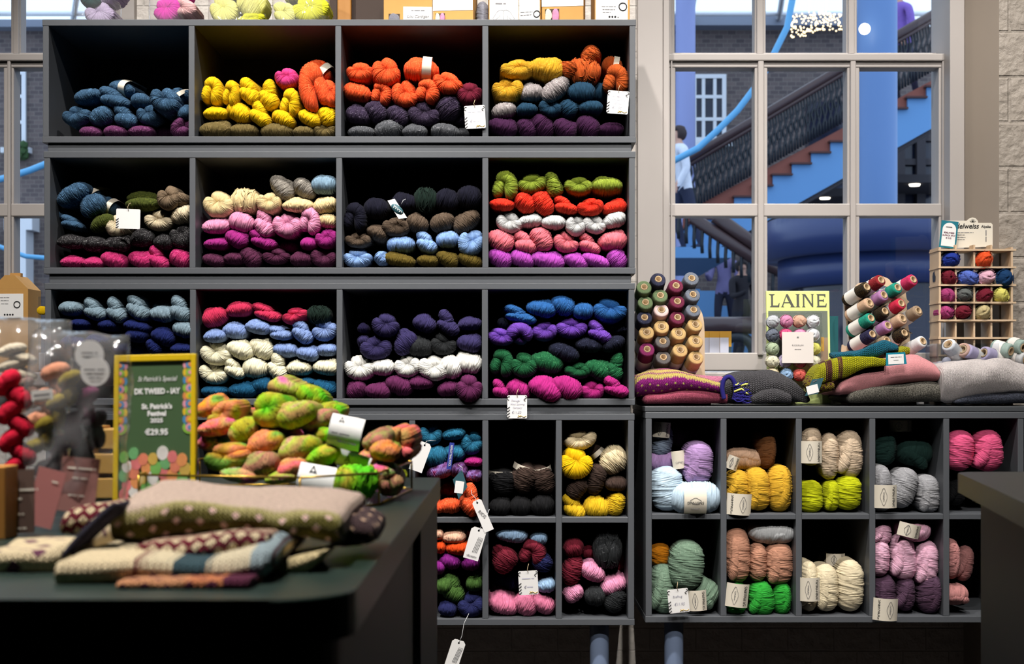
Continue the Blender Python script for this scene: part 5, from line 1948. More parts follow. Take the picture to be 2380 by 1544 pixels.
M_BRICK = brick('grey_brown_brick', (112, 100, 98), (86, 78, 80), (120, 112, 108), 3.2)
M_BLUEPAINT = plain('blue_paint', (98, 150, 204), .6, var=.04, scale=1)
M_BLUECOL = plain('blue_column_paint', (98, 134, 186), .5, var=.06, scale=1)
M_LILAC = plain('lilac_paint', (150, 162, 214), .6, var=.04, scale=1)
M_OUTWHITE = plain('outdoor_white', (226, 230, 236), .6, var=.03, scale=2)
M_EAVE = plain('eave_grey', (128, 136, 152), .7, var=.1, scale=1)
M_TREAD = plain('tread_redbrown', (136, 72, 58), .6, var=.12, scale=4)
M_RAIL = plain('rail_brown', (66, 48, 50), .35, var=.1, scale=3)
M_IRON = plain('wrought_iron', (26, 34, 44), .5, var=.1)
M_DKGLASS = plain('dark_shopfront', (26, 32, 54), .12, var=.15, scale=.8)
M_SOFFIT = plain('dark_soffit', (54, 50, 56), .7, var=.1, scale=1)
M_HOSE = plain('sky_blue_tube', (96, 170, 218), .35, var=.03)
M_GROUND = plain('courtyard_paving', (90, 90, 96), .7, var=.1, scale=1)
M_DRUM = plain('drum_blue', (42, 58, 106), .35, var=.05, scale=1)
M_LAMP = plain('downlight_glow', (255, 250, 235), .5, var=0, emit=(255, 244, 224, 5))
M_FAIRY = plain('fairy_glow', (255, 230, 180), .5, var=0, emit=(255, 226, 170, 3.5))

struct(bxo('ground', -14, 14, .85, 30, -.1, -.01, M_GROUND))
BY = 22.0
bl = thing('building', 'grey-brown brick building across the courtyard, seen through the big window', 'building', (P(1780, 0, BY).x, BY, 0))
bx0, bz0 = bl.location.x, 0
bm = bmesh.new()
box(bm, P(960, 0, BY).x - bx0, P(2560, 0, BY).x - bx0, 0, 1.0, 0, P(0, 62, BY).z)
mesh_obj('wall', bm, M_BRICK, bl)
bm = bmesh.new()
box(bm, P(960, 0, BY).x - bx0, P(2000, 0, BY).x - bx0, -.35, 0, P(0, 70, BY).z, P(0, 44, BY).z)
mesh_obj('eave', bm, M_EAVE, bl)


def outer_window(parent, px0, px1, py0, py1, cols, rws, y, base):
    a, b_ = P(px0, py1, y), P(px1, py0, y)
    x0, x1, z0, z1 = a.x - base.x, b_.x - base.x, a.z - base.z, b_.z - base.z
    bm = bmesh.new()
    t = .075
    y0 = y - base.y
    for xx in (x0, x1 - t):
        box(bm, xx, xx + t, y0 - .06, y0, z0, z1)
    for zz in (z0, z1 - t):
        box(bm, x0 + .002, x1 - .002, y0 - .062, y0 - .001, zz, zz + t)
    for i in range(1, cols):
        x = x0 + (x1 - x0) * i / cols
        box(bm, x - .03, x + .03, y0 - .05, y0, z0, z1)
    for i in range(1, rws):
        z = z0 + (z1 - z0) * i / rws
        box(bm, x0 + .01, x1 - .01, y0 - .054, y0 - .002, z - .03, z + .03)
    wf = mesh_obj('window', bm, M_OUTWHITE, parent)
    bxo('pane', x0, x1, y0 - .012, y0 - .006, z0, z1, M_DKGLASS, wf)
    bxo('window_sill', x0 - .1, x1 + .1, y0 - .14, y0, z0 - .1, z0, M_OUTWHITE, parent)


outer_window(bl, 1608, 1687, 174, 330, 3, 3, BY, bl.location)
lb = thing('building', 'grey brick building seen through the narrow left window', 'building', (P(60, 0, BY).x, BY, 0))
bm = bmesh.new()
box(bm, P(-700, 0, BY).x - lb.location.x, P(958, 0, BY).x - lb.location.x, 0, 1.0, 0, P(0, 62, BY).z)
mesh_obj('wall', bm, M_BRICK, lb)
bm = bmesh.new()
box(bm, P(-700, 0, BY).x - lb.location.x, P(958, 0, BY).x - lb.location.x, -.3, 0, P(0, 72, BY).z, P(0, 55, BY).z)
mesh_obj('eave', bm, M_EAVE, lb)
outer_window(lb, 20, 62, 165, 345, 2, 3, BY, lb.location)
bm = bmesh.new()
for p0, p1, q0, q1 in ((28, 92, 505, 540), (52, 78, 540, 760), (-30, -10, 540, 760)):
    a, b_ = P(p0 if p0 > -30 else -60, q1, BY), P(p1, q0, BY)
    box(bm, a.x - lb.location.x, b_.x - lb.location.x, -.4, 0, a.z, b_.z)
mesh_obj('portico', bm, M_OUTWHITE, lb)
a, b_ = P(30, 370, BY), P(64, 342, BY)
bm = bmesh.new()
rn = random.Random(3)
for i in range(60):
    bmesh.ops.create_icosphere(bm, subdivisions=1, radius=rn.uniform(.04, .10), matrix=Matrix.Translation((rn.uniform(a.x, b_.x) - lb.location.x, -.2 + rn.uniform(-.1, .1), rn.uniform(a.z, b_.z))))
mesh_obj('window_box_plants', bm, plain('leaf_green', (52, 84, 44), .7, var=.3), lb)['kind'] = 'stuff'

# glass roof beams over the courtyard
gr = thing('glass_roof', 'white-framed glass roof over the courtyard', 'roof', (0, 16, P(0, 30, BY).z))
for i in range(13):
    px = -240 + i * 205
    a, b_ = P(px, 46, BY - .3), P(px + 60, -330, 12)
    bm = bmesh.new()
    tube(bm, [a - gr.location, b_ - gr.location], .05, 4)
    mesh_obj('rafter', bm, M_OUTWHITE, gr)
for j in range(5):
    t = .06 + j * .16
    a, b_ = P(-300, 46, BY - .3).lerp(P(-300, -330, 12), t), P(2500, 46, BY - .3).lerp(P(2500, -330, 12), t)
    bm = bmesh.new()
    tube(bm, [a - gr.location, b_ - gr.location], .045, 4)
    mesh_obj('purlin', bm, M_OUTWHITE, gr)

# columns
for nm, lab, p0, p1, q0, q1, y, mat in (('column', 'thick blue column standing before the staircase', 1992, 2084, -300, 900, 11.0, M_BLUECOL),
                                        ('column', 'pale lilac column at the far side of the courtyard', 1570, 1616, -60, 900, 19.0, M_LILAC)):
    a, b_ = P(p0, 0, y), P(p1, 0, y)
    t = thing(nm, lab, 'column', ((a.x + b_.x) / 2, y, 0), group='courtyard columns')
    bm = bmesh.new()
    r = (b_.x - a.x) / 2
    lathe(bm, [(r, 0), (r, P(0, q0, y).z)], 40)
    mesh_obj('shaft', bm, mat, t)
    bm = bmesh.new()
    lathe(bm, [(0, 0), (r * 1.25, 0), (r * 1.25, .25), (r * 1.05, .35), (r, .4)], 40)
    mesh_obj('base', bm, mat, t)
bm = bmesh.new()
lathe(bm, [(0, 0), (.055, 0), (.055, .02), (0, .02)], 20, Matrix.Translation(P(2009, 68, 10.7)) @ Matrix.Rotation(pi / 2, 4, 'X'))  # small emissive disc just before the column
tag(mesh_obj('glow_disc', bm, M_LAMP), 'round white glowing disc on the thick blue column', 'lamp')

# staircase rising to the right
SY = 16.0
st = thing('staircase', 'blue and red-brown staircase rising to the right across the courtyard', 'staircase', zw(900, 1250, SY) * 1.0)
so = st.location.copy()
so.z = 0
st.location = so


def zs(X, Y, y=SY):
    return zw(X, Y, y) - so


steps = [(386 + 117 * j, 1324 - 67.2 * j) for j in range(14)]
saw = []
for x, y in steps:
    saw += [(x, y), (x + 117, y)]
top_line = [(x, y - 92 + 0) for x, y in ((steps[-1][0] + 117, steps[-1][1]), (386, 1324))]
prism_v('string_fascia', [zs(x, y) for x, y in saw] + [zs(saw[-1][0], saw[-1][1] - 70), zs(saw[0][0], saw[0][1] - 70)], 1.5, M_TREAD, st)
prism_v('stringer', [zs(x, y + 4, SY - .05) for x, y in saw] + [zs(saw[-1][0], saw[-1][1] + 215, SY - .05), zs(saw[0][0], saw[0][1] + 262, SY - .05)], 1.6, M_BLUEPAINT, st)
bm = bmesh.new()
for x, y in steps:                                     # tread nosings
    a, b_ = zs(x - 6, y + 9, SY - .12), zs(x + 122, y - 2, SY - .12)
    box(bm, a.x, b_.x, a.y, a.y + 1.7, a.z, b_.z)
mesh_obj('treads', bm, plain('tread_dark', (74, 38, 36), .6), st)
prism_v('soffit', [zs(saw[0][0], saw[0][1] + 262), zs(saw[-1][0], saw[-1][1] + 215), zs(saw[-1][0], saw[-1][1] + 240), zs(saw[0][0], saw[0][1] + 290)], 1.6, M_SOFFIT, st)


def rail_y(X):
    return 1012 - (X - 265) * .593


bm = bmesh.new()
tube(bm, [zs(X, rail_y(X), SY - .06) for X in (200, 700, 1250, 1620, 1960)], .062, 8)
mesh_obj('handrail', bm, M_RAIL, st)
bm = bmesh.new()
tube(bm, [zs(X, rail_y(X) + 38, SY - .06) for X in (200, 700, 1250, 1620, 1960)], .035, 6)
mesh_obj('lower_rail', bm, M_RAIL, st)
for i in range(92):
    X = 300 + 17.2 * i
    y0 = rail_y(X) + 36
    y1 = 1324 - (X - 386) / 117 * 67.2 - 64
    a, b_ = zs(X, y0, SY - .06), zs(X, y1, SY - .06)
    bm = bmesh.new()
    mid = a.lerp(b_, .5)
    tube(bm, [a, a.lerp(b_, .2) + Vector((.02, 0, 0)), mid + Vector((.05 * (-1) ** i, 0, 0)), a.lerp(b_, .8), b_], .017, 4)
    mesh_obj('baluster', bm, M_IRON, st)

a, b_ = zs(-40, 0, SY - 1.6), zs(440, 0, SY - 1.6)
zl_ = stand_z = P(1590, 294, 15.2).z - 1.68
bxo('landing', P(1440, 0, SY).x - so.x, P(1660, 0, SY).x - so.x, -1.5, 1.5, zl_ - .14, zl_, M_BLUEPAINT, st)

# blue tube looping up past the staircase
bm = bmesh.new()
pts = [(200, 1000), (262, 972), (400, 900), (520, 790), (640, 670), (742, 535), (815, 420), (868, 310), (940, 165), (975, -20), (985, -160)]
tube(bm, [zw(x, y, 10) for x, y in pts], .032, 10)
tag(mesh_obj('light_tube', bm, M_HOSE), 'sky-blue tube curving up through the courtyard before the brick building', 'tube')
bm = bmesh.new()
tube(bm, [P(x, y, 10) for x, y in ((-260, 470), (-80, 436), (20, 412), (70, 396), (130, 372), (330, 280))], .032, 10)
tag(mesh_obj('light_tube', bm, M_HOSE), 'sky-blue tube crossing the narrow left window', 'tube')
bm = bmesh.new()
tube(bm, [P(x, y, 9.5) for x, y in ((-160, 560), (0, 574), (60, 596), (130, 602), (260, 600))], .022, 8)
tag(mesh_obj('cable', bm, M_HOSE), 'thin pale blue cable low in the narrow left window', 'cable')

# net of fairy lights
bm = bmesh.new()
rn = random.Random(9)
for i in range(170):
    u_, v_ = rn.random(), rn.random()
    px, py = 1838 + 128 * u_, 28 + 52 * v_ - 22 * (u_ - .3) * v_ + 4 * sin(u_ * 9)
    bmesh.ops.create_icosphere(bm, subdivisions=1, radius=.012, matrix=Matrix.Translation(P(px, py, 15)))
for px in (1842, 1880, 1920, 1960):
    tube(bm, [P(px, 30, 15), P(px + 6, -90, 15)], .004, 4)
tag(mesh_obj('fairy_lights', bm, M_FAIRY), 'net of tiny warm fairy lights under the glass roof', 'fairy lights', kind='stuff')

# dark rooms under the stair, with downlights
sh = thing('shopfront', 'dark glazed shopfront under the staircase', 'shopfront', (P(1950, 0, 19).x, 19, 0))
bm = bmesh.new()
a, b_ = P(1500, 1150, 19), P(2300, 236, 19)
box(bm, P(1880, 0, 19).x - sh.location.x, b_.x - sh.location.x, 0, .3, 0, b_.z)
mesh_obj('glazing', bm, M_DKGLASS, sh)
bm = bmesh.new()
for px in (1846, 2092, 2140, 2215):
    x = P(px, 0, 18.9).x - sh.location.x
    box(bm, x - .07, x + .07, -.14, 0, 0, P(0, 300, 19).z if px > 2000 else P(0, 420, 19).z)
for py in (320, 376):
    z = P(0, py, 18.9).z
    box(bm, P(2092, 0, 18.9).x - sh.location.x, P(2300, 0, 18.9).x - sh.location.x, -.1, 0, z - .05, z + .05)
for p0, p1, py in ((1850, 1990, 456), (2085, 2240, 424)):
    a, b_ = P(p0, py, 17.6), P(p1, py, 17.6)
    box(bm, a.x - sh.location.x, b_.x - sh.location.x, -1.4, 0, a.z, a.z + .12)
mesh_obj('frame', bm, M_SOFFIT, sh)
for i, (X, Y, y) in enumerate(((1170, 1210, 17.8), (1715, 1130, 17.8))):
    bm = bmesh.new()
    lathe(bm, [(0, 0), (.075, 0), (.085, .03), (0, .06)], 18, Matrix.Translation(zw(X, Y, y)))
    tag(mesh_obj('downlight', bm, M_LAMP), ('glowing downlight under the lower stairs, seen in the middle pane', 'glowing downlight under the stairs, seen right of the blue column')[i], 'lamp')

# blue drum-shaped balcony
DY = 8.0
dr = thing('drum_balcony', 'big blue drum-shaped balcony front behind the lower panes', 'balcony', (P(2150, 0, DY).x, DY + 1.1, 0))
kd = K(DY)
for nm, r, q0, q1 in (('upper_drum', 307, 480, 578), ('lower_drum', 277, 578, 652)):
    bm = bmesh.new()
    z0, z1 = P(0, q1, DY).z, P(0, q0, DY).z
    r *= kd
    lathe(bm, [(0, z0), (r, z0), (r, z1), (0, z1)], 80, smooth=True)
    mesh_obj(nm, bm, M_DRUM, dr)
bm = bmesh.new()
lathe(bm, [(250 * kd, 0), (250 * kd, P(0, 652, DY).z)], 60)
mesh_obj('glazed_base', bm, M_DKGLASS, dr)

# second stair coming down to the right in the lower panes
LY = 13.0
s2 = thing('lower_staircase', 'dark-railed staircase descending to the right behind the lower panes', 'staircase', (zl(600, 0, LY).x, LY, 0))
so = s2.location.copy()


def zq(X, Y, y=LY):
    return zl(X, Y, y) - so


bm = bmesh.new()
tube(bm, [zq(180, 20), zq(710, 375), zq(1180, 600)], .075, 8)
mesh_obj('handrail', bm, M_RAIL, s2)
bm = bmesh.new()
tube(bm, [zq(380, 10), zq(710, 250), zq(1180, 520)], .085, 8)
mesh_obj('handrail', bm, M_RAIL, s2)
for i in range(16):
    X = 60 + 68 * i
    y0 = 20 + (X - 180) * .62
    bm = bmesh.new()
    tube(bm, [zq(X, y0), zq(X + 6, y0 + 60), zq(X, y0 + 170), zq(X + 4, y0 + 260)], .022, 5)
    mesh_obj('baluster', bm, M_IRON, s2)
stp = [(20, 520), (120, 520), (120, 640), (250, 640), (250, 655), (380, 655), (380, 785), (555, 785), (555, 945), (700, 945)]
prism_v('stepped_wall', [zq(x, y, LY + 8) for x, y in stp] + [zq(700, 1400, LY + 8), zq(20, 1400, LY + 8)], .4, M_BLUEPAINT, s2)
bm = bmesh.new()
tube(bm, [zq(230, 955, 8), zq(740, 955, 8)], .07, 8)
tube(bm, [zq(230, 990, 8), zq(740, 990, 8)], .035, 8)
mesh_obj('cross_rail', bm, M_RAIL, s2)
bm = bmesh.new()
tube(bm, [zq(560 + 150 * cos(a), 1190 - 140 * sin(a), 8) for a in [pi * q / 16 for q in range(17)]], .045, 7)
mesh_obj('iron_arch', bm, M_IRON, s2)


# people outside, blurred
def person(name, label, at, height, yaw, top, legs_c, hair_c, lean=0.0, arm=(.35, .2)):
    root = thing(name, label, 'person', at, (0, 0, yaw))
    me = bpy.data.meshes.new('body')
    H = height
    V = [(0, 0, .53), (0, .02 * lean, .62), (0, .06 * lean, .74), (0, .09 * lean, .82), (0, .10 * lean, .87), (0, .11 * lean, .925), (0, .11 * lean, .97),
         (.055, 0, .50), (.06, .05, .28), (.06, -.02, .04), (.062, .07, .015), (-.055, 0, .50), (-.06, -.06, .28), (-.06, -.12, .05), (-.062, -.03, .02),
         (.11, .08 * lean, .80), (.135, .08, .64), (.12, .08 + arm[0] * .45, .60 + arm[1] * .3), (.115, .10 + arm[0] * .6, .60 + arm[1] * .4),
         (-.11, .08 * lean, .80), (-.14, .02, .64), (-.13, .10, .50), (-.125, .12, .45)]
    E = [(0, 1), (1, 2), (2, 3), (3, 4), (4, 5), (5, 6), (0, 7), (7, 8), (8, 9), (9, 10), (0, 11), (11, 12), (12, 13), (13, 14), (3, 15), (15, 16), (16, 17), (17, 18), (3, 19), (19, 20), (20, 21), (21, 22)]
    Rr = [.085, .075, .09, .075, .032, .050, .038, .058, .042, .026, .020, .058, .042, .026, .020, .042, .034, .026, .022, .042, .034, .026, .022]
    me.from_pydata([Vector(v) * H for v in V], E, [])
    tmp = bpy.data.objects.new('body', me)
    COL.objects.link(tmp)
    tmp.modifiers.new('skin', 'SKIN')
    sv = me.skin_vertices[0].data
    for i, r in enumerate(Rr):
        sv[i].radius = (r * H, r * H * (.75 if i in (1, 2, 3) else .9))
    sv[0].use_root = True
    tmp.modifiers.new('sub', 'SUBSURF').levels = 2
    bpy.context.view_layer.update()
    m2 = bpy.data.meshes.new_from_object(tmp.evaluated_get(bpy.context.evaluated_depsgraph_get()))
    bpy.data.objects.remove(tmp)
    b = bpy.data.objects.new('body', m2)
    COL.objects.link(b)
    b.parent = root
    m2.materials.clear()
    for m in (plain('skin_tone', (206, 160, 140), .6), plain('cloth_%d_%d_%d' % top, top, .8), plain('cloth_%d_%d_%d' % legs_c, legs_c, .8)):
        m2.materials.append(m)
    for p in m2.polygons:
        z = p.center.z / H
        p.material_index = 0 if z > .855 or (abs(p.center.x) / H > .10 and p.center.z / H < .62 and p.center.z / H > .40 and p.center.y / H > .10) else 1 if z > .50 else 2
        p.use_smooth = True
    bm = bmesh.new()
    bmesh.ops.create_icosphere(bm, subdivisions=3, radius=.062 * H)
    for v in bm.verts:
        v.co.z *= 1.05
        v.co *= 1 + .08 * mnoise.noise(v.co * 30)
        if v.co.y > .025 * H and v.co.z < .02 * H:
            v.co.y = .025 * H
    for v in bm.verts:
        v.co += Vector((0, .11 * lean * H - .014 * H, .945 * H))
    mesh_obj('hair', bm, plain('hair_%d_%d_%d' % hair_c, hair_c, .7), root, True)
    bm = bmesh.new()
    bmesh.ops.create_icosphere(bm, subdivisions=2, radius=.012 * H, matrix=Matrix.Translation((0, .11 * lean * H + .055 * H, .925 * H)))
    mesh_obj('nose', bm, plain('skin_tone', (206, 160, 140), .6), root, True)
    return root


def stand(px, py_head, y, height):
    p = P(px, py_head, y)
    return Vector((p.x, p.y, p.z - height))


person('person', 'person in a white top and dark trousers walking beyond the left pane', stand(1590, 294, 15.2, 1.68), 1.68, radians(100), (222, 226, 238), (34, 40, 66), (52, 38, 40), .5)
person('person', 'person in a purple top coming down the stairs behind the blue column', stand(2096, -30, 16.7, 1.66), 1.66, radians(120), (136, 104, 196), (40, 42, 70), (60, 44, 44), .4)
person('person', 'person in a lilac top seen low between the iron railings', stand(1684, 566, 19.5, 1.66), 1.66, radians(160), (128, 122, 170), (38, 40, 62), (40, 34, 40), .2)
person('person', 'person in dark clothes low behind the cones on the rack', stand(1722, 606, 18.5, 1.62), 1.62, radians(200), (40, 36, 44), (30, 32, 46), (36, 30, 34), .2)

# ================================================================== on top of the bookcase
TZ = P(0, 45, 0).z
M_FILM = clear('clear_film', (.98, .98, .99), .035, .06, .45, 26, haze=.07)
M_CELLO = clear('cellophane', (.98, .98, .99), .06, .10, .8, 24, haze=.08)
M_OCHREWOOD = plain('ochre_wood', (186, 128, 58), .5, var=.1, scale=10)
M_BROWNBOARD = plain('dark_brown_board', (64, 48, 40), .7, var=.15, scale=5)


def pillow(name, w, h, d, mat, parent=None, seed=1, pinch=.15, nx=22, nz=22, amp=.006):
    """A filled film bag: flat sealed top, bulging middle, gusseted foot. Base at z = 0, centred on x."""
    bm = bmesh.new()
    G = {}
    for sgn in (-1, 1):
        for i in range(nx + 1):
            for j in range(nz + 1):
                u, v = i / nx, j / nz
                edge = min(1, 4 * u * (1 - u) * 1.6) ** .5 * (1 - v ** 4) ** .5
                x = (u - .5) * w * (1 - pinch * (v > .8) * (v - .8) * 3)
                bul = d / 2 * edge + (0 if edge == 0 else amp * mnoise.noise(Vector((u * 5, v * 6, seed * 3.3 + sgn))))
                z = v * h + .004 * mnoise.noise(Vector((u * 3, seed, v))) * v
                if (i in (0, nx) or j == nz) and sgn == 1:
                    G[sgn, i, j] = G[-1, i, j]
                else:
                    G[sgn, i, j] = bm.verts.new((x, sgn * max(bul, .0004 if edge else 0), z))
    for sgn in (-1, 1):
        for i in range(nx):
            for j in range(nz):
                q = [G[sgn, i, j], G[sgn, i + 1, j], G[sgn, i + 1, j + 1], G[sgn, i, j + 1]]
                if len(set(q)) == 4:
                    bm.faces.new(q).smooth = True
    bmesh.ops.recalc_face_normals(bm, faces=bm.faces)
    return mesh_obj(name, bm, mat, parent)


def roving(name, label, px, yf, size, colour, rots, z, group='wool roving in the clear bags'):
    k = K(yf)
    p = P(px, 0, yf)
    root = thing(name, label, 'wool roving', (p.x, yf, z), group=group)
    for i, (dx, dz, w, h, r) in enumerate(rots):
        o = bpy.data.objects.new('coil', SK['L'][i % 5] if i % 2 else SK['K'][i % 4])
        COL.objects.link(o)
        o.parent = root
        o.location = (dx * k, .004 * i, dz * k)
        o.scale = (w * k, size, h * k)
        o.rotation_euler = (0, -radians(r), 0)
        o.material_slots[0].link = 'OBJECT'
        o.material_slots[0].material = colour
    return root


WC.update({'butter': ((232, 222, 130), None), 'acid lime': ((206, 206, 50), None), 'heather lilac': ((186, 172, 200), None), 'bottle': ((24, 62, 60), None), 'hot magenta': ((204, 50, 160), None),
           'shell': ((214, 168, 168), None), 'dove': ((128, 128, 138), None)})
for (px0, px1, lab, bits) in ((178, 278, 'clear bag of lilac and dark green roving, nearest the narrow window', (('heather lilac', ((0, 32, 70, 60, 0), (12, 88, 80, 60, 20))), ('bottle', ((-20, 62, 50, 36, -10),)))),
                              (350, 440, 'clear bag of magenta roving on top of the bookcase', (('hot magenta', ((-8, 42, 70, 60, 30), (6, 96, 70, 60, -20))), ('shell', ((26, 46, 40, 70, 80),)))),
                              (485, 618, 'clear bag of pale yellow roving on top of the bookcase', (('butter', ((-34, 42, 66, 76, 10), (30, 60, 70, 70, -30), (-4, 110, 90, 70, 0))), ('acid lime', ((30, 20, 66, 34, 10),)))),
                              (632, 766, 'clear bag of lime and cream roving beside the ochre post', (('butter', ((-40, 34, 50, 64, 40), (-10, 100, 90, 60, 10))), ('acid lime', ((20, 44, 90, 66, 12),))))):
    y = .11
    cx = (px0 + px1) / 2
    w = (px1 - px0) * K(y - .02)
    p = P(cx, 0, y)
    for c, rr in bits:
        roving('wool_roving', f'{c} wool roving inside the {lab.split(" roving")[0]} roving bag', cx, y - .045, .10, wool_of(c), rr, TZ + .002)
    b = pillow('clear_bag', w, .20, .13, M_FILM, None, seed=px0)
    b.location = (p.x, y, TZ + .001)
    tag(b, lab, 'bag', 'clear roving bags on the bookcase')
fb = thing('framed_board', 'dark brown board in an ochre wooden frame standing on the bookcase', 'board', (P(800, 0, .25).x, .25, TZ))
k_ = K(.25)
bxo('frame_post', -15 * k_, 17 * k_, -.01, .012, 0, .5, M_OCHREWOOD, fb, .003)
bxo('panel', -40 * k_, 98 * k_, .014, .022, 0, .5, M_BROWNBOARD, fb)


def kit_box(px0, px1, yaw, h, d, label, parts, y=.05, z=None, gable=False, lift=0.0):
    w = (px1 - px0) * K(y)
    p = P((px0 + px1) / 2, 0, y)
    root = thing('kit_box', label, 'box', (p.x, y, TZ if z is None else z), (0, 0, radians(yaw)), 'kraft yarn kit boxes')
    bxo('carton', -w / 2, w / 2, 0, d, 0, h, M_KRAFT, root, .0015)
    for kind, *a in parts:
        if kind == 'label':
            u0, u1, v0, v1 = a
            bxo('paper_label', -w / 2 + u0 * w, -w / 2 + u1 * w, -.0008, 0, v0, v1, M_WHITE, root)
        elif kind == 'window':
            u0, u1, v0, v1, cs = a
            bxo('window', -w / 2 + u0 * w, -w / 2 + u1 * w, -.0006, .0, v0, v1, plain('box_interior', (70, 56, 44), .8), root)
            n = len(cs)
            for i, c in enumerate(cs):
                o = bpy.data.objects.new('yarn_in_window', SK['L'][i % 5])
                COL.objects.link(o)
                o.parent = root
                ww = (u1 - u0) * w / n
                o.location = (-w / 2 + u0 * w + ww * (i + .5), -.006, (v0 + v1) / 2)
                o.scale = ((v1 - v0) * 1.0, .012, ww)
                o.rotation_euler = (0, pi / 2, 0)
                o.material_slots[0].link = 'OBJECT'
                o.material_slots[0].material = wool_of(c)
        elif kind == 'text':
            s, u, v, size, sh = a
            text('lettering', s, size, (-w / 2 + u * w, -.0014, v), M_GREYINK, root, shear=sh)
        elif kind == 'dots':
            u, v = a
            for i in range(4):
                bm = bmesh.new()
                lathe(bm, [(0, 0), (.0023, 0), (.0023, .0003), (0, .0003)], 12, Matrix.Translation((-w / 2 + u * w + i * .0068, -.0010, v)) @ Matrix.Rotation(pi / 2, 4, 'X'))
                mesh_obj('level_mark', bm, M_BLACKINK if i < 3 else plain('pale_ink', (200, 200, 200), .7), root)
        elif kind == 'ring':
            u, v, r = a
            bm = bmesh.new()
            tube(bm, [(-w / 2 + u * w + r * cos(q * pi / 12), -.0012, v + r * sin(q * pi / 12)) for q in range(25)], r * .16, 5, cap=False)
            mesh_obj('round_stamp', bm, M_BLACKINK, root)
        elif kind == 'cardigan':
            u, v, s = a
            x = -w / 2 + u * w
            bm = bmesh.new()
            for pts in (((-.3, 0), (-.3, .5), (-.45, .3), (-.7, .12), (-.85, .26), (-.5, .8), (-.2, .95), (0, .86), (.2, .95), (.5, .8), (.85, .26), (.7, .12), (.45, .3), (.3, .5), (.3, 0), (-.3, 0)), ((0, 0), (0, .86)), ((-.3, .08), (.3, .08))):
                tube(bm, [(x + a_ * s, -.0012, v + b_ * s) for a_, b_ in pts], .0004, 4)
            mesh_obj('cardigan_drawing', bm, M_GREYINK, root)
    return root


kit_box(892, 1005, 3, .16, .10, 'kraft kit box with grey yarn window and script-lettered label', [('label', .40, .99, -.0 + .001, .043), ('window', .10, .33, .001, .026, ['dove']), ('text', 'Lou Cardigan', .70, .020, .0095, .35), ('text', '~cardigan kit no', .70, .034, .004, 0), ('cardigan', .7, -.012, .02)])
kit_box(1006, 1100, -5, .16, .09, 'plain kraft kit box with pink and cream yarn in its window', [('label', 0, .99, .034, .12), ('window', .06, .30, .001, .028, ['cream', 'pink'])])
o = put_skein('B', 1122, 18, 30, 62, 0, 'dove', .07, name='yarn_ball', dep=.04)
o.location.z = TZ + .032
tag(o, 'grey yarn ball standing between two kraft kit boxes', 'yarn')
kit_box(1136, 1205, 2, .16, .10, 'white-labelled kit box printed with a cardigan drawing', [('label', .03, .99, .002, .12), ('cardigan', .5, .007, .030), ('text', '~Cardigan', .4, .050, .006, .3)])
kit_box(1207, 1256, -14, .16, .09, 'narrow white kit box side with four level dots and round stamp', [('label', 0, .98, .006, .12), ('dots', .30, .008), ('ring', .84, .026, .0075), ('text', '~pattern and wool', .35, .032, .0036, 0), ('text', '~for one jumper', .32, .025, .0036, 0)], y=.055)
kit_box(1259, 1356, -6, .16, .09, 'kraft kit box with cream and pink yarn window, right of the stamp', [('label', 0, 1, .044, .12), ('window', .08, .42, .003, .038, ['cream', 'pink'])])
kit_box(1382, 1464, 2, .16, .10, 'last kraft kit box at the bookcase end, white label with dots', [('label', .03, .94, .010, .14), ('dots', .42, .019), ('ring', .80, .043, .009), ('text', '~merino cotton blend', .4, .043, .0034, 0), ('text', '~easy cardigan set', .4, .036, .0034, 0), ('text', '~sizes S M L', .34, .029, .0034, 0)])
# milk-carton kit box on the left window board
gx = .33
kb_ = K(gx)
gb = thing('kit_box', 'gable-topped kraft kit box on the narrow window\'s sill', 'box', (P(22, 0, gx).x, gx, SILLZ), (0, 0, radians(-3)), 'kraft yarn kit boxes')
zt = CAMZ + (890 - 672) * kb_ - SILLZ
w_ = 88 * kb_
bxo('carton', -w_ / 2, w_ / 2, 0, .085, 0, zt, M_KRAFT, gb, .001)
bm = bmesh.new()
prism(bm, [(-w_ / 2, zt), (w_ / 2, zt), (.012, zt + .036), (-.012, zt + .036)], 0, .085)
box(bm, -.014, .014, .036, .05, zt + .03, zt + .044)
mesh_obj('gable', bm, M_KRAFT, gb)
bxo('paper_label', -w_ / 2 + .004, w_ / 2 - .012, -.0008, 0, zt - .075, zt - .012, M_WHITE, gb)
for i in range(4):
    bm = bmesh.new()
    lathe(bm, [(0, 0), (.0024, 0), (.0024, .0003), (0, .0003)], 12, Matrix.Translation((-.012 + i * .007, -.0010, zt - .066)) @ Matrix.Rotation(pi / 2, 4, 'X'))
    mesh_obj('level_mark', bm, M_BLACKINK, gb)
bm = bmesh.new()
tube(bm, [(.020 + .008 * cos(q * pi / 12), -.0012, zt - .040 + .008 * sin(q * pi / 12)) for q in range(25)], .0014, 5, cap=False)
mesh_obj('round_stamp', bm, M_BLACKINK, gb)
for i, s in enumerate(('Strik et saet', '1 moenster', '5 noegler garn')):
    text('lettering', ('~pure new wool', '~one pattern', '~five balls')[i], .0036, (-.012, -.0013, zt - .022 - .008 * i), M_GREYINK, gb)
yb = thing('yarn_holder', 'small clear holder of yellow yarn on the narrow window\'s sill', 'holder', (P(96, 0, .34).x, .34, SILLZ))
zt = CAMZ + (890 - 690) * K(.34) - SILLZ
bxo('clear_tube', -.008, .008, 0, .016, 0, zt, clear('acrylic', (.93, .96, 1), .10, .03), yb)
o = put_skein('L', 96, 722, 24, 20, 0, 'gold', .33, name='wound_yarn', dep=.03)
o.parent = yb
o.matrix_parent_inverse = yb.matrix_basis.inverted()

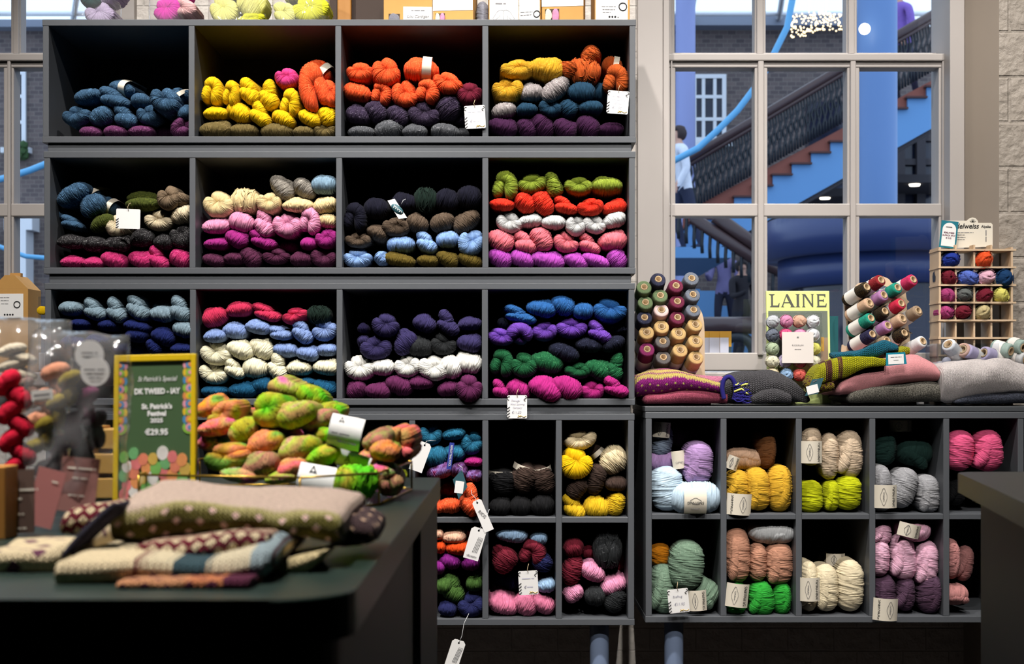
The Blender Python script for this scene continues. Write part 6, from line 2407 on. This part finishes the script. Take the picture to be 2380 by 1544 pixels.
# ================================================================== the dark green counters
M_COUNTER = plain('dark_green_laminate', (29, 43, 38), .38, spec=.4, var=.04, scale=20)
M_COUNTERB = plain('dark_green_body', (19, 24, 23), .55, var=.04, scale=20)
CTZ = CAMZ - .13


def arcpts(cx, cy, r, a0, a1, n=8):
    return [(cx + r * cos(radians(a0 + (a1 - a0) * i / n)), cy + r * sin(radians(a0 + (a1 - a0) * i / n))) for i in range(n + 1)]


def slab(name, outline, z0, z1, mat, parent, bev=0.0):
    bm = bmesh.new()
    A = [bm.verts.new((x, y, z0)) for x, y in outline]
    B = [bm.verts.new((x, y, z1)) for x, y in outline]
    n = len(outline)
    top = bm.faces.new(B)
    bm.faces.new(A[::-1])
    for i in range(n):
        bm.faces.new((A[i], A[(i + 1) % n], B[(i + 1) % n], B[i])).smooth = False
    if bev:
        bmesh.ops.bevel(bm, geom=list(top.edges), offset=bev, segments=2, profile=.5, affect='EDGES')
    bmesh.ops.recalc_face_normals(bm, faces=bm.faces)
    return mesh_obj(name, bm, mat, parent)


ct = thing('counter', 'long dark green counter with rounded corner carrying the knits and yarn', 'counter', (-1.0, -1.85, 0))
ox, oy = 1.0, 1.85
XR, YN, YF = -.098, -2.375, -1.312
top_o = [(-1.9, YN)] + arcpts(XR - .05, YN + .05, .05, -90, 0) + arcpts(XR - .006, YF - .006, .006, 0, 90, 3) + [(-1.9, YF)]
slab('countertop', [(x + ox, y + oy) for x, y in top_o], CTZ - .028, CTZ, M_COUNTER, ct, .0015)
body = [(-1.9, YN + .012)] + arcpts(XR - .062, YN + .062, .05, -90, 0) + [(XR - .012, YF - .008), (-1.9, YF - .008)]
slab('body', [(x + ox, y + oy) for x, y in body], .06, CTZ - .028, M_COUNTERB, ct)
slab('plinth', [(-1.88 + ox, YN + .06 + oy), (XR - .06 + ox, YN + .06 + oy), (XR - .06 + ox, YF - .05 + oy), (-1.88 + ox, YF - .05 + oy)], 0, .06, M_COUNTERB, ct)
bxo('end_panel', XR - .012 + ox, XR - .004 + ox, -1.66 + oy, YF - .010 + oy, .06, CTZ - .029, M_COUNTERB, ct, .001)
c2 = thing('counter', 'second dark green counter cut off by the right frame edge', 'counter', (1.2, -1.9, 0))
ox, oy = -1.2, 1.9
o2 = [(.655 + .03, -1.19)] + arcpts(.655 + .018, -1.19 - .035, .032, 100, 180, 6) + [(.398, -2.6), (1.95, -2.6), (1.95, -1.19)]
slab('countertop', [(x + ox, y + oy) for x, y in o2], CTZ - .028, CTZ, M_COUNTER, c2, .0015)
b2 = [(.70, -1.205), (.664, -1.25), (.412, -2.58), (1.93, -2.58), (1.93, -1.205)]
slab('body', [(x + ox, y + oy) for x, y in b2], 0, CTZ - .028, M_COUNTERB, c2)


def cp(px, py):
    """Point on the counter top seen at a pixel."""
    d = 3200 * .13 / (py - 890)
    return Vector(((px - 1190) / 3200 * d, d - CAMD, CTZ))


# ---- price sign
SD = -1.75
ks = K(SD)
zb = CTZ
sg = thing('price_sign', 'yellow-framed green price sign with white lettering, before the neon yarn', 'sign', (P(360, 0, SD).x, SD, zb), (radians(-5), radians(-1.2), radians(-4)))
sw, shh = 196 * ks, CAMZ + (890 - 823) * ks - zb
M_YFRAME = plain('yellow_plastic', (226, 190, 20), .4, var=.03)
M_SIGNGREEN = plain('sign_green', (70, 96, 62), .45, var=.04)
bm = bmesh.new()
t = .0056
for x0, x1, z0, z1 in ((-sw / 2, -sw / 2 + t, 0, shh), (sw / 2 - t, sw / 2, 0, shh), (-sw / 2 + t, sw / 2 - t, shh - t * 1.3, shh), (-sw / 2 + t, sw / 2 - t, 0, t)):
    box(bm, x0, x1, -.004, .004, z0, z1, .0008)
mesh_obj('frame', bm, M_YFRAME, sg)
pn = bxo('printed_panel', -sw / 2 + t, sw / 2 - t, -.002, .002, t, shh - t, M_SIGNGREEN, sg)
bxo('foot', -sw / 2, sw / 2, -.004, .035, 0, .003, M_YFRAME, sg)
for i, (s, z, size, bo, sx, shr) in enumerate((('St Patrick\'s Special', .838, .0072, 0, .78, .3), ('DK TWEED - IAY', .755, .0082, .0003, .80, 0), ('St. Patrick\'s', .655, .0074, .0003, .95, 0), ('Festival', .608, .0072, .0003, .95, 0), ('2025', .562, .0062, .0002, 1.1, 0), ('€29.95', .485, .0086, .0003, 1.0, 0))):
    text('lettering', s, size, (.002, -.0024, z * shh), M_WHITE, pn, sx=sx, shear=shr, bold=bo)
rn = random.Random(4)
pal = [(226, 150, 170), (230, 190, 40), (70, 140, 190), (140, 190, 70), (226, 140, 80)]
for side in (-1, 1):
    for j in range(9):                           # scalloped borders: nested half discs
        z = shh * (.93 - .052 * j)
        x = side * (sw / 2 - t)
        for q, r in enumerate((.0072, .0046, .0024)):
            bm = bmesh.new()
            prism(bm, [(x - side * r * 1.25 * sin(pi * i / 12), z + r * cos(pi * i / 12)) for i in range(13)], -.0026 - .0003 * q, -.0020)
            o = mesh_obj('border_scallop', bm, plain('border_%d' % ((j + q * 2) % 5), pal[(j + q * 2) % 5], .5, var=.03), pn)
for i in range(7):                               # printed picture of round skeins along the foot
    for j in range(5):
        r = rn.uniform(.0062, .0078)
        x = -sw / 2 + t + .006 + (sw - 2 * t - .012) * (i + .5 * (j % 2) * .6) / 6.3
        z = t + .007 + j * .0098 + 0.004 * sin(i * 1.9)
        if x > sw / 2 - t - .004:
            continue
        bm = bmesh.new()
        prism(bm, [(x + r * .8 * cos(2 * pi * q / 16), z + r * sin(2 * pi * q / 16)) for q in range(16)], -.0027 - .0002 * j - .0001 * (i % 2), -.0020)
        c = [(226, 130, 100), (120, 180, 90), (222, 120, 120), (206, 170, 80), (110, 170, 110), (230, 150, 90), (226, 220, 214)][(i * 3 + j * 2) % 7 if j else 6 if i % 2 else 2]
        mesh_obj('printed_skein', bm, plain('print_%d_%d_%d' % c, c, .5, var=.25, scale=120), pn)

# ---- glass tray with the hand-dyed pile
M_BRASS = plain('brass', (176, 142, 60), .3, metal=.9, var=.05)
ty = thing('glass_tray', 'low clear glass tray with brass edges holding the neon hand-dyed yarn', 'tray', (-.25, -1.64, CTZ + .001))
hx = [(-.385, -1.78), (-.212, -1.823), (-.140, -1.75), (-.1207, -1.543), (-.20, -1.45), (-.39, -1.48)]
hx = [(x + .25, y + 1.64) for x, y in hx]
th = .034
bm = bmesh.new()
n = len(hx)
for i in range(n):
    (x0, y0), (x1, y1) = hx[i], hx[(i + 1) % n]
    for z in (.001, th):
        tube(bm, [(x0, y0, z), (x1, y1, z)], .0013, 6)
    tube(bm, [(x0, y0, .001), (x0, y0, th)], .0013, 6)
mesh_obj('brass_edges', bm, M_BRASS, ty)
bm = bmesh.new()
B0 = [bm.verts.new((x, y, .001)) for x, y in hx]
B1 = [bm.verts.new((x, y, th)) for x, y in hx]
for i in range(n):
    bm.faces.new((B0[i], B0[(i + 1) % n], B1[(i + 1) % n], B1[i]))
bm.faces.new(B0[::-1])
mesh_obj('glass_sides', bm, clear('tray_glass', (.96, .98, .97), .06, .01), ty)
NEON = dyed('neon_green', [(84, 196, 10), (110, 200, 12), (160, 190, 20), (190, 170, 50), (90, 196, 20)], (60, 70, 10), 1.5)
CITRUS = dyed('citrus', [(240, 150, 20), (230, 140, 60), (216, 130, 90), (200, 160, 40), (120, 170, 60)], (110, 60, 20), 1.5)
CORAL = dyed('coral_mix', [(240, 120, 80), (240, 110, 120), (226, 130, 80), (200, 160, 90), (214, 90, 130)], (120, 50, 40), 1.5)
OLIVEMIX = dyed('olive_mix', [(180, 170, 30), (150, 180, 40), (190, 150, 90), (170, 190, 60), (222, 110, 160)], (70, 60, 20), 1.5)
TANMIX = dyed('tan_mix', [(190, 150, 100), (170, 110, 90), (150, 150, 80), (200, 120, 110), (214, 170, 110)], (70, 50, 40), 1.5)
PINKMIX = dyed('pink_mix', [(232, 120, 180), (220, 90, 140), (226, 130, 110), (130, 180, 80), (200, 100, 150)], (90, 40, 60), 1.5)
NM = {'neon green': NEON, 'citrus orange': CITRUS, 'coral': CORAL, 'olive lime': OLIVEMIX, 'tan speckled': TANMIX, 'neon pink': PINKMIX}
PILE = [  # kind, cx, cy, w, h, rot, colour, depth, label
    ('L', 850, 205, 330, 190, -12, 'olive lime', -1.56, 'pale lime hank lying topmost on the neon pile'),
    ('L', 1090, 280, 300, 220, -25, 'neon green', -1.60, 'lime green hank at the top right of the neon pile'),
    ('L', 1250, 420, 230, 200, -40, 'neon green', -1.62, 'bright green hank half behind the white label, right shoulder of the pile'),
    ('k', 700, 395, 340, 340, 40, 'neon green', -1.70, 'bright green curled hank at the front of the pile top'),
    ('L', 935, 430, 360, 260, 22, 'olive lime', -1.71, 'olive lime lobe lying right of the green curled hank'),
    ('L', 1145, 500, 290, 200, 22, 'tan speckled', -1.69, 'tan and rose speckled hank just left of the upper white label'),
    ('L', 1185, 625, 210, 140, 15, 'neon green', -1.70, 'green hank tucked below the upper white label'),
    ('L', 150, 380, 240, 190, 20, 'citrus orange', -1.64, 'orange hank at the upper left of the pile, beside the sign'),
    ('K', 290, 440, 330, 230, 30, 'citrus orange', -1.66, 'orange and gold curled hank at the left of the pile'),
    ('L', 225, 560, 360, 170, 12, 'coral', -1.67, 'orange-tan lobe below the orange curled hank'),
    ('L', 500, 430, 140, 110, 0, 'coral', -1.58, 'small coral hank end showing behind the pile\'s left shoulder'),
    ('L', 460, 590, 300, 240, 25, 'olive lime', -1.69, 'olive and lime hank between the orange and green curls'),
    ('L', 655, 690, 350, 240, 18, 'citrus orange', -1.72, 'orange-yellow hank in the middle of the pile'),
    ('L', 770, 625, 260, 130, -15, 'neon pink', -1.68, 'rose hank peeping out under the green curled hank'),
    ('L', 955, 745, 380, 250, 20, 'olive lime', -1.73, 'olive hank with green and tan bands, centre of the pile'),
    ('L', 1185, 815, 340, 190, 20, 'neon green', -1.735, 'lime hank with pink tip above the lower white labels'),
    ('L', 140, 700, 190, 160, -10, 'neon pink', -1.66, 'pink hank low behind the sign'),
    ('L', 255, 690, 140, 100, 0, 'neon green', -1.65, 'small green hank end beside the pink one'),
    ('K', 305, 830, 410, 260, 10, 'citrus orange', -1.74, 'gold curled hank at the lower left front of the pile'),
    ('L', 600, 895, 380, 260, 24, 'tan speckled', -1.745, 'mauve-tan banded hank right of the gold curl'),
    ('L', 430, 1000, 360, 150, -8, 'neon pink', -1.75, 'magenta hank at the foot of the pile'),
    ('L', 900, 925, 270, 190, 20, 'coral', -1.75, 'coral hank left of the lower white label'),
    ('L', 810, 1010, 320, 130, 8, 'olive lime', -1.752, 'olive yellow hank lowest in the front of the tray'),
    ('L', 1660, 690, 260, 190, 15, 'tan speckled', -1.69, 'tan striped hank right of the upper white label'),
    ('k', 1850, 730, 330, 360, -50, 'coral', -1.64, 'big coral pink looped hank at the right end of the pile'),
    ('L', 1750, 770, 280, 210, -10, 'citrus orange', -1.70, 'golden hank inside the coral loop'),
    ('L', 1600, 830, 200, 130, 0, 'coral', -1.69, 'coral hank end below the golden one'),
    ('L', 1730, 950, 260, 200, -15, 'neon pink', -1.70, 'pale pink hank behind the neon tassel'),
    ('M', 1480, 1065, 440, 330, 0, 'neon green', -1.765, 'neon green tassel-like hank at the front corner of the tray'),
    ('L', 1800, 1080, 250, 230, 10, 'tan speckled', -1.70, 'rose-tan hank seen through the tray\'s glass side'),
]
pile_obj = {}
for i, (kd_, X, Y, w, h, r, c, y, lb) in enumerate(PILE):
    o = put_skein(kd_, 440 + X / 3.86, 850 + Y / 3.86, w / 3.86, h / 3.86, r, 'cream', y, name='yarn_skein', dep=.085)
    o.material_slots[0].material = NM[c]
    tag(o, lb, 'yarn', 'hand-dyed neon skeins in the glass tray')
    pile_obj[i] = o
for host, X, Y, w, h, r, yf, ln in ((5, 1395, 605, 300, 300, -12, -1.735, [('A', .011, -.006, .012, 0), ('~hand dyed', .0042, -.004, -.002, 0), ('~wool 100 g', .0042, .004, -.010, 0)]),
                                    (28, 1125, 1060, 330, 330, -10, -1.778, [('A', .016, -.004, .012, 0)]),
                                    (27, 1470, 860, 300, 150, -18, -1.725, [('A', .010, -.006, 0, 0)])):
    curved_label(pile_obj[host], 440 + X / 3.86, 850 + Y / 3.86, w / 3.86, h / 3.86, yf, r, ln, curve=.62, mat=M_WHITE, lie=True)

# ---- the stack of knits at the counter's edge
def zk(*st):
    return [(s[0] / 2.288, 1100 + s[1] / 2.288, 1100 + s[2] / 2.288) + tuple(s[3:]) for s in st]


CREAM_K = (226, 206, 168)
M_F1 = knit('fairisle_teal', CREAM_K, (.0042, .0036), bands=[(0, CREAM_K), (.052, (110, 50, 60)), (.056, (222, 206, 172)), (.075, (52, 76, 84)), (.10, (214, 200, 170)), (.128, (150, 166, 172)), (.142, (84, 40, 44)), (.155, (170, 150, 30)), (.172, (60, 44, 40)), (.19, (130, 160, 170)), (.20, (36, 52, 60)), (.215, (226, 212, 178)), (.24, (40, 56, 66))],
            axis='u', dots=(.008, .006, .0024, .0, .09), dotcol=(52, 60, 66), marl=.15)
M_F2 = knit('fairisle_burgundy', (110, 26, 44), (.0042, .0036), bands=[(0, (110, 26, 44)), (.05, (104, 30, 46)), (.10, (226, 200, 170)), (.125, (206, 92, 40)), (.14, (110, 26, 44))], axis='u', dots=(.010, .009, .0042), dotcol=(226, 206, 170), marl=.15)
M_F3 = knit('fairisle_plum', CREAM_K, (.0042, .0036), bands=[(0, (200, 140, 100)), (.045, (196, 120, 80)), (.07, (90, 34, 60)), (.09, CREAM_K), (.10, CREAM_K)], axis='u', dots=(.014, .011, .0036), dotcol=(90, 34, 60), marl=.15)
M_F4 = knit('cream_plum', CREAM_K, (.0042, .0036), dots=(.030, .018, .0062), dotcol=(110, 60, 86), marl=.12)
M_F5 = knit('dotted_green', (112, 106, 50), (.0034, .0030), bands=[(0, (206, 182, 166)), (.134, (176, 166, 110)), (.141, (98, 92, 36)), (.16, (84, 78, 30))], dots=(.0165, .0088, .0030, .143, .5), dotcol=(244, 206, 196), marl=.2)
M_F6 = knit('brown_dotted', (70, 52, 54), (.0040, .0034), dots=(.018, .012, .003), dotcol=(226, 190, 160), marl=.15)
o = fold('fairisle_scarf', zk((590, 585, 612), (720, 568, 628), (900, 566, 636), (1100, 570, 640), (1250, 566, 642), (1340, 562, 630)), M_F3, None, -2.335, .16, seed=21, uscale=1.0)
tag(o, 'cream and plum fair-isle scarf end at the bottom of the stack', 'knitwear')
o = fold('fairisle_scarf', zk((262, 490, 598), (330, 470, 608), (420, 470, 598), (620, 462, 580), (800, 456, 576), (1000, 470, 572), (1200, 440, 572), (1330, 412, 568), (1445, 405, 545)), M_F1, None, -2.315, .17, seed=22, wob=.003)
tag(o, 'cream, teal and mustard fair-isle scarf folded low in the stack', 'knitwear')
o = fold('fairisle_scarf', zk((1380, 500, 585), (1500, 470, 582), (1620, 440, 540), (1725, 415, 440)), knit('cream_plain', (216, 196, 150), (.0042, .0036)), None, -2.26, .08, seed=23)
tag(o, 'plain cream scarf end poking out at the right of the stack', 'knitwear')
o = fold('fairisle_cowl', zk((690, 385, 440), (820, 370, 470), (960, 352, 482), (1100, 330, 485), (1250, 315, 470), (1380, 318, 440), (1440, 335, 400)), M_F2, None, -2.275, .15, seed=24, wob=.003)
tag(o, 'burgundy and cream fair-isle cowl folded under the dotted green one', 'knitwear')
o = fold('dotted_cowl', zk((565, 190, 345), (620, 165, 365), (800, 158, 362), (1050, 160, 320), (1300, 166, 310), (1550, 180, 345), (1750, 205, 395), (1825, 235, 385)), M_F5, None, -2.235, .17, seed=25, wob=.004, back=.004)
tag(o, 'green cowl with pink dots and pale inside, topmost on the stack', 'knitwear')
o = fold('dotted_cowl', zk((1740, 265, 400), (1840, 240, 408), (1930, 258, 402), (1995, 310, 380)), M_F6, None, -2.19, .10, seed=26, wob=.004)
tag(o, 'dark brown dotted cowl showing at the right end of the stack', 'knitwear')
o = fold('fairisle_scarf', zk((-160, 440, 560), (0, 430, 552), (150, 425, 545), (260, 400, 540), (390, 335, 500)), M_F4, None, -2.26, .14, seed=27, wob=.004)
tag(o, 'cream scarf with plum motifs at the left end of the counter', 'knitwear')
o = fold('fairisle_hat', zk((318, 270, 330), (345, 215, 345), (430, 185, 345), (560, 178, 350), (620, 200, 350)), M_F2, None, -2.10, .12, seed=28, wob=.004)
tag(o, 'burgundy and cream patterned hat behind the stack\'s left end', 'knitwear')
o = fold('navy_scarf', [(128, 1296, 1308), (150, 1272, 1300), (185, 1236, 1268), (225, 1198, 1230), (262, 1172, 1204)], knit('navy_grey', (46, 42, 62), (.0036, .0032), marl=.25), None, -2.26, .05, seed=29, wob=.003)
tag(o, 'navy-grey scarf edge draped down the left side of the stack', 'knitwear')


# ---- cellophane kits at the left
def braid_mesh(name, n, seed):
    bm = bmesh.new()
    uvl = bm.loops.layers.uv.new('UVMap')
    for i in range(n):
        s = 1 if i % 2 else -1
        cl, tk = bean(.5, .30, .05)
        M = Matrix.Translation((s * .16, .03 * s, (i - (n - 1) / 2) * .44)) @ Matrix.Rotation(radians(38 * s), 4, 'Y')
        strand_sweep(bm, uvl, cl, tk, 12, .12, seed + i, dep=.72, M=M, per=5)
    xs = [v.co.x for v in bm.verts]
    zs_ = [v.co.z for v in bm.verts]
    for v in bm.verts:
        v.co.x /= (max(xs) - min(xs))
        v.co.z /= (max(zs_) - min(zs_))
    bmesh.ops.recalc_face_normals(bm, faces=bm.faces)
    me = bpy.data.meshes.new(name)
    bm.to_mesh(me)
    bm.free()
    me.materials.append(None)
    return me


BR = [braid_mesh('braided_hank', 7, 3), braid_mesh('braided_hank', 5, 31)]
WC.update({'ruby': ((206, 26, 56), None), 'apricot wool': ((222, 150, 116), None), 'olive gold': ((140, 122, 38), None), 'mulberry': ((96, 36, 70), None), 'jet': ((24, 20, 22), None), 'oat': ((224, 206, 178), None), 'cocoa': ((150, 116, 104), None)})
for px0, py0, px1, py1, w, c, y, nb, lb in ((18, 868, 36, 1110, 82, 'ruby', -1.98, 0, 'ruby red braided skein at the left frame edge, in a clear bag'),
                                           (138, 848, 88, 1000, 84, 'apricot wool', -1.93, 1, 'apricot braided skein inside the cellophane bag'),
                                           (172, 868, 72, 1060, 58, 'olive gold', -1.945, 0, 'olive gold braided skein inside the cellophane bag'),
                                           (212, 908, 100, 1110, 66, 'mulberry', -1.935, 0, 'mulberry braided skein inside the cellophane bag'),
                                           (232, 960, 172, 1120, 60, 'jet', -1.92, 1, 'black braided skein at the back of the cellophane bag'),
                                           (30, 800, 30, 900, 90, 'oat', -1.86, 1, 'pale oat skein at the back of the second clear bag'),
                                           (62, 880, 52, 960, 50, 'cocoa', -1.88, 1, 'cocoa brown skein low in the second clear bag')):
    k = K(y)
    o = bpy.data.objects.new('braided_skein', BR[nb])
    COL.objects.link(o)
    L_ = sqrt((px1 - px0) ** 2 + (py1 - py0) ** 2)
    o.location = P((px0 + px1) / 2, (py0 + py1) / 2, y)
    o.scale = (w * k, w * k * .9, L_ * 1.08 * k)
    o.rotation_euler = (0, atan2(px0 - px1, py1 - py0), 0)
    o.material_slots[0].link = 'OBJECT'
    o.material_slots[0].material = wool_of(c)
    tag(o, lb, 'yarn', 'braided skeins in the cellophane kits')


def stand_card(name, label, px0, px1, py0, py1, y, mat, rot, lines=(), ink=None, cat='card'):
    k = K(y)
    w, h = (px1 - px0) * k, (py1 - py0) * k
    root = thing(name, label, cat, P((px0 + px1) / 2, (py0 + py1) / 2, y), (radians(-6), -radians(rot), 0))
    bxo('card', -w / 2, w / 2, -.0006, .0006, -h / 2, h / 2, mat, root)
    for s, size, u, v in lines:
        text('lettering', s, size, (u * w, -.0012, v * h), ink or M_CREAM, root)
    return root


M_TAUPE = plain('taupe_print', (96, 76, 68), .4, var=.05)
M_PINKCARD = plain('dusty_pink_card', (176, 112, 108), .5, var=.05)
M_MAUVECARD = plain('mauve_card', (150, 104, 98), .5, var=.05)
stand_card('pattern_card', 'dark taupe pattern card with small print, leaning before the ruby braid', 14, 80, 1092, 1240, -2.03, M_TAUPE, 2, [('~BRAIDED COWL', .0040, .12, .18), ('~COWL', .0040, -.1, .04), ('~wool kit', .0030, -.1, -.2), ('~hand knit', .0030, -.05, -.42)])
stand_card('pattern_card', 'dusty pink card tilted between the taupe card and the bag', 72, 138, 1090, 1225, -2.00, M_PINKCARD, -14, [('~KIT', .0036, .2, .3)])
stand_card('pattern_card', 'mauve pattern card standing in the cellophane bag', 138, 226, 1064, 1190, -1.985, M_MAUVECARD, -5, [('~BRAIDED COWL', .0040, .05, .30), ('~KNIT KIT', .0034, .05, .12), ('~pure merino', .0026, 0, -.2)])
bgs = []
for nm, px0, px1, ptop, pbot, y, d, lb in (('cellophane_bag', 48, 284, 770, 1225, -1.94, .085, 'big cellophane bag of braided skeins with two round white stickers'),
                                          ('cellophane_bag', -120, 150, 738, 1200, -1.85, .08, 'second crumpled cellophane bag behind, at the left frame edge')):
    k = K(y)
    h = (pbot - ptop) * k
    b = pillow(nm, (px1 - px0) * k, CAMZ + (890 - ptop) * k - CTZ - .002, d, M_CELLO, None, seed=px1, amp=.012, pinch=.0)
    p = P((px0 + px1) / 2, 0, y)
    b.location = (p.x, y, CTZ + .002)
    b.rotation_euler = (0, radians(3), radians(-6))
    tag(b, lb, 'bag', 'cellophane yarn kits')
    bgs.append(b)


M_STICK = plain('sticker_white', (250, 248, 248), .5, var=.02)


def disc_on(parent, name, px, py, r, y, mat, rot=0, tail=()):
    k = K(y)
    bm = bmesh.new()
    lathe(bm, [(0, 0), (r * k, 0), (r * k, .0005), (0, .0005)], 32, smooth=False)
    o = mesh_obj(name, bm, mat)
    o.matrix_basis = Matrix.Translation(P(px, py, y)) @ Matrix.Rotation(pi / 2, 4, 'X')
    attach(o, parent)
    for s, size, dx, dz in tail:
        t = text('lettering', s, size, (0, 0, 0), M_GREYINK)
        t.matrix_basis = Matrix.Translation(P(px + dx, py - dz, y - .001)) @ Matrix.Rotation(pi / 2, 4, 'X')
        attach(t, o)
    return o


disc_on(bgs[0], 'round_sticker', 208, 825, 34, -1.992, M_STICK, tail=(('~wool kit', .0034, 0, 4), ('~500 g', .0030, 0, -6)))
disc_on(bgs[0], 'round_sticker', 221, 864, 34, -1.996, M_STICK, tail=(('~pure merino', .0034, 0, 4), ('~hand dyed', .0030, 0, -6), ('~Ireland', .0028, 0, -14)))
k = K(-1.995)
bm = bmesh.new()
prism(bm, rounded(-25 * k, 25 * k, -13 * k, 13 * k, .002, 4), -.0004, .0004)
ps = mesh_obj('price_sticker', bm, M_WHITE)
ps.matrix_basis = Matrix.Translation(P(98, 919, -1.995)) @ Matrix.Rotation(-radians(6), 4, 'Y')
attach(ps, bgs[0])
t_ = text('lettering', '~24.95', .0055, (0, 0, 0), M_GREYINK)
t_.matrix_basis = ps.matrix_basis @ Matrix.Translation((0, -.0010, 0)) @ Matrix.Rotation(pi / 2, 4, 'X')
attach(t_, ps)
# wooden blocks
tb = thing('wooden_crate', 'small pale wooden crate corner showing between the bag and the sign', 'crate', cp(246, 1190))
tb.location = (P(240, 0, -1.69).x, -1.69, CTZ)
M_PINE = plain('pine', (206, 160, 84), .6, var=.12, scale=16)
for i in range(3):
    bxo('slat', -.014, .030, 0, .05, .003 + .027 * i, .025 + .027 * i, M_PINE, tb, .001)
bxo('corner_post', -.014, -.006, .004, .046, 0, .082, M_PINE, tb)
o = bxo('wooden_stand', P(-60, 0, -2.06).x, P(12, 0, -2.06).x, -2.06, -2.03, CTZ, CTZ + 170 * K(-2.06), M_OCHREWOOD, None, .001)
tag(o, 'ochre wooden stand cut off by the left frame edge', 'stand')

# ================================================================== lettering becomes plain meshes
bpy.context.view_layer.update()
_dg = bpy.context.evaluated_depsgraph_get()
for o in [o for o in bpy.data.objects if o.type == 'FONT']:
    me = bpy.data.meshes.new_from_object(o.evaluated_get(_dg))
    n = bpy.data.objects.new(o.name.split('.')[0], me)
    COL.objects.link(n)
    n.parent = o.parent
    n.matrix_parent_inverse = o.matrix_parent_inverse.copy()
    n.matrix_basis = o.matrix_basis.copy()
    bpy.data.objects.remove(o)
